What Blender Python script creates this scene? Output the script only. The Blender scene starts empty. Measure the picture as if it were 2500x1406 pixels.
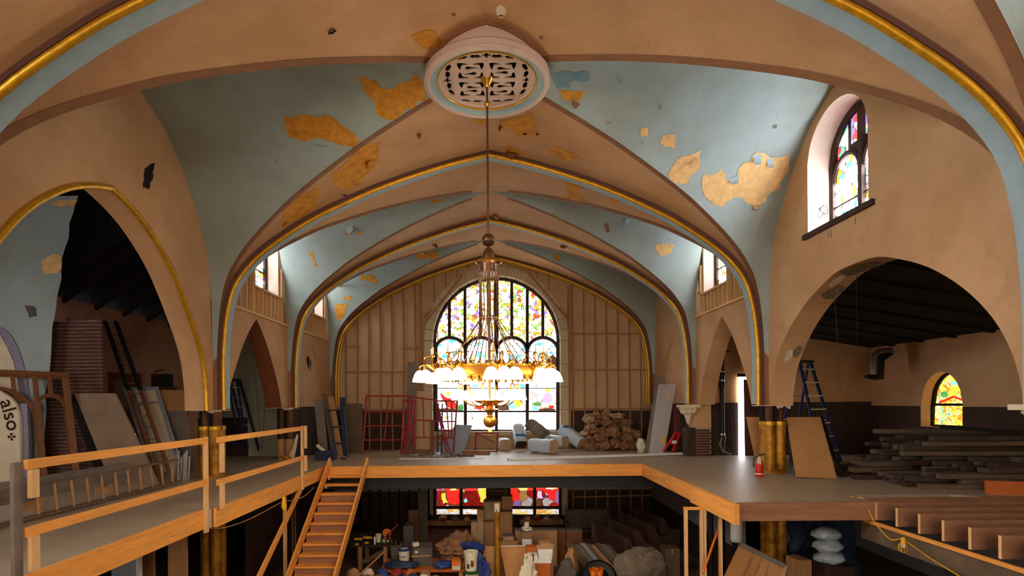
import bpy, bmesh, math, random
import numpy as np
from mathutils import Vector, Matrix, noise
from mathutils.geometry import delaunay_2d_cdt

C = bpy.context.scene.collection
sc = bpy.context.scene
PI = math.pi
random.seed(7)

# ------------------------------------------------------------------ camera, light, exposure
FPX, VX, VY, ROLL = 1330.0, 1208.0, 980.0, 0.0087
CX, EYE = 0.08, 1.6
cam_d = bpy.data.cameras.new('camera'); cam = bpy.data.objects.new('camera', cam_d); C.objects.link(cam)
cam.location = (CX, 0, EYE); cam.rotation_euler = (PI/2, ROLL, 0)
cam_d.sensor_width = 36; cam_d.lens = FPX/2500*36
cam_d.shift_x = (1250-VX)/2500; cam_d.shift_y = (VY-703)/2500
cam_d.clip_start = .05; cam_d.clip_end = 200
sc.camera = cam
sc.view_settings.view_transform = 'Standard'; sc.view_settings.look = 'None'
sc.view_settings.gamma = 1; sc.view_settings.use_curve_mapping = False
sc.view_settings.exposure = 0.17
cy_ = sc.cycles; cy_.max_bounces = 4; cy_.diffuse_bounces = 4; cy_.glossy_bounces = 2; cy_.transmission_bounces = 1; cy_.transparent_max_bounces = 2
cy_.caustics_reflective = False; cy_.caustics_refractive = False; cy_.use_adaptive_sampling = True; cy_.adaptive_threshold = .1; cy_.adaptive_min_samples = 16; cy_.sample_clamp_indirect = 6
wd = bpy.data.worlds.new('sky'); sc.world = wd; wd.use_nodes = True
wd.node_tree.nodes['Background'].inputs[0].default_value = (.75, .85, 1, 1)
wd.node_tree.nodes['Background'].inputs[1].default_value = 1.2
# strengths of the daylight in the windows and of the lamps
END_GLASS, SIDE_GLASS, REAR_GLASS, LAMP = 3.0, 16.0, 7.5, 6.0
for nm_, loc_, aim_, e_ in (('added_spot_left_bay', (-6.35, 13.7, 5.9), (5.2, 14.2, 5.9), 2600), ('added_spot_right_bay', (6.35, 13.7, 5.9), (-5.2, 14.0, 5.9), 1300)):  # hidden spots, added to stand for window daylight on the opposite webs
    l_ = bpy.data.lights.new(nm_, 'SPOT'); l_.energy = e_; l_.color = (.82, .91, 1); l_.shadow_soft_size = .12; l_.spot_size = .9; l_.spot_blend = .6
    o_ = bpy.data.objects.new(nm_, l_); C.objects.link(o_); o_.location = loc_
    o_.rotation_euler = (Vector(aim_)-Vector(loc_)).to_track_quat('-Z', 'Y').to_euler()

# ------------------------------------------------------------------ helpers
def S(r, g, b):
    f = lambda c: ((c/255+.055)/1.055)**2.4 if c > 10 else c/255/12.92
    return (f(r), f(g), f(b), 1)

def at(px, py, d):
    u, v = px-VX, py-VY
    a, b = u*math.cos(ROLL)-v*math.sin(ROLL), u*math.sin(ROLL)+v*math.cos(ROLL)
    return Vector((CX+a/FPX*d, d, EYE-b/FPX*d))

def atx(px, py, x):
    """the point of the pixel's ray on the plane x = const"""
    p = at(px, py, 1.0); d = (x-CX)/(p.x-CX)
    return at(px, py, d)

STAGE_Y = 13.6
def zdeck(y): return -.024*max(0, y-STAGE_Y)
def deck(px, py):
    d = 10.
    for _ in range(30):
        p = at(px, py, 1.0); d = (EYE-zdeck(d))/(EYE-p.z)
    return at(px, py, d)
LOW = -3.0
def low(px, py, h=0):
    p = at(px, py, 1.0); return at(px, py, (EYE-LOW-h)/(EYE-p.z))

def mat(name, rgb, rough=.75, metal=0., var=.18, scale=4., bump=.15, stretch=None, kind='noise', rgb2=None, emis=0., spec=.3):
    m = bpy.data.materials.new(name); m.use_nodes = True
    nt = m.node_tree; N = nt.nodes; L = nt.links; b = N['Principled BSDF']
    b.inputs['Roughness'].default_value = rough; b.inputs['Metallic'].default_value = metal
    b.inputs['Specular IOR Level'].default_value = spec
    if emis:
        b.inputs['Emission Color'].default_value = rgb; b.inputs['Emission Strength'].default_value = emis
    tc = N.new('ShaderNodeTexCoord'); mp = N.new('ShaderNodeMapping'); L.new(tc.outputs['Object'], mp.inputs[0])
    if stretch: mp.inputs['Scale'].default_value = stretch
    no = N.new('ShaderNodeTexNoise'); no.inputs['Scale'].default_value = scale; no.inputs['Detail'].default_value = 6
    no.inputs['Roughness'].default_value = .65
    L.new(mp.outputs[0], no.inputs['Vector'])
    cr = N.new('ShaderNodeValToRGB'); L.new(no.outputs['Fac'], cr.inputs[0])
    lo = tuple(c*(1-var) for c in rgb[:3])+(1,); hi = tuple(min(1, c*(1+var)) for c in rgb[:3])+(1,)
    cr.color_ramp.elements[0].position = .3; cr.color_ramp.elements[1].position = .7
    cr.color_ramp.elements[0].color = rgb2 or lo; cr.color_ramp.elements[1].color = hi
    out = cr.outputs[0]
    if kind == 'wood':
        vo = N.new('ShaderNodeTexVoronoi'); vo.inputs['Scale'].default_value = scale*.9
        L.new(mp.outputs[0], vo.inputs['Vector'])
        r2 = N.new('ShaderNodeValToRGB'); r2.color_ramp.elements[0].position = .03; r2.color_ramp.elements[1].position = .09
        r2.color_ramp.elements[0].color = (.25, .16, .1, 1); r2.color_ramp.elements[1].color = (1, 1, 1, 1)
        L.new(vo.outputs['Distance'], r2.inputs[0])
        mx = N.new('ShaderNodeMix'); mx.data_type = 'RGBA'; mx.blend_type = 'MULTIPLY'; mx.inputs[0].default_value = .8
        L.new(out, mx.inputs[6]); L.new(r2.outputs[0], mx.inputs[7]); out = mx.outputs[2]
    if kind == 'plaster':   # large soft stains and hairline cracks
        n2 = N.new('ShaderNodeTexNoise'); n2.inputs['Scale'].default_value = .7; n2.inputs['Detail'].default_value = 4
        L.new(mp.outputs[0], n2.inputs['Vector'])
        r2 = N.new('ShaderNodeValToRGB'); r2.color_ramp.elements[0].position = .3; r2.color_ramp.elements[1].position = .65
        r2.color_ramp.elements[0].color = (.80, .74, .66, 1); r2.color_ramp.elements[1].color = (1, 1, 1, 1)
        L.new(n2.outputs['Fac'], r2.inputs[0])
        mx = N.new('ShaderNodeMix'); mx.data_type = 'RGBA'; mx.blend_type = 'MULTIPLY'; mx.inputs[0].default_value = 1
        L.new(out, mx.inputs[6]); L.new(r2.outputs[0], mx.inputs[7]); out = mx.outputs[2]
        vo = N.new('ShaderNodeTexVoronoi'); vo.feature = 'DISTANCE_TO_EDGE'; vo.inputs['Scale'].default_value = .55
        n3 = N.new('ShaderNodeTexNoise'); n3.inputs['Scale'].default_value = 2.5; n3.inputs['Detail'].default_value = 5
        L.new(mp.outputs[0], n3.inputs['Vector'])
        ad = N.new('ShaderNodeMix'); ad.data_type = 'RGBA'; ad.blend_type = 'ADD'; ad.inputs[0].default_value = .6
        L.new(mp.outputs[0], ad.inputs[6]); L.new(n3.outputs['Color'], ad.inputs[7]); L.new(ad.outputs[2], vo.inputs['Vector'])
        r3 = N.new('ShaderNodeValToRGB'); r3.color_ramp.elements[0].position = .001; r3.color_ramp.elements[1].position = .006
        r3.color_ramp.elements[0].color = (.62, .5, .4, 1); r3.color_ramp.elements[1].color = (1, 1, 1, 1)
        L.new(vo.outputs['Distance'], r3.inputs[0])
        m2 = N.new('ShaderNodeMix'); m2.data_type = 'RGBA'; m2.blend_type = 'MULTIPLY'; m2.inputs[0].default_value = .22
        L.new(out, m2.inputs[6]); L.new(r3.outputs[0], m2.inputs[7]); out = m2.outputs[2]
    if kind == 'brick':
        br = N.new('ShaderNodeTexBrick'); br.inputs['Scale'].default_value = 1
        br.inputs['Brick Width'].default_value = .21; br.inputs['Row Height'].default_value = .075; br.inputs['Mortar Size'].default_value = .008
        br.inputs['Color1'].default_value = rgb; br.inputs['Color2'].default_value = lo; br.inputs['Mortar'].default_value = rgb2 or (.3, .26, .22, 1)
        L.new(mp.outputs[0], br.inputs['Vector']); out = br.outputs['Color']
        mp.inputs['Rotation'].default_value = stretch and (0, 0, 0) or (PI/2, 0, 0)
    L.new(out, b.inputs['Base Color'])
    if emis: L.new(out, b.inputs['Emission Color'])
    if bump:
        bp = N.new('ShaderNodeBump'); bp.inputs['Strength'].default_value = bump; bp.inputs['Distance'].default_value = .02
        L.new(no.outputs['Fac'], bp.inputs['Height']); L.new(bp.outputs[0], b.inputs['Normal'])
    return m

def glass(name, cols, scale, strength, lead=.035, stretch=(1, 1, 1)):
    """lit stained glass: leaded cells in the given (position, colour) ramp"""
    m = bpy.data.materials.new(name); m.use_nodes = True
    nt = m.node_tree; N = nt.nodes; L = nt.links; b = N['Principled BSDF']
    tc = N.new('ShaderNodeTexCoord'); mp = N.new('ShaderNodeMapping'); mp.inputs['Scale'].default_value = stretch
    L.new(tc.outputs['Object'], mp.inputs[0])
    nz = N.new('ShaderNodeTexNoise'); nz.inputs['Scale'].default_value = scale*.6; L.new(mp.outputs[0], nz.inputs['Vector'])
    ad = N.new('ShaderNodeMix'); ad.data_type = 'RGBA'; ad.blend_type = 'ADD'; ad.inputs[0].default_value = .35
    L.new(mp.outputs[0], ad.inputs[6]); L.new(nz.outputs['Color'], ad.inputs[7])
    vo = N.new('ShaderNodeTexVoronoi'); vo.inputs['Scale'].default_value = scale; L.new(ad.outputs[2], vo.inputs['Vector'])
    ve = N.new('ShaderNodeTexVoronoi'); ve.feature = 'DISTANCE_TO_EDGE'; ve.inputs['Scale'].default_value = scale; L.new(ad.outputs[2], ve.inputs['Vector'])
    sp = N.new('ShaderNodeSeparateColor'); L.new(vo.outputs['Color'], sp.inputs[0])
    cr = N.new('ShaderNodeValToRGB'); cr.color_ramp.interpolation = 'CONSTANT'
    while len(cr.color_ramp.elements) < len(cols): cr.color_ramp.elements.new(.5)
    for e, (p, c) in zip(cr.color_ramp.elements, cols): e.position = p; e.color = tuple(c)+(1,)
    L.new(sp.outputs[0], cr.inputs[0])
    r = N.new('ShaderNodeValToRGB'); r.color_ramp.elements[0].position = lead*.6; r.color_ramp.elements[1].position = lead
    r.color_ramp.elements[0].color = (.03, .02, .02, 1); L.new(ve.outputs['Distance'], r.inputs[0])
    mx = N.new('ShaderNodeMix'); mx.data_type = 'RGBA'; mx.blend_type = 'MULTIPLY'; mx.inputs[0].default_value = 1
    L.new(cr.outputs[0], mx.inputs[6]); L.new(r.outputs[0], mx.inputs[7])
    b.inputs['Base Color'].default_value = (.05, .05, .05, 1); b.inputs['Roughness'].default_value = .2
    L.new(mx.outputs[2], b.inputs['Emission Color']); b.inputs['Emission Strength'].default_value = strength
    return m

class MB:
    def __init__(s): s.v = []; s.f = []; s.smooth = False
    def add(s, vs, fs):
        n = len(s.v); s.v += [tuple(v) for v in vs]; s.f += [tuple(i+n for i in f) for f in fs]; return s
    def hexa(s, p):      # 8 points: bottom 4, top 4
        return s.add(p, [(0, 3, 2, 1), (4, 5, 6, 7), (0, 1, 5, 4), (1, 2, 6, 5), (2, 3, 7, 6), (3, 0, 4, 7)])
    def box(s, x0, x1, y0, y1, z0, z1):
        return s.hexa([(x0, y0, z0), (x1, y0, z0), (x1, y1, z0), (x0, y1, z0), (x0, y0, z1), (x1, y0, z1), (x1, y1, z1), (x0, y1, z1)])
    def cbox(s, c, size, R=None):
        a, b, d = [k/2 for k in size]; R = R or Matrix.Identity(3); c = Vector(c)
        P = [(-a, -b, -d), (a, -b, -d), (a, b, -d), (-a, b, -d), (-a, -b, d), (a, -b, d), (a, b, d), (-a, b, d)]
        return s.hexa([c+R@Vector(p) for p in P])
    def bar(s, p, q, w, h, up=(0, 0, 1), roll=0):      # board from p to q: w across, h along up
        p, q = Vector(p), Vector(q); d = (q-p).normalized(); up = Vector(up)
        if abs(d.dot(up)) > .98: up = Vector((0, 1, 0))
        r = d.cross(up).normalized(); u = r.cross(d).normalized()
        if roll:
            M = Matrix.Rotation(roll, 3, d); r = M@r; u = M@u
        r *= w/2; u *= h/2
        return s.hexa([p-r-u, p+r-u, q+r-u, q-r-u, p-r+u, p+r+u, q+r+u, q-r+u])
    def slab(s, pts, t, n=None):      # polygon of any count of corners, thickened by t
        pts = [Vector(p) for p in pts]
        if n is None:
            n = (pts[1]-pts[0]).cross(pts[-1]-pts[0]).normalized()
            if n.y < 0: n = -n
        n = Vector(n).normalized()*t; k = len(pts)
        return s.add(pts+[p+n for p in pts], [tuple(range(k)), tuple(range(2*k-1, k-1, -1))]+[(i, i+k, (i+1) % k+k, (i+1) % k) for i in range(k)])
    def tube(s, pts, r, seg=8, closed=False, caps=True):
        pts = [Vector(p) for p in pts]; n = len(pts); R = r if isinstance(r, (list, tuple)) else [r]*n
        base = len(s.v); ref = None
        for i, p in enumerate(pts):
            a = pts[(i-1) % n] if (closed or i) else p; b = pts[(i+1) % n] if (closed or i < n-1) else p
            t = (b-a).normalized() if (b-a).length > 1e-9 else Vector((0, 0, 1))
            if ref is None: ref = Vector((0, 0, 1)) if abs(t.z) < .9 else Vector((0, 1, 0))
            x = t.cross(ref)
            if x.length < 1e-4: ref = Vector((1, 0, 0)); x = t.cross(ref)
            x.normalize(); y = x.cross(t).normalized(); ref = y
            for k in range(seg):
                an = 2*PI*k/seg; s.v.append(tuple(p+(x*math.cos(an)+y*math.sin(an))*R[i]))
        m = n if closed else n-1
        for i in range(m):
            for k in range(seg):
                j = (i+1) % n
                s.f.append((base+i*seg+k, base+i*seg+(k+1) % seg, base+j*seg+(k+1) % seg, base+j*seg+k))
        if caps and not closed:
            s.f.append(tuple(base+k for k in range(seg))[::-1]); s.f.append(tuple(base+(n-1)*seg+k for k in range(seg)))
        s.smooth = True; return s
    def lathe(s, prof, c=(0, 0, 0), seg=20, R=None, cap=True):      # prof: (radius, z)
        base = len(s.v); c = Vector(c); R = R or Matrix.Identity(3)
        for r, z in prof:
            for k in range(seg):
                a = 2*PI*k/seg; s.v.append(tuple(c+R@Vector((r*math.cos(a), r*math.sin(a), z))))
        for i in range(len(prof)-1):
            for k in range(seg):
                s.f.append((base+i*seg+k, base+i*seg+(k+1) % seg, base+(i+1)*seg+(k+1) % seg, base+(i+1)*seg+k))
        if cap and prof[0][0] > 1e-4: s.f.append(tuple(base+k for k in range(seg))[::-1])
        if cap and prof[-1][0] > 1e-4: s.f.append(tuple(base+(len(prof)-1)*seg+k for k in range(seg)))
        s.smooth = True; return s
    def grid(s, rows):      # rows of points
        n = len(rows[0]); base = len(s.v)
        for r in rows: s.v += [tuple(p) for p in r]
        for i in range(len(rows)-1):
            for j in range(n-1): s.f.append((base+i*n+j, base+i*n+j+1, base+(i+1)*n+j+1, base+(i+1)*n+j))
        return s
    def build(s, name, m, parent=None, local=False):
        me = bpy.data.meshes.new(name); me.from_pydata(s.v, [], s.f); me.update()
        me.materials.append(m)
        if s.smooth:
            me.polygons.foreach_set('use_smooth', [True]*len(me.polygons))
            try: me.set_sharp_from_angle(angle=math.radians(40))
            except Exception: pass
        o = bpy.data.objects.new(name, me); C.objects.link(o)
        if parent is not None: put(o, parent, local)
        return o

def world_loc(o):
    l = Vector(o.location)
    return l+world_loc(o.parent) if o.parent and not o.get('_l') else l
def put(o, parent, local=False):
    o.parent = parent
    if not local: o.matrix_parent_inverse = Matrix.Translation(-Vector(parent.location)) if parent.parent is None else Matrix.Identity(4)
    return o
def tag(o, label, cat, group=None):
    o['label'] = label; o['category'] = cat
    if group: o['group'] = group
    return o
def thing(name, label, cat, loc=(0, 0, 0), group=None):
    o = bpy.data.objects.new(name, None); C.objects.link(o); o.location = loc; o.empty_display_size = .1
    return tag(o, label, cat, group)
def struct(o, label=None):
    o['kind'] = 'structure'
    if label: o['label'] = label
    return o
def sroot(name, label=None):
    o = bpy.data.objects.new(name, None); C.objects.link(o); o.empty_display_size = .1
    return struct(o, label)
def dup(root, loc, rotz=0, label=None, scale=None):
    r = root.copy(); C.objects.link(r); r.location = loc; r.rotation_euler = (0, 0, rotz)
    if label: r['label'] = label
    if scale: r.scale = scale
    for ch in list(root.children):
        c = ch.copy(); C.objects.link(c); c.parent = r
        for g in ch.children:
            d = g.copy(); C.objects.link(d); d.parent = c
    return r
def one(name, mb, m, label, cat, group=None, parts=()):      # a thing of one mesh (world coordinates), with child parts
    c = Vector(mb.v[0]); zs = min(v[2] for v in mb.v)
    cx = sum(v[0] for v in mb.v)/len(mb.v); cy = sum(v[1] for v in mb.v)/len(mb.v); o3 = Vector((cx, cy, zs))
    mb.v = [tuple(Vector(v)-o3) for v in mb.v]
    o = mb.build(name, m); o.location = o3; tag(o, label, cat, group)
    for nm, pm, mm in parts: put(pm.build(nm, mm), o)
    return o
def noisy(p, a, f, seed=0):
    return noise.noise_vector(Vector(p)*f+Vector((seed*7.3, seed*3.1, seed)))*a
def lump(c, size, seed=0, amp=.25, freq=1.6, sub=3, folds=.0, flat=True, R=None):
    """crumpled body: a subdivided sphere pushed about by noise, its foot flattened on c.z"""
    bm = bmesh.new(); bmesh.ops.create_icosphere(bm, subdivisions=sub, radius=1)
    m = MB(); c = Vector(c); R = R or Matrix.Identity(3)
    for v in bm.verts:
        p = v.co.copy(); n = p.normalized()
        k = 1+amp*noise.noise(p*freq+Vector((seed*5.1, seed, 0)))
        if folds: k += folds*(abs(noise.noise(p*freq*2.6+Vector((seed, 9, seed))))-.2)
        q = n*k; q = Vector((q.x*size[0]/2, q.y*size[1]/2, q.z*size[2]/2)); q = R@q
        if flat: q.z = max(q.z, -size[2]*.42)+size[2]*.42
        m.v.append(tuple(c+q))
    bm.verts.index_update()
    m.f = [tuple(v.index for v in f.verts) for f in bm.faces]; bm.free(); m.smooth = True
    return m

# ------------------------------------------------------------------ materials
M = {}
M['tan'] = mat('tan_plaster', S(206, 161, 117), .85, var=.07, scale=3, bump=.12, kind='plaster')
M['blue'] = mat('blue_plaster', S(162, 175, 172), .8, var=.06, scale=3, bump=.18, kind='plaster')
M['paleblue'] = mat('pale_blue_paint', S(158, 178, 182), .75, var=.08, scale=5, bump=.08)
M['brown'] = mat('brown_paint', S(142, 98, 66), .8, var=.12, scale=6, bump=.08)
M['gold'] = mat('gold_paint', S(205, 150, 20), .38, metal=.55, var=.25, scale=9, bump=.15, spec=.6)
M['ochre'] = mat('ochre_undercoat', S(205, 140, 50), .9, var=.3, scale=7, bump=.3)
M['paleochre'] = mat('pale_ochre_undercoat', S(225, 180, 120), .9, var=.2, scale=7, bump=.3)
M['darkhole'] = mat('dark_lath', S(30, 22, 18), .95)
M['pink'] = mat('pink_plaster', S(178, 132, 110), .9, var=.12, scale=2.2, bump=.15, kind='plaster')
M['greenwhite'] = mat('pale_green_plaster', S(190, 195, 170), .9, var=.12, scale=2, bump=.15, kind='plaster')
M['brick'] = mat('brick_red', S(86, 52, 44), .9, var=.35, scale=9, bump=.4)
M['mortar'] = mat('mortar', S(168, 146, 132), .95, var=.2, scale=20)
M['brickwall'] = mat('dark_brick', S(62, 42, 36), .9, kind='brick', rgb2=S(92, 76, 66), var=.4)
M['brickwall_s'] = mat('dark_brick_side', S(62, 42, 36), .9, kind='brick', rgb2=S(92, 76, 66), var=.4, stretch=(1, 1, 1))
M['pine'] = mat('new_pine', S(232, 156, 72), .65, var=.16, scale=1.6, stretch=(9, 1, 9), bump=.06, kind='wood')
M['pinex'] = mat('new_pine_across', S(232, 156, 72), .65, var=.16, scale=1.6, stretch=(1, 9, 9), bump=.06, kind='wood')
M['pinez'] = mat('new_pine_upright', S(226, 178, 122), .65, var=.14, scale=1.6, stretch=(9, 9, 1), bump=.06, kind='wood')
M['oldpine'] = mat('old_pine', S(176, 130, 88), .75, var=.2, scale=2, stretch=(9, 9, 1), bump=.08)
M['plyfloor'] = mat('plywood_floor', S(172, 150, 124), .42, var=.14, scale=1.3, stretch=(1, 3, 1), bump=.04, spec=.6)
M['boardwall'] = mat('sheathing_board', S(196, 160, 122), .85, var=.1, scale=2, bump=.06)
M['studtan'] = mat('stud_tan', S(164, 116, 74), .8, var=.12, scale=3, stretch=(6, 6, 1))
M['darkwood'] = mat('dark_wood', S(62, 42, 32), .7, var=.3, scale=4, bump=.2)
M['blackwood'] = mat('black_roof_wood', S(26, 20, 17), .9, var=.4, scale=5, bump=.2)
M['roofboard'] = mat('roof_board', S(34, 26, 22), .9, var=.4, scale=5, bump=.2)
M['greywood'] = mat('grey_weathered_wood', S(120, 108, 98), .85, var=.25, scale=3, bump=.2)
M['brownwood'] = mat('brown_wood', S(120, 74, 40), .55, var=.25, scale=4, stretch=(5, 5, 1), bump=.1)
M['plank'] = mat('weathered_plank', S(104, 84, 66), .8, var=.3, scale=3, bump=.2)
M['stone'] = mat('limestone', S(200, 180, 150), .85, var=.12, scale=5, bump=.2)
M['cream'] = mat('cream_plaster', S(218, 200, 170), .85, var=.1, scale=4, bump=.1)
M['rose'] = mat('rose_plaster', S(205, 178, 160), .8, var=.06, scale=5)
M['black'] = mat('black_iron', S(14, 14, 15), .5, var=.2, spec=.4)
M['bluefib'] = mat('blue_fibreglass', S(26, 44, 92), .45, var=.15, spec=.5)
M['steelblue'] = mat('dark_blue_steel', S(52, 60, 84), .5, var=.15, metal=.3)
M['alu'] = mat('aluminium', S(196, 190, 190), .4, var=.1, metal=.5)
M['white'] = mat('white_paint', S(225, 225, 222), .6, var=.05)
M['red'] = mat('red_enamel', S(150, 40, 36), .5, var=.2)
M['brightred'] = mat('bright_red', S(200, 36, 24), .4, var=.1)
M['paper'] = mat('brown_kraft_paper', S(150, 108, 76), .85, var=.3, scale=5, bump=.4)
M['cardboard'] = mat('cardboard', S(176, 130, 88), .85, var=.12, scale=4)
M['kraft'] = mat('kraft_sheet', S(190, 136, 84), .8, var=.1, scale=3)
M['plastic'] = mat('pale_plastic_wrap', S(190, 205, 218), .3, var=.12, scale=6, bump=.3, spec=.6)
M['printblue'] = mat('blue_print', S(50, 110, 180), .4, var=.1)
M['insul'] = mat('kraft_insulation', S(186, 156, 122), .9, var=.15, scale=8, bump=.3)
M['greycloth'] = mat('grey_canvas', S(112, 98, 84), .95, var=.3, scale=4, bump=.5)
M['brass'] = mat('brass', S(190, 130, 50), .28, metal=.9, var=.2, scale=6, bump=.03)
M['bronze'] = mat('dark_bronze', S(110, 74, 46), .35, metal=.7, var=.3, scale=5, bump=.03)
M['shade'] = mat('lit_glass_shade', (1, .93, .8, 1), .4, var=.02, emis=LAMP, bump=0)
M['candle'] = mat('ivory_tube', S(235, 215, 180), .5, var=.05)
M['yellow'] = mat('yellow_plastic', S(235, 175, 20), .5, var=.1)
M['orange'] = mat('orange_paint', S(220, 110, 20), .5, var=.1)
M['orangewood'] = mat('orange_wood', S(188, 96, 36), .6, var=.15, scale=3, stretch=(1, 6, 6))
M['greyboard'] = mat('grey_blue_board', S(150, 158, 172), .7, var=.06)
M['tarp'] = mat('blue_tarp', S(44, 66, 132), .55, var=.2, scale=5, bump=.4)
M['darktarp'] = mat('dark_blue_tarp', S(34, 48, 74), .55, var=.3, scale=4, bump=.4)
M['browncloth'] = mat('brown_cloth', S(130, 92, 64), .95, var=.35, scale=4, bump=.5)
M['sack'] = mat('white_sack', S(216, 206, 180), .9, var=.1, scale=5, bump=.4)
M['concrete'] = mat('dusty_floor', S(104, 84, 66), .9, var=.25, scale=2, bump=.1)
M['wallgrey'] = mat('dim_grey_plaster', S(150, 145, 148), .9, var=.1, scale=2)
M['goldcol'] = mat('worn_gold_column', S(176, 122, 30), .45, metal=.35, var=.4, scale=5, bump=.25, rgb2=S(108, 66, 22))
M['rust'] = mat('rusty_iron', S(92, 58, 36), .8, var=.5, scale=8, bump=.3)
M['knob'] = mat('chrome', S(210, 210, 210), .2, metal=1, var=.02)
M['ink'] = mat('dark_brown_lettering', S(60, 32, 24), .9, var=.1)
M['bucket'] = mat('white_bucket', S(222, 212, 188), .5, var=.06)
M['blueplastic'] = mat('blue_plastic', S(46, 62, 120), .5, var=.1)
M['greyplastic'] = mat('grey_felt', S(90, 82, 74), .9, var=.2)
M['green'] = mat('green_paint', S(40, 90, 40), .6, var=.1)
M['lav'] = mat('lavender_plaster', S(140, 132, 150), .8, var=.08)
M['silver'] = mat('galvanised_duct', S(150, 148, 145), .35, metal=.7, var=.15)
M['doorred'] = mat('maroon_door', S(92, 38, 34), .6, var=.15)
M['daylight'] = mat('daylight_gap', (1, 1, 1, 1), .8, var=.0, emis=6, bump=0)
W_ = (.95, .97, 1.0)
M['g_top'] = glass('glass_foliage', [(0, W_), (.30, (1, .55, .07)), (.46, (.55, .2, .01)), (.52, W_), (.66, (.16, .32, .05)), (.74, (.95, .8, .4)), (.84, W_), (.92, (.22, .12, .6)), (.96, (.3, .05, .01))], 8, END_GLASS, .05)
M['g_head'] = glass('glass_sky', [(0, W_), (.6, (.8, .93, 1)), (.74, (.05, .33, .5)), (.86, W_), (.95, (.95, .85, .7))], 4, END_GLASS*1.2, .03, (1, 1, 2.2))
M['g_scene'] = glass('glass_scene', [(0, W_), (.5, (.85, .9, .8)), (.66, W_), (.78, (.9, .75, .35)), (.86, (.3, .5, .25)), (.93, (.5, .25, .2))], 5, END_GLASS)
M['g_base'] = glass('glass_pale', [(0, W_), (.85, (.95, .9, .95)), (.94, (.7, .6, .95))], 3, END_GLASS*1.3, .02)
M['g_red'] = mat('glass_red', (.85, .02, .015, 1), .3, var=.3, emis=1.0, bump=0)
M['g_yel'] = mat('glass_yellow', (1, .55, .05, 1), .3, var=.3, emis=1.3, bump=0)
M['g_grn'] = mat('glass_green', (.1, .4, .1, 1), .3, var=.4, emis=.9, bump=0)
M['g_blu'] = mat('glass_turquoise', (.25, .75, .8, 1), .3, var=.3, emis=1.2, bump=0)
M['g_pur'] = mat('glass_lilac', (.6, .42, .9, 1), .3, var=.2, emis=1.2, bump=0)
M['g_brn'] = mat('glass_umber', (.12, .05, .03, 1), .3, var=.5, emis=.6, bump=0)
M['g_side'] = glass('glass_side_light', [(0, (.78, .88, 1)), (.42, (.025, .042, .046)), (.55, (.06, .026, .002)), (.68, (.78, .88, 1)), (.80, (.006, .036, .04)), (.90, (.04, .016, .05))], 7, 46, .045)
M['g_stud'] = glass('glass_lunette', [(0, (.78, .88, 1)), (.35, (.07, .11, .12)), (.48, (.16, .08, .005)), (.66, (.78, .88, 1)), (.8, (.02, .1, .11)), (.9, (.12, .05, .14))], 8, 20, .05)
M['g_side_top'] = glass('glass_side_tracery', [(0, (.8, .06, .05)), (.3, (.3, .2, .85)), (.55, (.9, .4, .25)), (.7, (.85, .9, .9)), (.85, (.15, .5, .3))], 7, 2.0, .03)
M['g_low'] = glass('glass_low', [(0, (.7, .03, .02)), (.3, (.9, .5, .15)), (.45, (.5, .05, .12)), (.6, (.95, .85, .8)), (.72, (.55, .3, .7)), (.85, (.3, .1, .03))], 2.6, 1.5, .02)
M['g_lowbar'] = glass('glass_low_border', [(0, W_), (.6, (1, .8, .3)), (.85, (1, .5, .1))], 5, 3, .02)
M['g_aisle'] = glass('glass_amber', [(0, (1, .55, .05)), (.35, (.95, .75, .2)), (.6, (.9, .25, .03)), (.75, (.4, .7, .35)), (.88, (.95, .9, .85))], 9, 1.6, .03)
M['g_rear'] = glass('glass_rear', [(0, (1, .86, .66)), (.7, (1, .8, .5)), (.85, (.9, .95, 1))], 2, REAR_GLASS, .02)
M['g_sunny'] = glass('glass_sunny_side', [(0, (.8, .9, 1)), (.7, (.85, .93, 1)), (.85, (1, .95, .85))], 3, SIDE_GLASS*5, .02)
M['plum'] = mat('plum_brown_paint', S(98, 66, 58), .7, var=.1)
M['torn'] = mat('torn_plaster', S(128, 112, 80), .9, var=.3, scale=8)
M['pewwood'] = mat('dark_pew_wood', S(78, 54, 45), .55, var=.3, scale=4)
M['dooroak'] = mat('faded_brown_door', S(134, 108, 84), .7, var=.18, scale=2, bump=.05)
M['oldlumber'] = mat('dark_old_lumber', S(74, 62, 52), .85, var=.4, scale=3, bump=.2)
M['g_aisle_added'] = glass('added_aisle_glow', [(0, (.85, .93, 1)), (.7, (1, .95, .85))], 3, 5.0, .02)  # glow of the unseen window added in the left aisle
M['g_far'] = glass('glass_clerestory', [(0, (.8, .9, 1)), (.7, (.85, .93, 1)), (.85, (1, .9, .7))], 3, SIDE_GLASS, .02)
for k_ in ('g_red', 'g_yel', 'g_grn', 'g_blu', 'g_pur', 'g_brn', 'g_low', 'g_lowbar', 'g_aisle', 'g_side_top', 'shade'): M[k_].cycles.emission_sampling = 'NONE'
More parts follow.
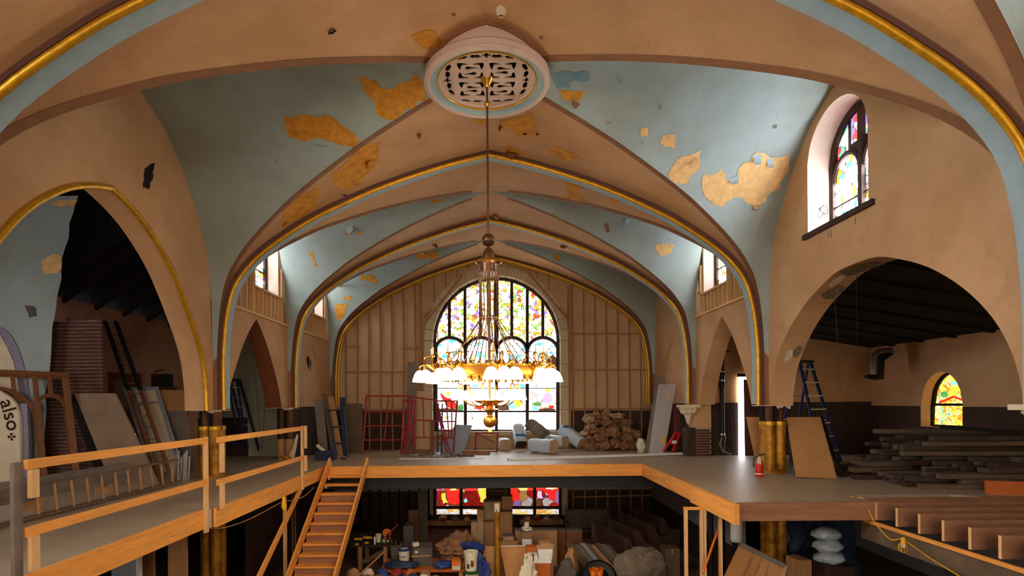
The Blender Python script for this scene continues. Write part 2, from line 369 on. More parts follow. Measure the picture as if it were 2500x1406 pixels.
# ------------------------------------------------------------------ vault geometry
A = [-0.6, 5.55, 11.7, 15.96, 20.0]      # front faces of the transverse arches
AT = .30                                  # their depth
WN, WW, WALL = 5.75, 5.88, 5.97           # arch intrados, web springing, wall plane
prof_pts = [(0, 5.30), (.45, 5.2), (.92, 5.08), (1.7, 4.84), (2.55, 4.53), (3.55, 4.08), (4.16, 3.74), (4.95, 3.18), (5.45, 2.6), (5.64, 2.0), (5.72, 1.4), (5.75, .9)]
def smooth_curve(P, n=6):
    out = []
    for i in range(len(P)-1):
        p0, p1, p2, p3 = P[max(i-1, 0)], P[i], P[i+1], P[min(i+2, len(P)-1)]
        for k in range(n):
            t = k/n
            out.append(tuple(.5*((2*b)+(-a+c)*t+(2*a-5*b+4*c-d)*t*t+(-a+3*b-3*c+d)*t**3) for a, b, c, d in zip(p0, p1, p2, p3)))
    out.append(P[-1]); return out
PROF = smooth_curve(prof_pts, 4)
FU = np.array([p[0]/WN for p in PROF]); FH = np.array([p[1] for p in PROF])
def F(u): return float(np.interp(abs(u), FU, FH))+.10
GU = np.array([0, .16, .45, .65, .765, .88, .95, .985, 1.0]); GH = np.array([5.5, 5.46, 5.08, 4.52, 4.08, 3.55, 3.05, 2.3, .9])
def G(u): return float(np.interp(abs(u), GU, GH))
PB = 1.47                                 # foot of the plaster on the piers

def bay(i): y0, y1 = A[i]+AT, A[i+1]; return (y0+y1)/2, (y1-y0)/2
def zceil(x, y):
    """(height, is_blue) of the vault over a point of the nave"""
    for i in range(4):
        y0, y1 = A[i], A[i+1]
        if y0 <= y <= y1:
            c, h = bay(i); u = min(1, abs(y-c)/h); w = min(1, abs(x)/WW)
            if w <= u: return EYE+F(w), False
            k = (abs(x)-u*WW)/(WALL-u*WW+1e-6)
            return EYE+F(u)+(G(u)-F(u))*min(1, k), True
    return EYE+F(min(1, abs(x)/WW)), False
def hit_vault(px, py):
    p = at(px, py, 1.0); o = Vector((CX, 0, EYE)); dr = p-o
    d = 4.5
    while d < 20:
        q = o+dr*d
        if abs(q.x) < WALL and q.z >= zceil(q.x, q.y)[0] or abs(q.x) >= WALL: break
        d += .02
    a, b = d-.02, d
    for _ in range(12):
        m = (a+b)/2; q = o+dr*m
        if abs(q.x) >= WALL or q.z >= zceil(q.x, q.y)[0]: b = m
        else: a = m
    return o+dr*a
def vault_normal(p):
    if abs(p.x) > WALL-.03: return Vector((-math.copysign(1, p.x), 0, 0))
    e = .03; z = zceil(p.x, p.y)[0]
    n = Vector(((zceil(p.x+e, p.y)[0]-zceil(p.x-e, p.y)[0])/(2*e), (zceil(p.x, p.y+e)[0]-zceil(p.x, p.y-e)[0])/(2*e), -1))
    return n.normalized()

ceiling = sroot('ceiling', 'painted groin vault of tan and blue plaster with peeling patches')
us = list(FU)
full = [-u for u in us[::-1]]+us[1:]
for i in range(4):
    c, h = bay(i)
    for s in (-1, 1):      # tan webs next to each transverse arch
        m = MB(); rows = []
        for u in full:
            ya, yb = c+s*h*abs(u), c+s*(h+.02)
            rows.append([(u*WW, ya+(yb-ya)*k/3, EYE+F(u)) for k in range(4)])
        m.grid(rows); m.smooth = True; m.build('vault_web', M['tan'], ceiling)['label'] = 'tan plaster web'
        # brown painted line along the groin
        for sx in (-1, 1):
            m = MB(); rows = []
            for u in us:
                if u < .06: continue
                n1, n2 = Vector((sx*u*WW, c+s*h*u, EYE+F(u))), Vector((sx*u*WW, c+s*min(h, h*u+.14), EYE+F(u)))
                rows.append([n1+Vector((-sx*.01*u, 0, -.012)), n2+Vector((-sx*.01*u, 0, -.008))])
            m.grid(rows); m.smooth = True; m.build('groin_line', M['brown'], ceiling)['label'] = 'brown painted line on the groin'
    for sx in (-1, 1):     # blue cells at the sides
        m = MB(); rows = []
        for u in full:
            x0 = abs(u)*WW; rows.append([(sx*(x0+(WALL-x0)*k/8), c+u*h, EYE+F(u)+(G(u)-F(u))*k/8) for k in range(9)])
        m.grid(rows); m.smooth = True; m.build('vault_cell', M['blue'], ceiling)['label'] = 'pale blue plaster cell'
m = MB(); m.grid([[(u*WW, y, EYE+F(u)) for y in (-8, -4, A[0]+.1)] for u in full]); m.smooth = True
m.build('vault_web', M['tan'], ceiling)

# transverse arches
arc = [(-x, z) for x, z in PROF[::-1]]+PROF[1:]
arc = [(-WN, PB-EYE)]+arc+[(WN, PB-EYE)]
def arch_out(k, d):      # point k of the arch line, moved outwards by d
    x, z = arc[k]; a = arc[max(k-1, 0)]; b = arc[min(k+1, len(arc)-1)]
    t = Vector((b[0]-a[0], b[1]-a[1])).normalized(); n = Vector((-t.y, t.x))
    return x+n.x*d, z+n.y*d+EYE
for y in A:
    m = MB(); K = range(len(arc))
    m.grid([[(*(lambda p: (p[0], y, p[1]))(arch_out(k, 0)),), (*(lambda p: (p[0], y, p[1]))(arch_out(k, .24)),)] for k in K]); m.smooth = True
    root = m.build('transverse_arch', M['brown'], ceiling)
    root['label'] = 'transverse arch with brown face, gold beads and blue soffit'
    m = MB(); m.grid([[(*(lambda p: (p[0], y+AT, p[1]))(arch_out(k, 0)),), (*(lambda p: (p[0], y+AT, p[1]))(arch_out(k, .24)),)] for k in K]); m.smooth = True
    m.build('arch_back', M['brown'], root)
    m = MB(); m.grid([[(arch_out(k, 0)[0], y+AT*j/2, arch_out(k, 0)[1]) for j in range(3)] for k in K]); m.smooth = True
    m.build('arch_soffit', M['paleblue'], root)
    for yy in ((y, y+AT) if y == A[4] else (y,)):
        m = MB(); m.tube([(arch_out(k, -.005)[0], yy, arch_out(k, -.005)[1]) for k in K], .045, 10)
        m.build('gold_bead', M['gold'], root)
    m = MB(); m.grid([[(arch_out(k, .055)[0], y-.012, arch_out(k, .055)[1]), (arch_out(k, .12)[0], y-.012, arch_out(k, .12)[1])] for k in K]); m.smooth = True
    m.build('dark_fillet', M['plum'], root)
    for sx in (-1, 1):     # ragged foot of the plaster
        m = MB(); x0, x1 = sx*WN, sx*(WALL+.42)
        m.box(min(x0, x1), max(x0, x1), y+.005, y+AT-.005, PB-.02, PB+.02)
        m.build('pier_foot', M['rose'], root)

# peeled patches -------------------------------------------------------
def ragged(P, depth=3, amp=.16, seed=0):
    rnd = random.Random(seed)
    pts = [Vector(p) for p in P]
    for lv in range(depth):
        out = []
        for i, p in enumerate(pts):
            q = pts[(i+1) % len(pts)]; mid = (p+q)/2; d = q-p
            mid += Vector((-d.y, d.x))*rnd.uniform(-amp, amp)
            out += [p, mid]
        pts = out
    return pts
def patch(P, m, off=.007, seed=0, step=16, name='peeled_patch', parent=None, depth=2):
    pts = ragged(P, depth, .17, seed); n = len(pts)
    xs = [p.x for p in pts]; ys = [p.y for p in pts]
    inner = []
    x = min(xs)+step/2
    while x < max(xs):
        y = min(ys)+step/2
        while y < max(ys): inner.append(Vector((x, y))); y += step
        x += step
    r = delaunay_2d_cdt(pts+inner, [(i, (i+1) % n) for i in range(n)], [list(range(n))], 1, 1e-4)
    mb = MB()
    for v in r[0]:
        p = hit_vault(v.x, v.y); nn = vault_normal(p)
        if nn.dot(Vector((CX, 0, EYE))-p) < 0: nn = -nn
        mb.v.append(tuple(p+nn*off))
    mb.f = [tuple(f) for f in r[2]]
    # curled lip of loose paint along some of the rim
    o = mb.build(name, m, parent or ceiling); return o
def flake(px, py, w, h, m, seed=0, ang=0):
    """a loose curl of paint hanging off the vault"""
    rnd = random.Random(seed); p = hit_vault(px, py); n = vault_normal(p)
    if n.dot(Vector((CX, 0, EYE))-p) < 0: n = -n
    sc_ = p.y/FPX; t = Vector((1, 0, 0)); t = (t-n*t.dot(n)).normalized(); b = n.cross(t)
    if b.z > 0: b = -b
    R = Matrix.Rotation(ang, 3, n); t = R@t; b = R@b
    mb = MB(); rows = []
    for i in range(6):
        k = i/5; a = k*1.5
        wd_ = w*sc_*(1-.55*k+rnd.uniform(-.1, .1))/2
        c = p+n*.008+b*math.sin(a)*h*sc_*.7+n*(1-math.cos(a))*h*sc_*.7
        rows.append([c-t*wd_*(1+rnd.uniform(-.2, .2)), c+n*rnd.uniform(-.005, .005), c+t*wd_])
    mb.grid(rows); mb.smooth = True
    return mb.build('paint_flake', m, ceiling)
patches = [
 ([(690, 283), (745, 278), (800, 280), (850, 312), (880, 345), (862, 360), (800, 345), (770, 335), (745, 345), (705, 335), (695, 310)], 'ochre'),
 ([(877, 183), (930, 215), (965, 212), (1010, 180), (1030, 195), (1042, 240), (1030, 255), (985, 285), (965, 292), (920, 278), (918, 255), (895, 230)], 'ochre'),
 ([(905, 348), (932, 345), (925, 375), (895, 425), (850, 465), (818, 455), (808, 430), (840, 400)], 'ochre'),
 ([(745, 470), (778, 462), (775, 500), (740, 530), (692, 550), (690, 525), (715, 495)], 'ochre'),
 ([(1003, 88), (1040, 72), (1060, 78), (1080, 100), (1050, 118), (1020, 108)], 'ochre'),
 ([(860, 142), (878, 140), (880, 155), (866, 153)], 'ochre'),
 ([(1222, 292), (1260, 285), (1300, 275), (1312, 325), (1290, 330), (1250, 318), (1225, 312)], 'ochre'),
 ([(1158, 290), (1188, 290), (1188, 304), (1168, 302)], 'ochre'),
 ([(1335, 362), (1370, 360), (1395, 370), (1414, 388), (1395, 392), (1365, 382)], 'ochre'),
 ([(1232, 358), (1272, 366), (1268, 380), (1236, 374)], 'ochre'),
 ([(1375, 445), (1420, 452), (1412, 470), (1432, 492), (1400, 494), (1372, 482), (1385, 465)], 'ochre'),
 ([(1365, 222), (1400, 222), (1432, 222), (1420, 240), (1405, 252), (1372, 238)], 'ochre'),
 ([(1565, 312), (1583, 312), (1582, 332), (1565, 334)], 'paleochre'),
 ([(1618, 332), (1648, 330), (1650, 360), (1622, 358), (1612, 350)], 'paleochre'),
 ([(1640, 408), (1672, 380), (1712, 366), (1708, 410), (1680, 448), (1640, 442), (1630, 425)], 'paleochre'),
 ([(1718, 425), (1760, 412), (1770, 435), (1800, 430), (1812, 400), (1845, 372), (1880, 385), (1932, 368), (1925, 420), (1905, 460), (1870, 490), (1840, 500), (1800, 480), (1765, 503), (1740, 498), (1718, 470)], 'paleochre'),
 ([(1600, 598), (1625, 594), (1644, 596), (1638, 618), (1612, 625), (1602, 612)], 'paleochre'),
 ([(752, 613), (765, 618), (770, 640), (778, 652), (766, 650), (760, 632)], 'ochre'),
 ([(840, 562), (856, 560), (860, 570), (845, 572)], 'ochre'),
 ([(870, 564), (884, 566), (880, 573), (868, 572)], 'ochre'),
 ([(1052, 486), (1090, 482), (1088, 492), (1056, 496)], 'ochre'),
 ([(1012, 622), (1045, 615), (1068, 612), (1070, 636), (1050, 628), (1020, 632)], 'ochre'),
 ([(880, 672), (905, 668), (924, 690), (900, 688), (880, 685)], 'ochre'),
 ([(838, 725), (858, 720), (860, 732), (842, 734)], 'ochre'),
 ([(820, 740), (850, 742), (846, 790), (828, 800), (818, 770)], 'ochre'),
 ([(1352, 622), (1370, 622), (1368, 636), (1354, 634)], 'ochre'),
 ([(1490, 486), (1510, 486), (1508, 494), (1494, 493)], 'ochre'),
 ([(1180, 520), (1196, 518), (1200, 536), (1170, 538)], 'ochre'),
 ([(820, 680), (812, 700), (830, 705), (838, 690)], 'paleochre'),
]
for k, (P, mm) in enumerate(patches): patch(P, M[mm], seed=k, step=18)
patch([(1350, 180), (1400, 178), (1440, 178), (1438, 195), (1400, 196), (1388, 218), (1360, 216), (1350, 200)], mat('darker_blue_paint', S(118, 150, 165), .8), seed=91, off=.006)
# torn holes and curls
for k, P in enumerate([[(352, 412), (362, 405), (382, 395), (372, 420), (366, 455), (361, 463), (348, 458), (351, 440)],
                       [(800, 78), (818, 70), (822, 76), (802, 84)], [(846, 475), (834, 476), (850, 482)]]):
    patch(P, M['darkhole'], seed=50+k, step=10, name='torn_hole', off=.006)
for k, (x, y, w, h, mm, a) in enumerate([(905, 395, 26, 26, 'ochre', .8), (1025, 330, 14, 24, 'brown', .2), (1222, 312, 9, 26, 'brown', 0), (1250, 375, 34, 28, 'brown', 0),
    (1282, 326, 12, 8, 'darkhole', 0), (1312, 326, 10, 8, 'darkhole', 0), (1408, 248, 22, 16, 'brown', -.6), (1700, 385, 10, 30, 'tan', -.5), (1850, 378, 26, 24, 'paleblue', 0),
    (1880, 388, 18, 22, 'paleblue', .2), (1790, 432, 30, 18, 'paleblue', .3), (1845, 500, 20, 12, 'tan', 0), (700, 545, 24, 16, 'ochre', .3), (1480, 545, 12, 24, 'brown', .2),
    (1535, 535, 16, 18, 'paleblue', -.4), (1060, 600, 14, 14, 'brown', -.5), (1378, 602, 22, 12, 'brown', .4), (850, 555, 26, 18, 'paleblue', .6), (1210, 528, 20, 14, 'tan', -.3),
    (812, 74, 18, 12, 'brown', .2), (672, 372, 10, 26, 'blue', .2), (780, 345, 60, 8, 'blue', -.2), (1515, 190, 14, 10, 'blue', 0), (1485, 295, 18, 6, 'blue', .4), (1610, 255, 10, 10, 'blue', .2),
    (1890, 305, 14, 8, 'blue', .6), (1565, 340, 12, 10, 'blue', .4), (1320, 92, 12, 8, 'brown', -.4), (1108, 36, 12, 8, 'brown', 0)]):
    flake(x, y, w, h, M[mm], 100+k, a)

# ------------------------------------------------------------------ nave walls with the aisle arches
def curve(P):
    P = smooth_curve(P, 6); a = np.array([p[0] for p in P]); b = np.array([p[1] for p in P]); return lambda t: float(np.interp(abs(t), a, b))
L1 = curve([(0, 3.44), (.5, 3.28), (1.0, 3.02), (1.6, 2.52), (2.15, 1.80), (2.6, 1.05), (2.77, .4), (2.8, -.13)])
R1 = curve([(0, 2.2), (.5, 2.17), (1.0, 2.0), (1.5, 1.76), (2.0, 1.4), (2.4, .98), (2.65, .55), (2.78, .1), (2.8, -.13)])
B2 = curve([(0, 2.15), (.3, 1.9), (.7, 1.47), (1.1, .9), (1.4, .4), (1.55, 0), (1.6, -.13)])
def nave_wall(sx, i, curve_, c0, half, thick, top=None, soff='tan', bead=False, parent=None):
    """wall of one bay: plaster between the pier feet, the aisle arch cut out and the lunette over it"""
    c, h = bay(i); ys = sorted(set([c-h-AT, c-h-.001, c+h+.001, c+h+.0]+[c-h+2*h*k/60 for k in range(61)]+([c0+half*math.sin(PI*k/50-PI/2) for k in range(51)] if curve_ else [])))
    lo, hi = [], []
    for y in ys:
        t = y-c0
        lo.append(EYE+curve_(t) if curve_ and abs(t) < half else PB)
        hi.append(max(lo[-1]+.01, (EYE+G(min(1, (y-c)/h)) if top is None else top)))
    x0, x1 = sx*WALL, sx*(WALL+thick); m = MB()
    m.grid([[(x0, y, a), (x0, y, b)] for y, a, b in zip(ys, lo, hi)])
    m.grid([[(x1, y, a), (x1, y, b)] for y, a, b in zip(ys, lo, hi)])
    m.grid([[(x0, y, b), (x1, y, b)] for y, b in zip(ys, hi)])
    o = m.build('bay_wall', M['tan'], parent)
    if curve_:
        K = [k for k, y in enumerate(ys) if abs(y-c0) <= half]
        m = MB(); m.grid([[(x0, ys[k], lo[k]), ((x0+x1)/2, ys[k], lo[k]), (x1, ys[k], lo[k])] for k in K]); m.smooth = True
        m.build('arch_soffit', M[soff], o)
        if bead:
            m = MB(); m.tube([(x0-sx*.01, ys[k], lo[k]-.01) for k in K], .05, 8); m.build('gold_bead', M['gold'], o)
    m = MB(); m.box(min(x0, x1), max(x0, x1), c-h-AT, c0-half if curve_ else c+h, PB-.01, PB+.01)
    if curve_: m.box(min(x0, x1), max(x0, x1), c0+half, c+h, PB-.01, PB+.01)
    m.build('wall_foot', M['rose'], o)
    return o
wall_left = sroot('wall_left', 'tan plaster nave wall with pointed arches to the dark aisle')
wall_right = sroot('wall_right', 'tan plaster nave wall with round-headed and pointed arches')
for i, cy in ((0, 2.6), (1, 8.62)):
    nave_wall(-1, i, L1, cy, 2.8, .45, bead=True, parent=wall_left)
nave_wall(1, 0, R1, 2.6, 2.8, .45, parent=wall_right)
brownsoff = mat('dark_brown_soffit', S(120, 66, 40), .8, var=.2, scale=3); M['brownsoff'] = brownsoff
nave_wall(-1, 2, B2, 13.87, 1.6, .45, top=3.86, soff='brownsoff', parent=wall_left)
nave_wall(1, 2, B2, 14.1, 1.6, .45, top=4.0, parent=wall_right)
nave_wall(-1, 3, None, 0, 0, .3, top=3.86, parent=wall_left)
nave_wall(1, 3, None, 0, 0, .3, parent=wall_right)
# right-hand bay with the clerestory window: the wall is pierced
WY0, WY1, WZ0, WZS, WZ1 = 8.55, 10.2, 4.68, 5.9, 6.72
def win_top(y):      # head of the clerestory opening
    k = (y-(WY0+WY1)/2)/((WY1-WY0)/2); return WZS+(WZ1-WZS)*math.sqrt(max(0, 1-k*k))
def pierced(sx, i, curve_, c0, half, parent, bead=False):
    c, h = bay(i); ys = sorted(set([c-h-AT, c-h-.001, c+h+.001, WY0-.001, WY1+.001]+[c-h+2*h*k/70 for k in range(71)]+[c0+half*math.sin(PI*k/50-PI/2) for k in range(51)]+[WY0+(WY1-WY0)*k/24 for k in range(25)]))
    x0, x1 = sx*WALL, sx*(WALL+.5); m = MB()
    lo = [EYE+curve_(y-c0) if abs(y-c0) < half else PB for y in ys]
    hi = [max(l+.01, EYE+G(min(1, (y-c)/h))) for y, l in zip(ys, lo)]
    ins = [WY0 <= y <= WY1 for y in ys]
    for x in (x0, x1):
        for k in range(len(ys)-1):
            a, b = k, k+1
            if ins[a] and ins[b]:
                m.add([(x, ys[a], lo[a]), (x, ys[b], lo[b]), (x, ys[b], WZ0), (x, ys[a], WZ0)], [(0, 1, 2, 3)])
                m.add([(x, ys[a], min(win_top(ys[a]), hi[a])), (x, ys[b], min(win_top(ys[b]), hi[b])), (x, ys[b], hi[b]), (x, ys[a], hi[a])], [(0, 1, 2, 3)])
            else: m.add([(x, ys[a], lo[a]), (x, ys[b], lo[b]), (x, ys[b], hi[b]), (x, ys[a], hi[a])], [(0, 1, 2, 3)])
    o = m.build('bay_wall', M['tan'], parent)
    K = [k for k, y in enumerate(ys) if abs(y-c0) <= half]
    m = MB(); m.grid([[(x0, ys[k], lo[k]), (x1, ys[k], lo[k])] for k in K]); m.smooth = True; m.build('arch_soffit', M['tan'], o)
    rim = [(WY0, WZ0)]+[(WY0+(WY1-WY0)*k/24, win_top(WY0+(WY1-WY0)*k/24)) for k in range(25)]+[(WY1, WZ0)]
    m = MB(); m.grid([[(x0, a, b), (x1, a, b)] for a, b in rim]); m.smooth = True; m.build('window_reveal', M['rose'], o)
    m = MB(); m.box(min(x0, x1), max(x0, x1), c-h-AT, c0-half, PB-.01, PB+.01).box(min(x0, x1), max(x0, x1), c0+half, c+h, PB-.01, PB+.01); m.build('wall_foot', M['rose'], o)
    return o
rw = pierced(1, 1, R1, 8.87, 2.8, wall_right)
# peeled plaster on the soffit of the round arch
for t0, t1, xa, xb, mm in ((-.1, .6, .06, .46, 'torn'), (.58, .95, .1, .26, 'cream'), (.9, 1.3, .18, .48, 'torn'), (2.36, 2.52, .14, .30, 'cream'), (2.3, 2.48, .3, .46, 'torn')):
    m = MB(); rows = []
    for k in range(25):
        f = k/24; t = t0+(t1-t0)*f; hw_ = (xb-xa)/2*math.sqrt(max(.01, 1-(2*f-1)**2)); mid = (xa+xb)/2
        rows.append([(WALL+x, 8.87+t, EYE+R1(t)-.012) for x in (mid-hw_*(1+.5*noise.noise(Vector((t*14, xa*9, 0)))), mid, mid+hw_*(1+.5*noise.noise(Vector((t*14, xb*9, 5)))))])
    m.grid(rows); m.build('peeled_patch', M[mm], rw)
# the clerestory window in it
def clerestory(n, sx, x, y0, y1, z0, zs, z1, label, tracery=True, mats=('g_side', 'g_side_top')):
    w = sroot('window_%d' % n, label); c, hw = (y0+y1)/2, (y1-y0)/2
    head = lambda y: zs+(z1-zs)*math.sqrt(max(0, 1-((y-c)/hw)**2))
    def pane(pts, mm, nm='pane'):
        m = MB(); m.slab([(x, a, b) for a, b in pts], .01*sx, n=(1, 0, 0)); return m.build(nm, M[mm], w)
    def bar_(p, q, t=.07): 
        m = MB(); m.bar((x-sx*.03, *p), (x-sx*.03, *q), t, t); return m.build('mullion', M['darkwood'], w)
    fr = [(y0, z0)]+[(y0+(y1-y0)*k/20, head(y0+(y1-y0)*k/20)) for k in range(21)]+[(y1, z0)]
    m = MB(); m.tube([(x-sx*.03, a, b) for a, b in fr], .07, 6); m.build('frame', M['darkwood'], w)
    if tracery:
        zt = zs-.05
        for s in (0, 1):
            a, b = (y0, c) if s == 0 else (c, y1)
            cc, rr = (a+b)/2, (b-a)/2-.05
            arcp = [(cc-rr*math.cos(PI*k/10), zt-.25+rr*1.1*math.sin(PI*k/10)) for k in range(11)]
            nb = 6
            zz = [z0+(zt-.3-z0)*k/nb for k in range(nb+1)]
            for k in range(nb):
                if k < nb-1: pane([(a+.05, zz[k]+.01), (b-.05, zz[k]+.01), (b-.05, zz[k+1]-.01), (a+.05, zz[k+1]-.01)], mats[0])
                else: pane([(a+.05, zz[k]+.01), (b-.05, zz[k]+.01)]+arcp[::-1], mats[0])
            m = MB(); m.tube([(x-sx*.03, p, q) for p, q in arcp], .045, 6); m.build('tracery', M['darkwood'], w)
            # roundel of paler glass
            m = MB(); m.slab([(x-sx*.012, cc+.17*math.cos(2*PI*k/14), zt-.45+.26*math.sin(2*PI*k/14)) for k in range(14)], .008*sx, n=(1, 0, 0)); m.build('roundel', M['g_far'], w)
            m = MB(); m.slab([(x-sx*.012, cc-.2, z0+.5), (x-sx*.012, cc+.2, z0+.5), (x-sx*.012, cc+.2, z0+.68), (x-sx*.012, cc-.2, z0+.68)], .008*sx, n=(1, 0, 0)); m.build('amber_border', M['g_yel'], w)
        for k in range(4):      # tracery lights in the head
            a = y0+hw*.08+(y1-y0-hw*.16)*k/4; b = y0+hw*.08+(y1-y0-hw*.16)*(k+1)/4
            zb = zt+.28 if k in (1, 2) else zt+.02
            pts = [(a+.05, zb), (b-.05, zb), (b-.05, max(zb+.05, head(b-.05)-.08)), (a+.05, max(zb+.05, head(a+.05)-.08))]
            pane(pts, mats[1])
        m = MB(); m.slab([(x+sx*.02, a, b) for a, b in fr], .01*sx, n=(1, 0, 0)); m.build('backing', M['darkwood'], w)
        bar_((c, z0), (c, head(c)), .1); bar_((y0, z0+.45), (y1, z0+.45), .03)
    else:
        pane(fr, mats[0]); bar_((c, z0), (c, head(c)), .08)
        for k in range(1, 4): bar_((y0, z0+(zs-z0)*k/4), (y1, z0+(zs-z0)*k/4), .035)
    return w
clerestory(2, 1, WALL+.5, WY0, WY1, WZ0, WZS, WZ1, 'tall arched stained glass window high in the nave wall')
m = MB(); m.box(WALL-.06, WALL+.5, WY0-.15, WY1+.1, WZ0-.09, WZ0)
struct(m.build('trim_1', M['darkwood']), 'dark wooden sill under the high stained glass window')
# windows of the bays on the other side and behind the camera (out of the picture, they light the vault)
#clerestory(3, -1, -WALL+.01, 7.8, 9.4, 4.75, 5.9, 6.7, 'arched clerestory window in the opposite nave wall', False, ('g_far', 'g_far'))
clerestory(4, -1, -WALL+.01, 1.7, 3.4, 4.75, 5.9, 6.7, 'arched clerestory window behind the first arch', False, ('g_sunny', 'g_sunny'))
clerestory(5, 1, WALL-.01, 1.7, 3.4, 4.75, 5.9, 6.7, 'arched clerestory window near the entrance', False, ('g_far', 'g_far'))

# stripped lunettes: stud framing with a small window in the masonry behind
def lunette(sx, i, zp, wn, yw, label, wz=(4.66, 6.25)):
    c, h = bay(i); xs, xo, xg = sx*(WALL+.08), sx*(WALL+.3), sx*(WALL+.5)
    w = thing('stud_wall', label, 'stud framing', (xs, c, zp))
    top = lambda y: EYE+G(min(1, (y-c)/h))-.02
    def add(nm, mb): mb.build(nm, M['pinez'], w)
    m = MB(); m.bar((xs-sx*.07, c-h, zp), (xs-sx*.07, c+h, zp), .16, .05); add('bottom_plate', m)
    y0, y1 = yw
    k = c-h+.08
    while k < c+h-.04:
        inw = y0-.05 < k < y1+.05
        zt = top(k)
        if inw: zt = wz[0]-.1
        if zt > zp+.1:
            m = MB(); m.bar((xs, k, zp+.02), (xs, k, zt), .04, .1, up=(1, 0, 0)); add('stud', m)
        k += .26 if inw else .34
    for y in (y0-.09, y1+.09):
        m = MB(); m.bar((xs, y, zp+.02), (xs, y, top(y)), .04, .14, up=(1, 0, 0)); add('king_stud', m)
    m = MB(); m.bar((xs, y0-.1, wz[0]-.06), (xs, y1+.1, wz[0]-.06), .14, .05); add('sill_plate', m)
    for y in (c-h+.25, c+h-.25):
        m = MB(); m.bar((xs, y-.17, zp+.7), (xs, y+.17, zp+.7), .1, .04); add('blocking', m)
    # masonry behind, pierced for the window
    par = wall_left if sx < 0 else wall_right
    m = MB()
    for (a, b, z0, z1) in ((c-h-.1, y0, zp-.1, 7.2), (y1, c+h+.2, zp-.1, 7.2), (y0, y1, zp-.1, wz[0])): m.add([(xo, a, z0), (xo, b, z0), (xo, b, z1), (xo, a, z1)], [(0, 1, 2, 3)])
    m.build('outer_masonry', M['boardwall'], par)
    m = MB()
    for y in (y0, y1): m.add([(xs, y, wz[0]), (xg, y, wz[0]), (xg, y, 7.1), (xs, y, 7.1)], [(0, 1, 2, 3)])
    m.add([(xs, y0, wz[0]), (xs, y1, wz[0]), (xg, y1, wz[0]), (xg, y0, wz[0])], [(0, 1, 2, 3)])
    m.build('window_reveal', M['rose'], par)
    clerestory(wn, sx, xg-sx*.02, y0+.02, y1-.02, wz[0]+.16, wz[1]-.2, wz[1]+.25, 'small stained glass window behind the bare studs', True, ('g_stud', 'g_side_top'))
lunette(-1, 2, 3.86, 6, (13.9, 15.5), 'bare pine stud framing over the pointed arch with the step ladder')
lunette(1, 2, 4.0, 7, (13.9, 15.5), 'bare pine stud framing over the arch beside the black pipe')
lunette(-1, 3, 3.86, 8, (18.0, 19.5), 'bare pine stud framing next to the end wall, below flaking blue plaster')
# ------------------------------------------------------------------ end wall and its great window
EY = 20.32
def E(px, py, dy=0): p = at(px, py, EY); p.y += dy; return p
wall_back = sroot('wall_back', 'end wall of tan boards with open stud framing around the great window')
wcx, wspr = 1212, 832
# masonry sheet with the window opening cut out, built in columns
def open_span(px):      # opening of the great window (top pixel, sill pixel) at a column
    r = 156; k = (px-wcx)/r
    return (wspr-r*1.02*math.sqrt(1-k*k), 1053) if abs(k) < 1 else None
m = MB(); cols = sorted(set(list(range(760, 1681, 20))+[wcx-156, wcx+156]+[wcx-156+312*k/30 for k in range(31)]))
for a, b in zip(cols, cols[1:]):
    mid = (a+b)/2
    if abs(mid-wcx) < 156:
        ta, tb = open_span(max(wcx-155.9, min(a, wcx+155.9))), open_span(max(wcx-155.9, min(b, wcx+155.9)))
        m.add([E(a, 560), E(b, 560), E(b, tb[0]), E(a, ta[0])], [(0, 1, 2, 3)]); m.add([E(a, 1053), E(b, 1053), E(b, 1110), E(a, 1110)], [(0, 1, 2, 3)])
    else: m.add([E(a, 560), E(b, 560), E(b, 1110), E(a, 1110)], [(0, 1, 2, 3)])
m.build('sheathing', M['boardwall'], wall_back)
m = MB()
for a, b in ((760, 1040), (1388, 1680)):
    m.add([E(a, 1002, -.02), E(b, 1002, -.02), E(b, 1108, -.02), E(a, 1108, -.02)], [(0, 1, 2, 3)])
m.build('brick_dado', M['brickwall'], wall_back)
m = MB(); m.add([(-12, EY, LOW), (12, EY, LOW), (12, EY, -.3), (-12, EY, -.3)], [(0, 1, 2, 3)]); m.build('lower_wall', M['wallgrey'], wall_back)
m = MB(); m.add([(-12, EY-.02, LOW), (12, EY-.02, LOW), (12, EY-.02, -1.72), (-12, EY-.02, -1.72)], [(0, 1, 2, 3)]); m.build('lower_dado', M['darkwood'], wall_back)
m = MB(); m.add([(-12, EY+.5, LOW), (12, EY+.5, LOW), (12, EY+.5, 9), (-12, EY+.5, 9)], [(0, 1, 2, 3)]); m.build('outer_masonry', M['brickwall'], wall_back)
def arch_z(px):        # crown of the vault at the end wall
    return EYE+F(min(1, abs(at(px, 800, EY).x)/WW))-.15
def wood(nm, p, q, w, h, mm='studtan'):
    m = MB(); m.bar(p, q, w, h, up=(0, 1, 0)); return m.build(nm, M[mm], wall_back)
xs = [847+28.2*k for k in range(7)]+[1400+27.6*k for k in range(7)]
for px in xs:
    a = E(px, 1098, -.05); b = E(px, 700, -.05); b.x = a.x; b.z = arch_z(px)
    wood('stud', a, b, .045, .09)
for px in (1030, 1391): 
    a = E(px, 1098, -.05); b = a.copy(); b.z = arch_z(px)-.1; wood('stud', a, b, .09, .11)
for x0, x1, y in ((842, 1030, 908), (1391, 1590, 903), (1391, 1585, 815), (842, 880, 846), (975, 1030, 850), (1391, 1590, 998), (842, 1030, 1000)):
    wood('girt', E(x0, y, -.055), E(x1, y-.2, -.055), .06, .045)
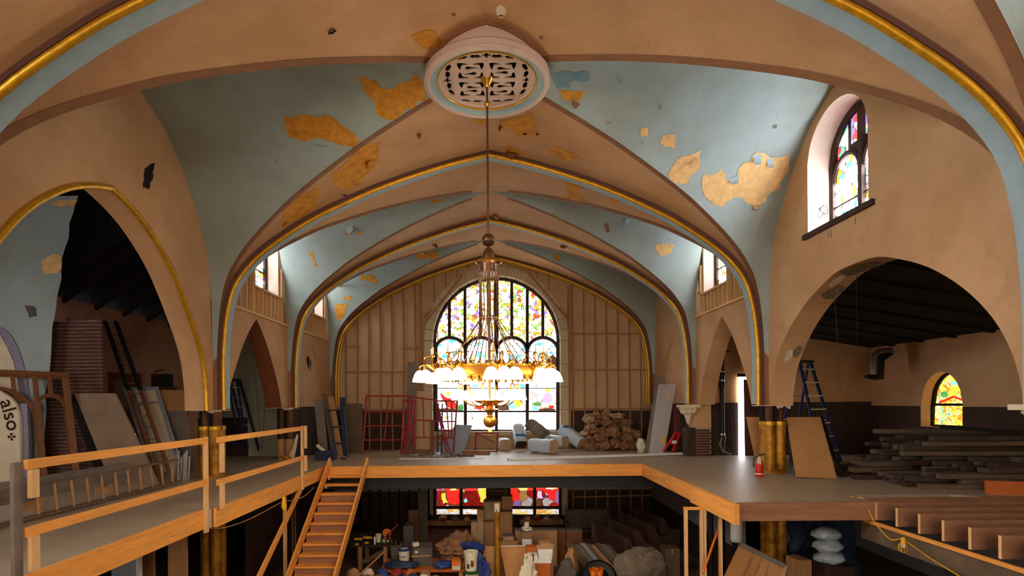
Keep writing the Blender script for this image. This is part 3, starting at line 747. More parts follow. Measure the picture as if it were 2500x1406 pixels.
for P in (((1037, 790), (1128, 675)), ((1037, 776), (1055, 755)), ((1381, 776), (1290, 668)), ((1365, 752), (1385, 775))):
    wood('brace', E(*P[0], -.12), E(*P[1], -.12), .05, .08)
for k in range(12):      # short studs above the opening
    px = 1060+28*k; x = E(px, 700).x
    ztop = arch_z(px); s_ = open_span(px)
    if s_: zb = E(px, s_[0]-30).z
    if s_ and ztop > zb+.1: wood('stud', (x, EY-.05, zb), (x, EY-.05, ztop), .04, .08)
# stones of the window surround
def ring(a, r): return (wcx-r*math.cos(a), wspr-r*1.02*math.sin(a))
nv = 20
for k in range(nv):
    a, b = PI*k/nv+.004, PI*(k+1)/nv-.004
    m = MB(); P = [E(*ring(a, 156), -.10), E(*ring(b, 156), -.10), E(*ring(b, 176), -.10), E(*ring(a, 176), -.10)]
    m.slab(P, .55 if k % 2 else .56, n=(0, 1, 0)); m.build('voussoir', M['stone'], wall_back)
for s in (-1, 1):
    for k in range(4):
        y0, y1 = wspr+56*k+1, wspr+56*(k+1)-.5
        m = MB(); m.slab([E(wcx+s*156, y0, -.10), E(wcx+s*176, y0, -.10), E(wcx+s*176, y1, -.10), E(wcx+s*156, y1, -.10)], .55, n=(0, 1, 0)); m.build('jamb_stone', M['stone'], wall_back)
win = sroot('window_1', 'great arched stained glass window behind the chandelier')
GD = .38
def wpane(P, mm, nm='pane', d=GD, t=.01):
    m = MB(); m.slab([E(x, y, d) for x, y in P], t, n=(0, 1, 0)); return m.build(nm, M[mm], win)
def wbar(p, q, w=.12, h=.12, nm='mullion', d=GD-.05):
    m = MB(); m.bar(E(*p, d), E(*q, d), w, h, up=(0, 1, 0)); return m.build(nm, M['darkwood'], win)
r0 = 152
top = lambda x: wspr-r0*1.03*math.sqrt(max(0, 1-((x-wcx)/r0)**2))
mull = [1062, 1095.5, 1134, 1172.5, 1212, 1250, 1288.5, 1327, 1362]
heads = [1097, 1173, 1250, 1327]
def headtop(x):        # upper side of the round heads
    return min(858-math.sqrt(max(0, 40**2-(x-c)**2))*.95 if abs(x-c) < 40 else 858 for c in heads)
for k in range(8):
    a, b = mull[k], mull[k+1]; xs_ = [a+(b-a)*j/8 for j in range(9)]
    wpane([(x, top(x)) for x in xs_]+[(x, headtop(x)) for x in xs_[::-1]], 'g_top')
    if 0 < k: wbar((a, top(a)), (a, headtop(a)), .17 if k == 4 else .11, .14)
for c in heads:
    rr = 36; arcp = [(c-rr*math.cos(PI*j/12), 858-rr*.92*math.sin(PI*j/12)) for j in range(13)]
    wpane(arcp+[(c+rr, 946), (c-rr, 946)], 'g_head')
    wpane([(c-rr, 948), (c+rr, 948), (c+rr, 1003), (c-rr, 1003)], 'g_scene')
    wpane([(c-rr, 1007), (c+rr, 1007), (c+rr, 1050), (c-rr, 1050)], 'g_base')
    m = MB(); m.tube([E(x, y, GD-.05) for x, y in [(c-38.5*math.cos(PI*j/14), 858-38.5*.95*math.sin(PI*j/14)) for j in range(15)]], .07, 6); m.build('round_head', M['darkwood'], win)
    wbar((c-rr, 1005), (c+rr, 1005), .05, .05, 'transom'); wbar((c-rr, 857), (c+rr, 857), .02, .03, 'lead_bar'); wbar((c-rr, 947), (c+rr, 947), .02, .03, 'lead_bar')
for x in (1062, 1135, 1212, 1288.5, 1364): wbar((x, 840), (x, 1052), .12, .14)
wbar((1060, 1053), (1366, 1053), .1, .14, 'window_sill')
m = MB(); m.tube([E(*ring(PI*j/30, 154), GD-.05) for j in range(31)], .08, 6); m.build('frame', M['darkwood'], win)
wpane([(1055, 660), (1370, 660), (1370, 1056), (1055, 1056)], 'darkwood', 'backing', GD+.04)
m = MB(); m.box(E(1055, 1053).x, E(1369, 1053).x, EY-.16, EY+.4, E(1200, 1062).z, E(1200, 1053).z); m.build('sill_board', M['stone'], win)
blobs = [('g_red', [(1072, 958), (1084, 968), (1098, 972), (1112, 985), (1116, 997), (1100, 998), (1086, 990), (1078, 975)]), ('g_yel', [(1088, 955), (1096, 956), (1094, 966), (1087, 964)]),
 ('g_grn', [(1116, 992), (1128, 985), (1130, 1002), (1112, 1002)]), ('g_red', [(1152, 998), (1165, 990), (1180, 988), (1184, 997), (1172, 1001)]), ('g_brn', [(1066, 998), (1110, 999), (1130, 1003), (1066, 1003)]),
 ('g_yel', [(1255, 962), (1265, 960), (1276, 985), (1270, 996), (1256, 992)]), ('g_red', [(1266, 960), (1271, 968), (1280, 985), (1276, 984), (1266, 972), (1258, 974)]), ('g_blu', [(1240, 985), (1252, 976), (1264, 994), (1254, 1000), (1243, 996)]),
 ('g_brn', [(1216, 992), (1240, 988), (1244, 1002), (1216, 1002)]), ('g_pur', [(1327, 962), (1340, 956), (1352, 966), (1350, 980), (1338, 986), (1326, 982)]), ('g_yel', [(1334, 948), (1341, 946), (1344, 955), (1335, 956)]),
 ('g_blu', [(1302, 994), (1312, 990), (1318, 1000), (1302, 1002)]), ('g_grn', [(1302, 984), (1322, 982), (1324, 990), (1304, 990)]), ('g_brn', [(1316, 999), (1358, 998), (1358, 1003), (1318, 1003)]), ('g_red', [(1344, 990), (1356, 990), (1354, 997), (1342, 997)]),
 ('g_blu', [(1082, 888), (1105, 880), (1114, 885), (1112, 896), (1074, 898)]), ('g_blu', [(1165, 865), (1180, 862), (1196, 868), (1190, 872), (1166, 872)]), ('g_blu', [(1240, 866), (1262, 862), (1275, 872), (1262, 884), (1240, 882)]), ('g_blu', [(1312, 860), (1340, 856), (1342, 868), (1316, 872)]),
 ('g_brn', [(1072, 898), (1118, 896), (1126, 872), (1132, 905), (1120, 930), (1072, 930)]), ('g_grn', [(1068, 905), (1104, 903), (1106, 920), (1070, 922)]), ('g_brn', [(1340, 872), (1352, 862), (1362, 872), (1362, 905), (1340, 905), (1332, 890)]),
 ('g_yel', [(1148, 868), (1158, 866), (1156, 878), (1148, 877)]), ('g_pur', [(1066, 1020), (1078, 1018), (1074, 1040), (1066, 1044)]), ('g_yel', [(1080, 1018), (1092, 1018), (1086, 1026)]), ('g_red', [(1150, 1020), (1156, 1020), (1152, 1027)]), ('g_pur', [(1234, 1018), (1244, 1018), (1239, 1026)])]
for mm, P in blobs: wpane(ragged(P, 1, .1, len(P)), mm, 'glass_piece', GD-.012, .008)
# lower lights, below the stage
win2 = sroot('window_9', 'pair of low stained glass windows under the stage')
for a, b in ((1062, 1190), (1243, 1367)):
    c = (a+b)/2
    for x0, x1 in ((a+4, c-4), (c+4, b-3)):
        for y0, y1, mm in ((1170, 1236, 'g_low'), (1240, 1255, 'g_lowbar')):
            m = MB(); m.slab([E(x0, y0, -.02), E(x1, y0, -.02), E(x1, y1, -.02), E(x0, y1, -.02)], .01, n=(0, 1, 0)); m.build('pane', M[mm], win2)
    for p, q in (((a, 1160), (a, 1258)), ((c, 1160), (c, 1258)), ((b, 1160), (b, 1258)), ((a, 1238), (b, 1238)), ((a, 1258), (b, 1258))):
        m = MB(); m.bar(E(*p, -.06), E(*q, -.06), .1, .1, up=(0, 1, 0)); m.build('frame_bar', M['darkwood'], win2)
for k, (mm, P) in enumerate([('g_red', [(1090, 1196), (1122, 1192), (1123, 1228), (1108, 1232), (1092, 1224)]), ('g_yel', [(1078, 1205), (1088, 1204), (1094, 1226), (1082, 1228)]), ('g_blu', [(1132, 1220), (1138, 1212), (1142, 1222), (1136, 1227)]), ('g_yel', [(1166, 1194), (1188, 1194), (1188, 1226), (1172, 1224)]),
    ('g_red', [(1246, 1194), (1262, 1192), (1270, 1220), (1250, 1222)]), ('g_red', [(1322, 1192), (1358, 1192), (1358, 1222), (1340, 1220)]), ('g_pur', [(1312, 1198), (1322, 1198), (1326, 1216), (1314, 1216)])]):
    m = MB(); m.slab([E(p.x, p.y, -.035) for p in ragged(P, 2, .16, k)], .008, n=(0, 1, 0)); m.build('glass_piece', M[mm], win2)
for px in (1062, 1367):
    m = MB(); m.slab([E(px-14 if px < 1200 else px+4, 1170, -.08), E(px-4 if px < 1200 else px+18, 1170, -.08), E(px-4 if px < 1200 else px+18, 1256, -.08), E(px-14 if px < 1200 else px+4, 1256, -.08)], .06, n=(0, 1, 0)); m.build('jamb_stone', M['stone'], win2)
m = MB(); m.box(E(1190, 1200).x, E(1243, 1200).x, EY-.1, EY, -3, -1.2); m.build('pier', M['greywood'], win2)
for a, b in ((1048, 1165), (1268, 1372)):
    m = MB(); m.box(E(a, 1262).x, E(b, 1262).x, EY-.5, EY-.03, E(1200, 1275).z, E(1200, 1266).z); m.build('deep_sill', M['oldpine'], win2)
# studs in the lower room
for k in range(16):
    px = 1398+28*k if k < 8 else 880+24*(k-8)
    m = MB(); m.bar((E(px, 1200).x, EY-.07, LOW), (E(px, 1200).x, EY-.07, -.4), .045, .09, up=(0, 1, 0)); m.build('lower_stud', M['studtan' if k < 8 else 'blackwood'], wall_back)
for x0, x1, y in ((1398, 1600, 1212), (1436, 1625, 1264)):
    m = MB(); m.bar(E(x0, y, -.12), E(x1, y-5, -.12), .05, .05); m.build('lower_girt', M['studtan'], wall_back)

# ------------------------------------------------------------------ decks, stage and lower floor
m = MB(); m.box(-12, 12, -8, EY+.5, LOW-.1, LOW); struct(m.build('floor', M['concrete']), 'dusty lower floor of the nave')
LX1, LX2, RX, RY = -4.33, -4.2, 3.75, 8.38
def deckmesh(P, t=.28):
    m = MB(); m.slab([(x, y, zdeck(y)) for x, y in P], -t, n=(0, 0, 1)); return m
decks = sroot('floor_upper', 'upper plywood deck around the open well')
for P in ([(-11.4, -8), (LX1-.04, -8), (LX1-.04, 8.27), (-11.4, 8.27)], [(-11.4, 8.27), (LX2-.04, 8.27), (LX2-.04, STAGE_Y), (-11.4, STAGE_Y)],
          [(-11.4, STAGE_Y), (11.4, STAGE_Y), (11.4, EY), (-11.4, EY)], [(RX+.04, RY+.04), (6.0, RY+.04), (6.0, STAGE_Y), (RX+.04, STAGE_Y)],
          [(6.0, 9.0), (7.6, 9.0), (8.0, 8.7), (11.4, 8.7), (11.4, STAGE_Y), (6.0, STAGE_Y)]):
    deckmesh(P).build('deck_panel', M['plyfloor'], decks)
m = MB(); m.box(-8, 8, -8, -1.0, -.3, 0); m.build('deck_panel', M['plyfloor'], decks)
def fascia(p, q, label, mm='pine', zt=.012, zb=-.28, t=.045):
    m = MB(); p, q = Vector(p), Vector(q); d = (q-p).normalized(); r = Vector((d.y, -d.x, 0))*t/2
    zp, zq = zdeck(p.y), zdeck(q.y)
    m.hexa([(p.x-r.x, p.y-r.y, zp+zb), (p.x+r.x, p.y+r.y, zp+zb), (q.x+r.x, q.y+r.y, zq+zb), (q.x-r.x, q.y-r.y, zq+zb),
            (p.x-r.x, p.y-r.y, zp+zt), (p.x+r.x, p.y+r.y, zp+zt), (q.x+r.x, q.y+r.y, zq+zt), (q.x-r.x, q.y-r.y, zq+zt)])
    return m.build('fascia_board', M[mm], decks)
fascia((LX1, 2.0), (LX1, 8.25), ''); fascia((LX2, 8.3), (LX2, 10.4), ''); fascia((LX2, 10.41), (LX2, STAGE_Y), '')
fascia((-4.2, STAGE_Y), (1.0, STAGE_Y), '', 'pinex'); fascia((1.01, STAGE_Y), (RX, STAGE_Y), '', 'pinex')
fascia((RX, STAGE_Y), (RX, 10.2), '', 'pine'); fascia((RX, 10.19), (RX, RY-.1), '', 'pine', zt=.0, zb=-.31, t=.07)
M['darkpine'] = mat('stained_joist', S(150, 104, 74), .75, var=.25, scale=1.6, stretch=(1, 9, 9), bump=.06, kind='wood')
fascia((RX+.04, RY), (6.6, RY), '', 'darkpine', zb=-.27)
fascia((5.95, RY+.3), (12, RY+.3), '', 'darkpine', zb=-.27)
# black stage beam and its plate
m = MB(); m.box(-5.5, 5.8, STAGE_Y+.35, STAGE_Y+.6, -.62, -.28); m.build('stage_beam', M['black'], decks)
m = MB(); m.box(-5.5, 5.8, STAGE_Y+2.5, STAGE_Y+2.62, -.75, -.64); m.build('stage_plate', M['darkwood'], decks)
# long pale board lying on the stage
m = MB(); m.bar(deck(1240, 1124)+Vector((0, 0, .03)), deck(1664, 1111)+Vector((0, 0, .05)), .14, .06)
one('long_board', m, M['white'], 'long white board lying on the stage floor towards the brick pier', 'board')
# joists over the unfloored corner
bx = 5.95
m = MB(); m.box(bx-.05, bx+.05, 4.5, RY+.3, -.62, -.33); 
one('carrier_beam', m, M['plank'], 'dark timber beam carrying the row of open joists', 'beam', parts=[('ledger', MB().box(bx-.09, bx-.05, 4.5, RY+.2, -.34, -.29), M['pine'])])
for k, y in enumerate((8.55, 8.35, 7.92, 7.5, 7.1, 6.7, 6.3, 5.9, 5.5)):
    m = MB(); m.box(0, 5.2, -.019, .019, -.27, .0); o = m.build('joist', M['darkpine']); o.location = (bx-.04, y, 0)
    tag(o, ('first', 'second', 'third', 'fourth', 'fifth', 'sixth', 'seventh', 'eighth', 'ninth')[k]+' bare floor joist out from the plywood deck edge', 'joist', 'open joists beside the unfinished deck')
    put(MB().box(bx-.045, bx-.039, y-.019, y+.019, -.27, 0).build('end_grain', M['pinez']), o)

# ------------------------------------------------------------------ aisles
# right aisle
AR, AE = 11.3, 16.25
wr = sroot('wall_aisle_right', 'dim tan aisle wall with a brown dado')
m = MB(); m.add([(6.2, AE, -.1), (AR, AE, -.1), (AR, AE, 3.1), (6.2, AE, 3.95)], [(0, 1, 2, 3)]); m.build('end_plaster', M['tan'], wr)
m = MB(); wy0, wy1 = 13.05, 14.35
for a, b, z0, z1 in ((-1, wy0, -.1, 3.1), (wy1, AE, -.1, 3.1), (wy0, wy1, -.1, .85), (wy0, wy1, 2.25, 3.1)): m.add([(AR, a, z0), (AR, b, z0), (AR, b, z1), (AR, a, z1)], [(0, 1, 2, 3)])
c = (wy0+wy1)/2; hw = (wy1-wy0)/2
hd = lambda y: 1.35+.9*math.sqrt(max(0, 1-((y-c)/hw)**2))
N_ = 16
for k in range(N_):
    a, b = wy0+(wy1-wy0)*k/N_, wy0+(wy1-wy0)*(k+1)/N_
    m.add([(AR, a, hd(a)), (AR, b, hd(b)), (AR, b, 2.25), (AR, a, 2.25)], [(0, 1, 2, 3)])
m.build('side_plaster', M['tan'], wr)
rim = [(wy0, .85)]+[(wy0+(wy1-wy0)*k/N_, hd(wy0+(wy1-wy0)*k/N_)) for k in range(N_+1)]+[(wy1, .85), (wy0, .85)]
m = MB(); m.grid([[(AR, a, b), (AR+.35, a, b)] for a, b in rim]); m.smooth = True; m.build('window_reveal', M['tan'], wr)
m = MB(); m.add([(6.2, AE-.02, -.1), (AR, AE-.02, -.1), (AR, AE-.02, 1.5), (6.2, AE-.02, 1.5)], [(0, 1, 2, 3)]); m.build('end_dado', M['brickwall'], wr)
m = MB()
for a, b in ((-1, wy0), (wy1, AE)): m.add([(AR-.02, a, -.1), (AR-.02, b, -.1), (AR-.02, b, 1.38), (AR-.02, a, 1.38)], [(0, 1, 2, 3)])
m.add([(AR-.02, wy0, -.1), (AR-.02, wy1, -.1), (AR-.02, wy1, .85), (AR-.02, wy0, .85)], [(0, 1, 2, 3)])
m.build('side_dado', M['darkwood'], wr)
m = MB(); m.add([(AR, -8, LOW), (AR, EY, LOW), (AR, EY, -.1), (AR, -8, -.1)], [(0, 1, 2, 3)]); m.build('lower_wall', M['wallgrey'], wr)
w = sroot('window_10', 'small arched amber stained glass window in the dark aisle')
gx = AR+.34
m = MB(); m.slab([(gx, a, b) for a, b in rim[:-1]], .01, n=(1, 0, 0)); m.build('pane', M['g_aisle'], w)
m = MB(); m.tube([(gx-.03, a, b) for a, b in rim], .06, 6); m.build('frame', M['blackwood'], w)
for z in (1.42, ):
    m = MB(); m.box(gx-.06, gx-.01, wy0, wy1, z-.03, z+.03); m.build('glazing_bar', M['blackwood'], w)
for zz, mm, s in ((1.95, 'g_blu', .1), (1.82, 'g_yel', .14), (1.68, 'g_grn', .12)):
    for q in ((0,) if mm != 'g_grn' else (-.3, .3)):
        m = MB(); m.slab([(gx-.012, c+q+s*math.cos(2*PI*k/10), zz+s*.7*math.sin(2*PI*k/10)) for k in range(10)], .008, n=(1, 0, 0)); m.build('glass_piece', M[mm], w)
for s in (-1, 1):
    m = MB(); m.bar((gx-.015, c, 1.62), (gx-.015, c+s*.45, 1.47), .01, .05); m.build('glass_piece', M['g_red'], w)
roof_r = sroot('ceiling_aisle_right', 'black boarded lean-to roof over the aisle')
zr = lambda x: 3.08+.172*(AR-x)
def roofslab(m, x0, x1, y0, y1, zf, dz, t): 
    m.hexa([(x0, y0, zf(x0)+dz), (x1, y0, zf(x1)+dz), (x1, y1, zf(x1)+dz), (x0, y1, zf(x0)+dz), (x0, y0, zf(x0)+dz+t), (x1, y0, zf(x1)+dz+t), (x1, y1, zf(x1)+dz+t), (x0, y1, zf(x0)+dz+t)]); return m
for k in range(17):
    y0 = -1+k*1.02
    roofslab(MB(), 6.3, AR+.3, y0, y0+1.0, zr, .02, .05).build('roof_board', M['blackwood'], roof_r)
    roofslab(MB(), 6.3, AR+.1, y0+.95, y0+1.07, zr, -.03, .06).build('rafter', M['roofboard'], roof_r)
# left aisle
AL, ALE = -9.75, 17.6
wl = sroot('wall_aisle_left', 'pink and pale green plaster of the stripped aisle')
m = MB(); m.add([(AL, 11.12, -.1), (AL, ALE, -.1), (AL, ALE, 4.06), (AL, 11.12, 4.06)], [(0, 1, 2, 3)]); m.add([(-11.3, -8, -.1), (-11.3, 11.12, -.1), (-11.3, 11.12, 6), (-11.3, -8, 6)], [(0, 1, 2, 3)]); m.build('side_plaster', M['pink'], wl)
m = MB(); m.add([(AL, ALE, -.1), (-6.2, ALE, -.1), (-6.2, ALE, 6.9), (AL, ALE, 4.3)], [(0, 1, 2, 3)]); m.build('end_plaster', M['greenwhite'], wl)
m = MB(); m.add([(AL, ALE-.02, -.1), (-7.9, ALE-.02, -.1), (-7.9, ALE-.02, 1.15), (AL, ALE-.02, 1.15)], [(0, 1, 2, 3)]); m.build('brick_dado', M['brickwall'], wl)
m = MB(); m.add([(AL+.02, 11, -.1), (AL+.02, ALE, -.1), (AL+.02, ALE, 1.9), (AL+.02, 11, 1.9)], [(0, 1, 2, 3)]); m.build('side_dado', M['cardboard'], wl)
m = MB(); m.add([(AL, -8, LOW), (AL, EY, LOW), (AL, EY, -.1), (AL, -8, -.1)], [(0, 1, 2, 3)]); m.build('lower_wall', M['darkwood'], wl)
roof_l = sroot('ceiling_aisle_left', 'black rafters of the stripped aisle roof')
zl = lambda x: 4.06+.72*(x-AL)
for k in range(19):
    y0 = -1+k*1.0
    zf_ = zl if y0 > 11.5 else (lambda x: 5.7+.33*(x+11.3)); xe = AL if y0 > 11.5 else -11.3
    roofslab(MB(), xe-.2, -6.3, y0, y0+.98, zf_, .16, .05).build('roof_board', M['blackwood'], roof_l)
    roofslab(MB(), xe-.1, -6.3, y0+.4, y0+.5, zf_, -.12, .28).build('rafter', M['roofboard'], roof_l)
m = MB(); m.add([(-11.5, 11.96, 4.0), (AL, 11.96, 4.0), (-6.3, 11.96, 6.5), (-6.3, 11.96, 8), (-11.5, 11.96, 8)], [(0, 1, 2, 3, 4)]); m.build('gable_board', M['blackwood'], roof_l)
m = MB(); m.add([(AL, 11.12, 4.0), (AL, 12.1, 4.0), (AL, 12.1, 7), (AL, 11.12, 7)], [(0, 1, 2, 3)]); m.build('gable_side', M['blackwood'], roof_l)
w = sroot('window_12', 'unseen glowing window added to light the left aisle')  # added out of view to brighten the left aisle and its partition
for k in range(2): MB().box(-11.29, -11.28, 6.0+1.3*k, 7.2+1.3*k, 1.4, 4.0).build('pane', M['g_aisle_added'], w)
for k in range(3): MB().box(-11.3, -11.22, 5.95+1.3*k-.05, 5.95+1.3*k+.05, 1.4, 4.0).build('mullion', M['darkwood'], w)
# blue plaster partition with a torn edge, and the brick stack behind it
BY = 11.12
edge = [(192, 478), (186, 500), (178, 520), (172, 545), (168, 580), (158, 610), (152, 640), (150, 680), (143, 720), (136, 760), (130, 800), (128, 850), (124, 880), (118, 920), (112, 960), (115, 1000), (108, 1060), (104, 1120), (100, 1180)]
P = [at(x+random.uniform(-3, 3), y, BY) for x, y in edge]
P[-1].z = 0
m = MB(); m.grid([[(-11.28, BY, p.z), ((-11.28+p.x)/2, BY, p.z), p] for p in P]); o = m.build('torn_partition', M['blue'], wl)
for pts, mm in (([(100, 640), (130, 618), (150, 625), (150, 655), (140, 668), (108, 668)], 'paleochre'), ([(118, 500), (150, 487), (188, 488), (180, 503), (150, 505)], 'paleochre'), ([(60, 745), (85, 750), (90, 770), (70, 775)], 'greyplastic')):
    mb = MB(); mb.slab([at(p.x, p.y, BY-.012) for p in ragged(pts, 2, .12, 3)], .006, n=(0, 1, 0)); mb.build('peeled_patch', M[mm], o)
# arch painted in cream with lettering, on the partition
m = MB(); P = [at(0, 985, BY-.3)+Vector((-1.2, 0, 0)), at(0, 955, BY-.3)+Vector((-.6, 0, .3))]+[at(x, y, BY-.3) for x, y in ((0, 955), (22, 968), (38, 985), (46, 1010), (48, 1050), (49, 1110))]
q = at(49, 1190, BY-.3); q.z = 0; P += [q, Vector((P[0].x, q.y, 0))]
m.slab(P, .06, n=(0, 1, 0)); tx = m.build('lettered_panel', M['cream'], wl)
m = MB(); m.slab([at(49, 985, BY-.24), at(66, 985, BY-.24), at(70, 1080, BY-.24), Vector((at(70, 1180, BY-.24).x, BY-.24, 0)), Vector((at(49, 1180, BY-.24).x, BY-.24, 0))], .08, n=(0, 1, 0)); m.build('panel_jamb', M['lav'], wl)
def lettering(txt, px, py, d, size, ang, parent):
    cu = bpy.data.curves.new('lettering', 'FONT'); cu.body = txt; cu.size = size; cu.align_x = 'CENTER'; cu.align_y = 'CENTER'; cu.extrude = .002; cu.offset = .004
    o = bpy.data.objects.new('lettering', cu); C.objects.link(o)
    dg = bpy.context.evaluated_depsgraph_get(); me = bpy.data.meshes.new_from_object(o.evaluated_get(dg)); bpy.data.objects.remove(o)
    Mx = Matrix.Translation(at(px, py, d))@Matrix.Rotation(ang, 4, 'Y')@Matrix.Rotation(PI/2, 4, 'X'); me.transform(Mx); me.materials.clear(); me.materials.append(M['ink'])
    o = bpy.data.objects.new('lettering', me); C.objects.link(o); put(o, parent); o['label'] = 'painted word ' + txt; return o
lettering('also', 24, 1013, BY-.306, .40, 1.32, tx)
c0 = at(28, 1066, BY-.304)
for k in range(4):
    a = k*PI/2+.05; ux, uz = math.cos(a), math.sin(a); m = MB()
    m.slab([c0+Vector((ux*.01-uz*.006, 0, uz*.01+ux*.006)), c0+Vector((ux*.01+uz*.006, 0, uz*.01-ux*.006)), c0+Vector((ux*.075+uz*.035, 0, uz*.075-ux*.035)), c0+Vector((ux*.075-uz*.035, 0, uz*.075+ux*.035))], .003, n=(0, 1, 0)); m.build('cross_arm', M['ink'], tx)
m = MB(); m.grid([[at(x, y, BY-.02), at(x+w_, y, BY-.02)] for x, y, w_ in ((-60, 790, 28), (-20, 800, 26), (0, 815, 24), (20, 845, 22), (34, 880, 20), (44, 920, 20), (50, 960, 20), (52, 1010, 20), (54, 1100, 20))]); m.build('painted_arch_band', M['lav'], wl)
m = MB(); m.grid([[at(-80, y, BY-.015), at(x, y, BY-.015)] for x, y in ((-62, 792), (-22, 802), (0, 818), (18, 848), (33, 884), (42, 924), (48, 964), (50, 1010))]); m.build('cream_field', M['cream'], wl)
# brick stack: bricks as single pieces over a mortar core
stack = thing('brick_chimney', 'old dark red brick stack beside the torn blue plaster', 'brickwork', (-8.5, 11.45, 0))
bx0, bx1, by = at(100, 1000, 11.35).x, at(249, 1000, 11.35).x, 11.35
MB().box(bx0, bx1-.01, by+.012, by+.05, 0, 3.36).build('mortar_core', M['mortar'], stack)
bme = MB().box(-.1, .1, 0, .05, -.032, .032); b0 = bme.build('brick', M['brick'])
cols = 5; nb = 0; first = True
for r in range(48):
    z = .04+r*.076; x = bx0+.1+(0 if r % 2 else -.1)
    while x-.1 < bx1-.03:
        if z < 3.42-random.uniform(0, .1) and nb < 330:
            l, rr = max(x-.1, bx0), min(x+.1, bx1)
            if rr-l > .05:
                o = b0 if first else b0.copy()
                if not first: C.objects.link(o)
                first = False; nb += 1
                o.location = ((l+rr)/2, by+random.uniform(-.006, .006), z); o.scale = ((rr-l)/.2, 1, 1); put(o, stack)
        x += .213
# rear of the church: wall with its own great window behind the camera
rear = sroot('wall_rear', 'entrance wall with its window')
m = MB()
for x0, x1, z0, z1 in ((-12, -3.2, LOW, 9), (3.2, 12, LOW, 9), (-3.2, 3.2, LOW, .8), (-3.2, 3.2, 6.4, 9)): m.add([(x0, -8, z0), (x1, -8, z0), (x1, -8, z1), (x0, -8, z1)], [(0, 1, 2, 3)])
m.build('plaster', M['tan'], rear)
for k in range(3): MB().box(-4.5+3*k, -4.5+3*k+2.6, -7.99, -7.97, -2.2, -.5).build('added_glow_pane', M['g_rear'], rear)  # unseen glowing panes, added to brighten the lower floor
w = sroot('window_11', 'great window in the entrance wall')
for k in range(4): MB().box(-3.2+1.6*k+.05, -3.2+1.6*(k+1)-.05, -8.05, -8.04, .8, 6.4).build('pane', M['g_rear'], w)
for k in range(5): MB().box(-3.2+1.6*k-.05, -3.2+1.6*k+.05, -8.06, -7.98, .8, 6.4).build('mullion', M['darkwood'], w)
m = MB(); m.add([(-WALL, -8, LOW), (-WALL, A[0], LOW), (-WALL, A[0], 7), (-WALL, -8, 7)], [(0, 1, 2, 3)]).add([(WALL, -8, LOW), (WALL, A[0], LOW), (WALL, A[0], 7), (WALL, -8, 7)], [(0, 1, 2, 3)]); m.build('side_plaster', M['tan'], rear)
# ------------------------------------------------------------------ clustered columns under the piers
def clustered(x, y, label, ztop, gold='goldcol', collar=True, zb=LOW, upper=True):
    t = thing('clustered_column', label, 'column', (x, y, zb))
    for k, (dx, dy) in enumerate(((-.11, -.08), (.11, -.08), (-.11, .14), (.11, .14))):
        m = MB(); m.tube([(x+dx, y+dy, zb), (x+dx, y+dy, ztop)], .112, 14); m.build('shaft', M[gold], t)
        if collar:
            m = MB(); m.lathe([(.118, -.03), (.122, 0), (.118, .05)], (x+dx, y+dy, ztop-.06), 14); m.build('collar', M['gold'], t)
    if upper:
        for dx in (-.1, .12):
            m = MB(); m.tube([(x+dx, y, ztop-.1), (x+dx, y, PB)], .1, 12); m.build('bare_pipe', M['rust'], t)
        m = MB(); m.box(x-.24, x-.2, y-.05, y+.1, ztop, PB).box(x+.0, x+.04, y-.14, y+.1, ztop, PB); m.build('furring', M['blackwood'], t)
        m = MB(); n = 13
        rows = [[(x-.3+.6*k/n, y-.16, PB+.0), (x-.3+.6*k/n, y-.17, PB-.02-random.random()*.07*(k > 6))] for k in range(n+1)]
        m.grid(rows); m.build('ragged_plaster', M['rose'], t)
    m = MB(); m.lathe([(.27, 0), (.27, .05), (.24, .08)], (x, y+.02, .0), 18); m.build('foot_ring', M['goldcol'], t)
    return t
clustered(-6.1, 11.88, 'worn gold clustered column below the torn pier beside the railing', 1.12)
clustered(6.14, 11.88, 'worn gold clustered column behind the fire extinguisher', 1.12)
t = clustered(-6.1, 16.1, 'clustered column with flaking gold near the leaning planks', .55, gold='oldpine', collar=False)
m = MB(); m.slab([at(x, y, 15.7) for x, y in ((706, 1112), (716, 1090), (724, 1060), (728, 1062), (722, 1100), (716, 1120))], .03, n=(0, 1, 0)); m.build('torn_strip', M['cream'], t)
# brick pier with the carved corbel
pier = thing('brick_pier', 'plastered pier on a brick foot with a carved capital', 'pier', (5.98, 16.0, 0))
zf = zdeck(16)
MB().box(5.92, 6.42, 15.97, 16.4, .78, PB+.02).build('plaster_shaft', M['tan'], pier)
MB().box(5.98, 6.42, 15.99, 16.4, zf, .78).build('mortar_core', M['mortar'], pier)
MB().box(5.72, 5.98, 15.99, 16.4, zf, .78).build('timber_casing', M['darkwood'], pier)
bm_ = MB().box(-.1, .1, 0, .04, -.03, .03); b1 = None
for r in range(10):
    for k in range(3):
        x0 = 5.98+(.2*k if r % 2 else .2*k-.1); x1 = x0+.19; x0 = max(5.985, x0); x1 = min(6.42, x1)
        if x1-x0 < .04: continue
        if b1 is None: b1 = bm_.build('brick', M['brick']); o = b1
        else: o = b1.copy(); C.objects.link(o)
        o.location = ((x0+x1)/2, 15.965+random.uniform(-.004, .004), zf+.04+r*.079); o.scale = ((x1-x0)/.2, 1, 1); put(o, pier)
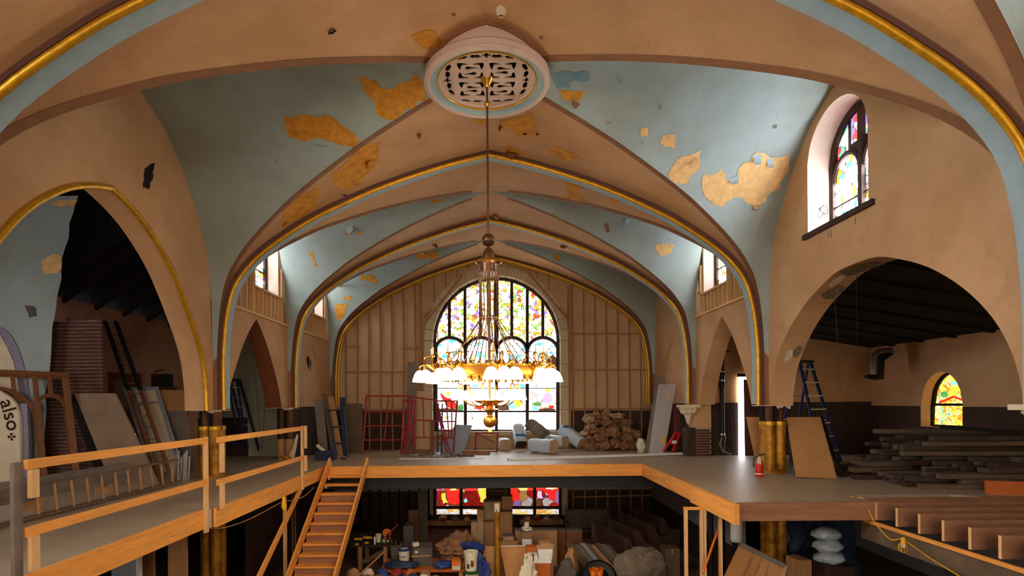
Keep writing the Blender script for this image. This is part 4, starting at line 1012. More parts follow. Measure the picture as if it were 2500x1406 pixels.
def capital(x, y, z, s, parent):
    m = MB(); m.lathe([(.02*s, -.75*s), (.1*s, -.6*s), (.13*s, -.45*s), (.2*s, -.28*s), (.3*s, -.18*s), (.26*s, -.1*s), (.34*s, -.02*s), (.38*s, .02*s), (.36*s, .1*s)], (x, y, z), 14); m.build('bell', M['cream'], parent)
    m = MB(); m.box(x-.42*s, x+.42*s, y-.4*s, y+.4*s, z+.08*s, z+.2*s); m.build('abacus', M['cream'], parent)
    for k in range(7):
        a = PI+PI*k/6; c = Vector((x+.27*s*math.cos(a), y+.27*s*math.sin(a), z-.12*s))
        m = lump(c, (.2*s, .2*s, .22*s), k, .3, 2, 2, flat=False); m.build('carved_leaf', M['cream'], parent)
        if k % 2 == 0:
            sp = [c+Vector((math.cos(a), math.sin(a), 0))*(.1*s+.07*s*(1-j/14)*math.cos(j*.7))+Vector((0, 0, .1*s+.07*s*(1-j/14)*math.sin(j*.7))) for j in range(15)]
            m = MB(); m.tube(sp, .022*s, 6); m.build('volute', M['cream'], parent)
capital(5.74, 15.95, 1.33, .62, pier)
cap = thing('corbel_capital', 'carved cream corbel capital on the nearest right-hand pier', 'capital', (5.85, 5.7, 1.5))
capital(5.86, 5.72, 1.42, .5, cap)

# ------------------------------------------------------------------ ceiling roundel with its pierced grille
BXC, BYC, BZ = 0.0, 8.62, EYE+4.99
boss = thing('ceiling_roundel', 'round plaster ceiling rose with a pierced grille over the chandelier', 'ceiling rose', (BXC, BYC, BZ))
m = MB(); m.lathe([(.885, .03), (.895, -.012), (.93, -.025), (.975, -.005), (.985, .03), (.96, .045), (.985, .07), (.99, .11), (.95, .13), (.93, .17), (.875, .21), (.86, .6)], (BXC, BYC, BZ), 64, cap=False); m.build('drum', M['rose'], boss)
m = MB(); m.lathe([(.80, .05), (.88, .02), (.90, .0)], (BXC, BYC, BZ+.004), 64, cap=False)
m = MB(); m.tube([(BXC+.975*math.cos(2*PI*k/64), BYC+.975*math.sin(2*PI*k/64), BZ+.012) for k in range(64)], .02, 6, closed=True); m.build('outer_moulding', M['rose'], boss)
m = MB(); m.lathe([(.892, -.004), (.88, .035), (.775, .05)], (BXC, BYC, BZ), 64, cap=False); m.build('blue_ring', M['paleblue'], boss)
m = MB(); m.tube([(BXC+.775*math.cos(2*PI*k/64), BYC+.775*math.sin(2*PI*k/64), BZ+.045) for k in range(64)], .016, 6, closed=True); m.build('gold_ring', M['gold'], boss)
m = MB(); m.lathe([(.775, .05), (.74, .09)], (BXC, BYC, BZ), 64, cap=False); m.build('inner_cove', M['rose'], boss)
m = MB(); m.lathe([(0.001, .25), (.8, .25)], (BXC, BYC, BZ), 48); m.build('dark_void', M['blackwood'], boss)
# brown line where the drum meets the vault
m = MB(); pts = []
for k in range(72):
    a = 2*PI*k/72; x, y = BXC+.875*math.cos(a), BYC+.875*math.sin(a); pts.append((x, y, zceil(x, y)[0]-.01))
m.tube(pts, .035, 6, closed=True); m.build('brown_fillet', M['brown'], boss)
# pierced plate: the holes are cut out of it
def holes():
    H = []
    def put_(P, cx, cy, rot=0, fx=1, fy=1): H.append([(cx+fx*(p*math.cos(rot)-q*math.sin(rot)), cy+fy*(p*math.sin(rot)+q*math.cos(rot))) for p, q in P])
    drop = [(.1, .0), (.085, .036), (.045, .05), (.0, .042), (-.06, .045), (-.13, .02), (-.06, .01), (.0, -.015), (.045, -.046), (.085, -.036)]
    arrow = [(0, 0), (-.05, .004), (-.105, -.006), (-.18, -.03), (-.115, -.058), (-.085, -.055), (-.07, -.07), (-.055, -.085), (-.058, -.115), (-.03, -.18), (-.006, -.105), (.004, -.05)]
    leaf = [(-.095, 0), (-.05, .04), (-.01, .03), (.03, .04), (.095, 0), (.03, -.04), (-.01, -.03), (-.05, -.04)]
    cross = [(q*a, q2*b) for q, q2, a, b in ((-1, 1, .06, .02), (-1, 1, .02, .02), (-1, 1, .02, .06), (1, 1, .02, .06), (1, 1, .02, .02), (1, 1, .06, .02), (1, -1, .06, .02), (1, -1, .02, .02), (1, -1, .02, .06), (-1, -1, .02, .06), (-1, -1, .02, .02), (-1, -1, .06, .02))]
    for qx in (-1, 1):
        for qy in (-1, 1):
            cx, cy = qx*.245, qy*.245
            put_(drop, cx-.01, cy+.062, .15, 1, qx*qy); put_(drop, cx+.01, cy-.062, .15+PI, 1, qx*qy)
            for dx in (-1, 1):
                for dy in (-1, 1): put_(arrow, cx+dx*.2, cy+dy*.2, 0, dx, dy)
    for s_ in (-1, 1):
        put_(cross, s_*.625, 0)
        for d in (-1, 1):
            put_(leaf, s_*.61, d*.15, PI/2*1.06); put_(leaf, s_*.585, d*.33, 1.2*d*-s_+PI*0)
            put_(leaf, d*.16, s_*.6); put_(leaf, d*.36, s_*.575, -.25*d*s_)
        put_(cross, 0, s_*.63)
    return H
R_ = .745; outer = [(R_*math.cos(2*PI*k/56), R_*math.sin(2*PI*k/56)) for k in range(56)]
vs = [Vector(p) for p in outer]; faces = [list(range(56))]; ed = []
keep = []
hb = []
for h in holes():
    b = (min(p[0] for p in h), max(p[0] for p in h), min(p[1] for p in h), max(p[1] for p in h))
    if max(p[0]**2+p[1]**2 for p in h) > (R_-.012)**2: continue
    hb.append(b); keep.append(h); i0 = len(vs); vs += [Vector(p) for p in h]; faces.append(list(range(i0, len(vs))))
r = delaunay_2d_cdt(vs, [], faces, 1, 1e-6)
def inside(p, h):
    c = False; j = len(h)-1
    for i in range(len(h)):
        if (h[i][1] > p[1]) != (h[j][1] > p[1]) and p[0] < (h[j][0]-h[i][0])*(p[1]-h[i][1])/(h[j][1]-h[i][1])+h[i][0]: c = not c
        j = i
    return c
m = MB(); zg = BZ+.09; nv_ = len(r[0]); pv = r[0]; F_ = []
for f in r[2]:
    c = sum((pv[i] for i in f), Vector((0, 0)))/len(f)
    if not any(inside(c, h) for h in keep): F_.append(tuple(f))
m.v = [(BXC+p.x, BYC+p.y, zg) for p in pv]+[(BXC+p.x, BYC+p.y, zg+.02) for p in pv]
m.f = F_+[tuple(i+nv_ for i in f[::-1]) for f in F_]
edges = {}
for f in F_:
    for i in range(len(f)):
        e = (f[i], f[(i+1) % len(f)]); edges[e] = 1
for (a, b) in list(edges):
    if (b, a) not in edges: m.f.append((a, b, b+nv_, a+nv_))
m.build('grille', M['rose'], boss)
for s in (-1, 1): MB().box(BXC+s*.5-.03, BXC+s*.5+.03, BYC-.53, BYC+.53, zg-.012, zg).build('grille_bar', M['rose'], boss)
MB().box(BXC-.02, BXC+.02, BYC-.5, BYC+.5, zg-.01, zg).build('grille_bar', M['rose'], boss)

# ------------------------------------------------------------------ chandelier
CH = thing('chandelier', 'large lit brass ring chandelier with glass shades hanging from the roundel', 'chandelier', (0, BYC, EYE-.6))
cx, cy = 0.0, BYC
zz = lambda py: EYE+(VY-py)/FPX*BYC
m = MB(); m.lathe([(.0, .2), (.10, .2), (.115, .16), (.09, .1), (.05, .05), (.035, 0)], (cx, cy, zg-.12), 20); m.build('canopy', M['brass'], CH)
m = MB(); m.tube([(cx, cy, zg-.1), (cx, cy, zz(590))], .017, 10); m.build('rod', M['bronze'], CH)
m = MB(); m.lathe([(.0, -.05), (.03, -.04), (.045, 0), (.03, .04), (0, .05)], (cx, cy, zz(255)), 16); m.build('knuckle', M['brass'], CH)
def ball(z, r, nm, mm='bronze'):
    m = MB(); m.lathe([(r*math.sin(PI*k/14)+.0001, -r*math.cos(PI*k/14)) for k in range(15)], (cx, cy, z), 24); return m.build(nm, M[mm], CH)
ball(zz(586), .105, 'globe')
z0 = zz(632)
m = MB(); m.lathe([(.025, .2), (.03, .17), (.07, .14), (.095, .07), (.10, 0), (.13, -.02), (.20, -.03)], (cx, cy, z0), 24); m.build('hood', M['bronze'], CH)
m = MB(); m.tube([(cx+.2*math.cos(2*PI*k/32), cy+.2*math.sin(2*PI*k/32), z0-.045) for k in range(32)], .02, 8, closed=True); m.build('hood_rim', M['brass'], CH)
m = MB(); m.lathe([(.19, -.06), (.15, -.09), (.15, -.19), (.16, -.2), (.16, -.23)], (cx, cy, z0), 24); m.build('hood_band', M['bronze'], CH)
for k in range(16):
    a = 2*PI*k/16; m = MB(); m.cbox((cx+.155*math.cos(a), cy+.155*math.sin(a), z0-.28), (.02, .02, .12)); m.build('hood_pendant', M['bronze'], CH)
m = MB(); m.tube([(cx, cy, z0-.1), (cx, cy, zz(975))], .022, 10); m.build('stem', M['bronze'], CH)
RR, zring = .80, zz(908)
oct_ = [(cx+RR*math.cos(2*PI*(k+.25)/8), cy+RR*math.sin(2*PI*(k+.25)/8)) for k in range(8)]
ring_m = MB()
for k in range(8):
    a, b = oct_[k], oct_[(k+1) % 8]; ring_m.bar((*a, zring), (*b, zring), .025, .13)
ring_m.build('ring_band', M['brass'], CH)
rim_m = MB()
for dz in (-.075, .075): rim_m.tube([(*p, zring+dz) for p in oct_], .018, 6, closed=True)
rim_m.build('ring_moulding', M['gold'], CH)
for k in range(8):
    a, b = oct_[k], oct_[(k+1) % 8]
    for j in range(5):
        f = (j+.5)/5; p = Vector((a[0]+(b[0]-a[0])*f, a[1]+(b[1]-a[1])*f, zring-.105))
        m = MB(); m.lathe([(.012, .03), (.035, .0), (.02, -.03), (.0, -.045)], p, 8); m.build('pendant_drop', M['brass'], CH)
        m = MB(); m.lathe([(.02, -.02), (.03, 0), (.012, .03), (.0, .05)], p+Vector((0, 0, .2)), 8); m.build('crown_finial', M['brass'], CH)
for k in range(16):      # chains, spreading from the hood to the ring
    a = 2*PI*(k+.5)/16; p = Vector((cx+.15*math.cos(a), cy+.15*math.sin(a), z0-.33)); q = Vector((cx+.13*math.cos(a), cy+.13*math.sin(a), zz(775)))
    e = Vector((cx+(RR-.03)*math.cos(a), cy+(RR-.03)*math.sin(a), zring+.07)) if k % 2 else Vector((cx+.45*math.cos(a), cy+.45*math.sin(a), zz(900)))
    m = MB(); m.tube([p, q], .008, 5); m.tube([q, q*.55+e*.45+Vector((0, 0, -.05)), e], .007, 5); m.build('chain', M['bronze'], CH)
    m = MB(); m.lathe([(.0, -.03), (.028, 0), (.0, .03)], q, 8); m.build('chain_knob', M['bronze'], CH)
    rows = MB()
    for j in range(7):
        f = (j+.5)/7; c = q.lerp(e, f)+Vector((0, 0, -.05*4*f*(1-f)*.5)); rows.lathe([(0, -.014), (.013, 0), (0, .014)], c, 6)
    rows.build('chain_beads', M['bronze'], CH)['kind'] = 'stuff'
shade_prof = [(.028, .115), (.05, .1), (.075, .06), (.095, 0), (.1, -.03), (.095, -.03), (.07, .055), (.02, .1)]
sh_me = None
def shade(p, s=1.0, arm=None):
    global sh_me
    if sh_me is None:
        m = MB(); m.lathe(shade_prof, (0, 0, 0), 14, cap=False); o = m.build('shade', M['shade']); sh_me = o.data
    else: o = bpy.data.objects.new('shade', sh_me); C.objects.link(o)
    o.location = p; o.scale = (s, s, s); put(o, arm or CH); return o
for k in range(8):
    a = 2*PI*(k+.25)/8+.0; d = Vector((math.cos(a), math.sin(a), 0)); n = Vector((-d.y, d.x, 0)); base = Vector((cx, cy, zring))+d*(RR+.02)
    m = MB(); m.lathe([(.02, -.12), (.05, -.08), (.035, 0), (.06, .06), (.03, .12), (0, .15)], base, 10); m.build('cluster_boss', M['brass'], CH)
    # large scroll
    sp = [base+d*(.02+.16*math.cos(t*.6+2.2)*(1-t/14)+.1)+Vector((0, 0, .20+.13*math.sin(t*.6+2.2)*(1-t/14))) for t in range(13)]
    m = MB(); m.tube(sp, .011, 6); m.build('scroll', M['brass'], CH)
    for j, off in enumerate((-.17, 0, .17)):      # lamp arms with shades hanging mouth down
        tip = base+d*(.2 if j != 1 else .27)+n*off
        pth = [base+n*off*.2, base+d*.1+n*off*.6+Vector((0, 0, .07)), base+d*.18+n*off*.9+Vector((0, 0, .11)), tip+Vector((0, 0, .08)), tip+Vector((0, 0, .0))]
        m = MB(); m.tube(smooth_curve([tuple(p) for p in pth], 4), .011, 6); arm = m.build('lamp_arm', M['brass'], CH)
        shade(tip+Vector((0, 0, -.12)), 1.2, arm)
    for off in (-.12, .12):      # candle arms
        tip = base+n*off+d*.08+Vector((0, 0, .24))
        pth = [base+Vector((0, 0, .06)), base+n*off*.6+d*.06+Vector((0, 0, .06)), base+n*off+d*.08+Vector((0, 0, .12)), tip]
        m = MB(); m.tube(smooth_curve([tuple(p) for p in pth], 4), .010, 6); arm = m.build('candle_arm', M['brass'], CH)
        m = MB(); m.lathe([(.01, -.03), (.035, 0), (.03, .015), (.012, .02)], tip, 10); m.build('drip_pan', M['brass'], arm)
        m = MB(); m.tube([tip, tip+Vector((0, 0, .13))], .014, 8); m.build('candle_tube', M['candle'], arm)
zb = zz(982)
for k in range(6):      # lower tier
    a = 2*PI*(k+.3)/6; d = Vector((math.cos(a), math.sin(a), 0)); tip = Vector((cx, cy, zb+.14))+d*.46
    pth = [Vector((cx, cy, zb-.02))+d*.05, Vector((cx, cy, zb-.06))+d*.22, Vector((cx, cy, zb+.02))+d*.4, tip+Vector((0, 0, .12))-d*.02, tip+Vector((0, 0, .14))+d*.03, tip+d*.05+Vector((0, 0, .05))]
    m = MB(); m.tube(smooth_curve([tuple(p) for p in pth], 4), .011, 6); arm = m.build('lamp_arm', M['brass'], CH)
    shade(tip+d*.05+Vector((0, 0, -.07)), 1.1, arm)
m = MB(); m.lathe([(0.02, .03), (.12, .015), (.25, .03), (.26, .02), (.14, -.02), (.06, -.05), (.05, -.09)], (cx, cy, zb), 28); m.build('dish', M['brass'], CH)
m = MB(); m.lathe([(.05, .02), (.14, .0), (.145, -.01), (.06, -.03), (.04, -.1)], (cx, cy, zz(998)), 24); m.build('small_dish', M['brass'], CH)
ball(zz(1028), .105, 'bottom_globe', 'brass')
m = MB(); m.lathe([(.03, .03), (.045, .0), (.03, -.03), (.02, -.04), (.022, -.06), (.0, -.075)], (cx, cy, zz(1054)), 14); m.build('finial', M['brass'], CH)
for k in range(3):
    a = 2*PI*k/3; L_ = bpy.data.lights.new('chandelier_light', 'POINT'); L_.energy = 60; L_.color = (1, .8, .52); L_.shadow_soft_size = .06
    o = bpy.data.objects.new('chandelier_light', L_); C.objects.link(o); o.location = (cx+.7*math.cos(a), cy+.7*math.sin(a), zring-.28); put(o, CH)
# bulb holder on the vault
p = hit_vault(1223, 22)
t = thing('lamp_socket', 'bare porcelain lamp socket on the vault in front of the roundel', 'lamp socket', p)
MB().lathe([(.0, 0), (.075, 0), (.07, -.05), (.04, -.1), (.035, -.1), (.03, -.04), (0, -.04)], p, 16).build('socket', M['cream'], t)
MB().lathe([(.055, .03), (.055, -.02)], p, 12).build('scorched_base', M['black'], t)

# ------------------------------------------------------------------ railing on the left deck
def board(name, p, q, w, h, mm, parent, up=(0, 0, 1)):
    m = MB(); m.bar(p, q, w, h, up); return m.build(name, M[mm], parent)
rail = thing('guard_rail', 'temporary two-rail guard of new pine boards along the left deck edge', 'railing', (LX1, 6, 0))
xa, xb = LX1+.045, LX2+.045
board('top_rail', (xa, 5.06, 1.05), (xa, 8.22, 1.05), .04, .09, 'pine', rail); board('mid_rail', (xa, 5.06, .42), (xa, 8.22, .42), .04, .09, 'pine', rail)
board('top_rail', (xb, 8.3, 1.05), (xb, 12.02, 1.05), .04, .09, 'pine', rail); board('mid_rail', (xb, 8.3, .40), (xb, 12.02, .40), .04, .09, 'pine', rail)
for y, x, zb_, zt_, mm in ((4.99, xa, -.32, 1.08, 'greywood'), (8.24, xa+.01, -.34, 1.1, 'pinez'), (12.0, xb+.01, -.3, 1.1, 'pinez')):
    m = MB(); m.box(x-.045, x-.005, y-.045, y+.045, zb_, zt_); m.build('post', M[mm], rail)
for y, z0_, z1_ in ((5.10, .74, 1.0), (5.10, .06, .38), (8.36, .55, 1.0), (8.36, .0, .40), (12.06, .6, 1.1), (12.06, .1, .44)):
    m = MB(); xx = xa if y < 8.3 else xb; m.box(xx+.02, xx+.06, y-.045, y+.045, z0_, z1_); m.build('post_cleat', M['pinez'], rail)
# yellow festoon lamps under the left deck
def tubepx(P, r, dpt=None):
    return [at(x, y, d) for x, y, d in P]
t = thing('string_light', 'yellow cage work light hanging under the left deck beside the stair rail', 'work light', at(693, 1235, 10.6))
MB().tube(smooth_curve([tuple(at(*q)) for q in ((515, 1290, 8.3), (560, 1285, 8.8), (620, 1262, 9.6), (690, 1225, 10.6), (715, 1222, 11), (745, 1210, 11.6), (765, 1190, 12.4))], 5), .008, 6).build('cord', M['cardboard'], t)
MB().lathe([(.02, .16), (.035, .13), (.035, .06), (.05, .0), (.05, -.06), (.02, -.1)], at(693, 1232, 10.6), 10).build('cage', M['yellow'], t)

# ------------------------------------------------------------------ things stored on the left deck
def ladder_parts(t, p0, p1, q0, q1, n, rw, rh, mm, rung='oldpine', rr=.017, flat=False):
    for a, b in ((p0, p1), (q0, q1)): MB().bar(a, b, rw, rh, up=(0, 1, 0)).build('rail', M[mm], t)
    for k in range(n):
        f = (k+.7)/(n+.4); a, b = Vector(p0).lerp(Vector(p1), f), Vector(q0).lerp(Vector(q1), f)
        if flat: MB().bar(a, b, .07, .025).build('rung', M[rung], t)
        else: MB().tube([a, b], rr, 7).build('rung', M[rung], t)
t = thing('wooden_ladder', 'long wooden ladder lying on edge along the aisle opening', 'ladder', (-6.3, 8, 0))
ladder_parts(t, (-6.42, 5.0, .045), (-6.3, 11.0, .045), (-6.46, 5.0, .48), (-6.34, 11.0, .48), 19, .035, .085, 'plank', 'oldpine', .018)
t = thing('timber_beam', 'old nail-marked timber beam resting on blocks behind the long ladder', 'beam', (-6.9, 8, 0))
MB().bar((-7.05, 5.5, .34), (-6.9, 10.3, .34), .14, .32).build('timber', M['greywood'], t)
for y in (6.6, 7.4, 8.3, 9.8): MB().box(-7.1, -6.85, y-.05, y+.05, 0, .18).build('block', M['oldpine'], t)
# tracery frame
FR = lambda px, py: at(px, py, 10.75-(1180-py)/280*-.25)
t = thing('tracery_window', 'brown wooden window tracery frame with round-arched lights leaning on the brick stack', 'window frame', (at(80, 1180, 10.7).x, 10.7, 0))
def frpath(P, r=.045, nm='moulding'):
    pts = [FR(*p) for p in P]
    m = MB(); m.tube(pts, r, 4); m.build(nm, M['brownwood'], t)
frpath([(-60, 908), (168, 918)], .07, 'top_rail'); frpath([(158, 910), (190, 1192)], .075, 'stile'); frpath([(84, 912), (92, 1000), (112, 1192)], .06, 'mullion')
for x in (30, 120): frpath([(x, 910), (x+4, 966 if x > 100 else 952)], .05, 'short_mullion')
frpath(smooth_curve([(-60, 945), (0, 950), (40, 962), (70, 985), (84, 1010), (92, 1060), (100, 1192)], 4), .05, 'arched_head')
frpath(smooth_curve([(90, 1000), (95, 978), (108, 968), (124, 965), (142, 970), (156, 984), (162, 1010), (172, 1100)], 4), .045, 'arched_head')
def leaner(name, P, t_, mm, label, cat, parts=(), group=None):
    """a board or sheet given by its corners (pixel, pixel, depth); feet (last two) are dropped to the deck"""
    pts = [at(*p) for p in P]
    for k in (-1, -2):
        pts[k].z = zdeck(pts[k].y)
    n_ = (pts[1]-pts[0]).cross(pts[2]-pts[0]); w_ = pts[3]-Vector((CX, 0, EYE))
    if abs(n_.dot(w_)) > 1e-6:      # keep the sheet flat
        f_ = n_.dot(pts[0]-Vector((CX, 0, EYE)))/n_.dot(w_)
        if .9 < f_ < 1.1: pts[3] = Vector((CX, 0, EYE))+w_*f_
    m = MB(); m.slab(pts, t_); return one(name, m, M[mm], label, cat, group, parts)
leaner('door_leaf', [(181, 960, 11.05), (280, 960, 11.05), (388, 1185, 10.9), (272, 1185, 10.9)], .045, 'dooroak', 'flush brown door leaf leaning sideways with a bright knob', 'door',
       [('knob', MB().lathe([(.015, 0), (.015, .03), (.03, .05), (0, .07)], at(331, 1060, 10.9), 10, Matrix.Rotation(PI/2, 3, 'X')), M['knob'])])
for k, (x, d) in enumerate(((176, 11.16), (168, 11.21), (190, 11.11))):
    leaner('dark_board', [(x, 962+4*k, d), (x+22, 962+4*k, d), (x+95, 1190, d), (x+72, 1190, d)], .03, 'blackwood', 'dark board edge-on in the stack behind the brown door leaf', 'board', group='dark boards behind the door leaf')
t = thing('extension_ladder', 'tall wooden ladder leaning against the pink aisle wall', 'ladder', (-6.9, 11.7, 0))
b0_, t0_ = at(392, 1175, 11.0), at(257, 785, 13.7); b1_, t1_ = at(424, 1175, 11.0), at(283, 785, 13.7); b0_.z = b1_.z = 0
mid0, mid1 = b0_.lerp(t0_, .52), b1_.lerp(t1_, .52)
for a, b, c_ in ((b0_, mid0, t0_), (b1_, mid1, t1_)):
    MB().bar(a, b, .04, .09, up=(0, 1, 0)).build('lower_rail', M['brownwood'], t); MB().bar(b, c_, .045, .1, up=(0, 1, 0)).build('upper_rail', M['blackwood'], t)
for k in range(15):
    f = (k+.5)/15; MB().tube([b0_.lerp(t0_, f), b1_.lerp(t1_, f)], .016, 6).build('rung', M['greywood'], t)
# white framed door behind the ladder
o = leaner('panelled_door', [(300, 946, 12.86), (383, 944, 12.86), (450, 1165, 12.3), (370, 1165, 12.3)], .05, 'greyboard', 'grey-white framed door leaning behind the tall ladder', 'door')
for P in ([(330, 955), (378, 953), (386, 980), (338, 982)], [(340, 988), (388, 986), (416, 1080), (368, 1082)], [(372, 1092), (418, 1090), (436, 1150), (392, 1152)]):
    put(MB().slab([at(x, y, 12.85-(y-945)/220*.56) for x, y in P], -.015).build('sunk_panel', M['cream'], o), o)
put(MB().bar(at(384, 944, 12.85), at(450, 1160, 12.3), .03, .03).build('metal_edge', M['alu'], o), o)
for nm, P, mm, lb, ct in (('plywood_sheet', [(390, 952, 12.97), (447, 952, 12.97), (470, 1152, 12.94), (420, 1152, 12.94)], 'cardboard', 'pale plywood sheet half hidden by the gold column', 'plywood'),
    ('grey_sheet', [(408, 1003, 12.93), (455, 1003, 12.93), (475, 1152, 12.88), (432, 1152, 12.88)], 'greywood', 'grey sheet with a torn white label leaning by the gold column', 'board'),
    ('grey_plank', [(275, 930, 13.2), (310, 930, 13.2), (375, 1155, 12.75), (335, 1155, 12.75)], 'greywood', 'weathered grey plank leaning behind the tall ladder', 'plank'),
    ('brown_panel', [(262, 908, 13.55), (345, 910, 13.55), (352, 1140, 13.45), (280, 1140, 13.45)], 'brownwood', 'brown wall panel standing behind the leaning planks', 'panel')):
    leaner(nm, P, .02, mm, lb, ct)
# cabinet with a toolbox on top
t = thing('cabinet', 'dark wooden cabinet at the foot of the pink wall', 'cabinet', (at(395, 1100, 13).x, 13.2, 0))
x0, x1 = at(358, 1000, 13).x, at(430, 1000, 13).x
MB().box(x0, x1, 13.0, 13.5, 0, at(390, 944, 13).z).build('body', M['darkwood'], t)
MB().box(x0+.05, x1-.3, 13.1, 13.4, at(390, 944, 13).z, at(390, 912, 13).z).build('top_box', M['blackwood'], t)
MB().bar(at(376, 908, 13.1), at(402, 902, 13.1), .03, .03).build('handle', M['darkwood'], t)
MB().box(x1+.02, x1+.3, 13.0, 13.4, 0, at(440, 915, 13).z).build('side_unit', M['brownwood'], t)
t = thing('pipe_bundle', 'bundle of pale metal pipes standing behind the end of the long ladder', 'pipes', (-6.75, 11.1, 0))
for k in range(9): MB().tube([(-6.72+.04*k, 11.45+.02*(k % 3), 0), (-6.7+.04*k+random.uniform(-.02, .02), 11.5, .5+.04*(k % 4))], .018, 6).build('pipe', M['alu'], t)

def step_ladder(label, base, h, w, spread, rotz, n, mm='bluefib', lean=0):
    t = thing('step_ladder', label, 'ladder', base)
    R = Matrix.Rotation(rotz, 3, 'Z'); B = Vector(base)
    q = lambda x, y, z: B+R@Vector((x, y, z))
    for s in (-1, 1):
        MB().bar(q(s*w/2, -spread/2, 0), q(s*w*.28, lean, h), .03, .075, up=(1, 0, 0)).build('front_rail', M[mm], t)
        MB().bar(q(s*w/2*.95, spread/2, 0), q(s*w*.26, lean+.05, h-.05), .03, .05, up=(1, 0, 0)).build('rear_rail', M[mm], t)
        MB().box(-.05, .05, -.05, .05, 0, .04)
        MB().bar(q(s*w*.42, -spread*.28, h*.42), q(s*w*.42, spread*.28, h*.42), .01, .02).build('spreader', M['alu'], t)
    for k in range(n):
        f = (k+1)/(n+.6); ww = w/2+(w*.28-w/2)*f
        MB().bar(q(-ww, -spread/2*(1-f)+lean*f, h*f), q(ww, -spread/2*(1-f)+lean*f, h*f), .08, .03).build('tread', M['alu'], t)
        if k % 2 == 0: MB().bar(q(-ww*.9, spread/2*(1-f)+lean*f, h*f), q(ww*.9, spread/2*(1-f)+lean*f, h*f), .03, .02).build('rear_brace', M[mm], t)
    MB().cbox(q(0, lean, h), (w*.62, .16, .06), R).build('top_cap', M['black'], t)
    return t
# leaning closed ladder in the left arch
t = thing('leaning_step_ladder', 'folded dark blue step ladder leaning in the left pointed arch', 'ladder', (-6.9, 14.5, 0))
A0_, A1_ = at(562, 928, 15.6), at(585, 928, 15.6); B0_, B1_ = deck(610, 1112), deck(636, 1112)
for a, b in ((A0_, B0_), (A1_, B1_)): MB().bar(b, a, .04, .1, up=(0, 1, 0)).build('front_rail', M['bluefib'], t)
for a, b in ((A0_+Vector((-.12, .1, 0)), deck(590, 1112)), (A1_+Vector((-.12, .1, 0)), deck(606, 1113))): MB().bar(b, a, .035, .06, up=(0, 1, 0)).build('rear_rail', M['bluefib'], t)
for k in range(8):
    f = (k+.6)/8.3; MB().bar(B0_.lerp(A0_, f), B1_.lerp(A1_, f), .08, .03).build('tread', M['alu'], t)
MB().cbox((A0_+A1_)/2-Vector((.05, 0, 0)), (.34, .2, .07)).build('top_cap', M['black'], t)
step_ladder('blue fibreglass step ladder standing open behind the cardboard sheets', tuple(deck(1968, 1128)), 2.55, .75, 1.3, .45, 7)

# planks and frames leaning at the end of the left wall
def lean_at(name, xa, xb, yt, yb, dt, db, mm, label, cat, th=.03, dx=0, parts=(), group=None):
    return leaner(name, [(xa, yt, dt), (xb, yt, dt), (xb+dx, yb, db), (xa+dx, yb, db)], th, mm, label, cat, parts, group)
lean_at('plank', 766, 788, 975, 1098, 17.3, 16.8, 'greywood', 'pale grey plank leaning beside the brick jamb', 'plank', dx=14)
lean_at('plank', 786, 798, 962, 1098, 17.6, 17.0, 'plank', 'narrow dark plank beside the pale grey plank', 'plank', dx=24)
lean_at('plank', 800, 814, 968, 1100, 17.7, 17.1, 'cardboard', 'yellow-brown plank behind the blue steel frame', 'plank', dx=24)
lean_at('plank', 830, 842, 970, 1100, 18.2, 17.2, 'steelblue', 'dark plank at the corner of the end wall', 'plank', dx=6)
def frame(name, P, d, bars, r, mm, label, uprights=(), cat='scaffold frame', lean=.0):
    """tube frame in a plane: P corners (pixels TL, TR, BR, BL), bars at the given fractions of its height"""
    TL, TR, BR, BL = [at(x, y, d) for x, y in P]
    for p in (BR, BL): p.z = zdeck(p.y)+r
    for p in (TL, TR): p.y += lean
    t = thing(name, label, cat, (BL+BR)/2)
    for a, b in ((BL, TL), (BR, TR)): MB().tube([a, b], r*1.25, 8).build('upright', M[mm], t)
    for f in bars: MB().tube([BL.lerp(TL, f), BR.lerp(TR, f)], r, 8).build('cross_tube', M[mm], t)
    for f in uprights: MB().tube([BL.lerp(BR, f).lerp(TL.lerp(TR, f), bars[0] if bars else 0), TL.lerp(TR, f)], r, 8).build('inner_tube', M[mm], t)
    return t
frame('steel_rack', [(790, 1000), (830, 998), (850, 1108), (822, 1112)], 16.6, (.28, .62, .98), .025, 'steelblue', 'dark blue steel frame leaning with the planks', lean=.4)
frame('red_scaffold', [(890, 965), (1000, 965), (985, 1101), (884, 1101)], 17.6, (.24, .48, .72, .99), .025, 'red', 'red scaffold frame standing flat along the end wall', (.5,), lean=.3)
frame('red_scaffold', [(983, 975), (1012, 978), (1010, 1106), (980, 1106)], 17.3, (.25, .5, .75, .98), .028, 'red', 'narrow red scaffold frame seen nearly edge-on', (.5,), lean=.2)
frame('red_scaffold', [(1008, 967), (1062, 974), (1100, 1072), (993, 1072)], 17.08, (.3, .6, .98), .022, 'red', 'red scaffold frame leaning open in front of the great window', (.4,), lean=.3)
frame('red_scaffold', [(1062, 976), (1116, 976), (1106, 1103), (1092, 1103)], 17.42, (.3, .6, .98), .022, 'red', 'red scaffold end frame overlapping the bright glass', (.5, .75), lean=.08)
frame('red_scaffold', [(1162, 1056), (1215, 1056), (1213, 1092), (1160, 1094)], 18.0, (.05, .98), .022, 'red', 'small red frame with a diagonal below the window sill', ())
MB().tube([at(1163, 1058, 17.98), at(1208, 1080, 17.98)], .02, 7).build('diagonal', M['red'], bpy.data.objects['red_scaffold.004'])
frame('blue_rack', [(1070, 985), (1080, 985), (1078, 1100), (1068, 1100)], 17.64, (.2, .35, .5, .65, .8), .018, 'steelblue', 'thin blue steel frame between the red scaffold frames', lean=.02)
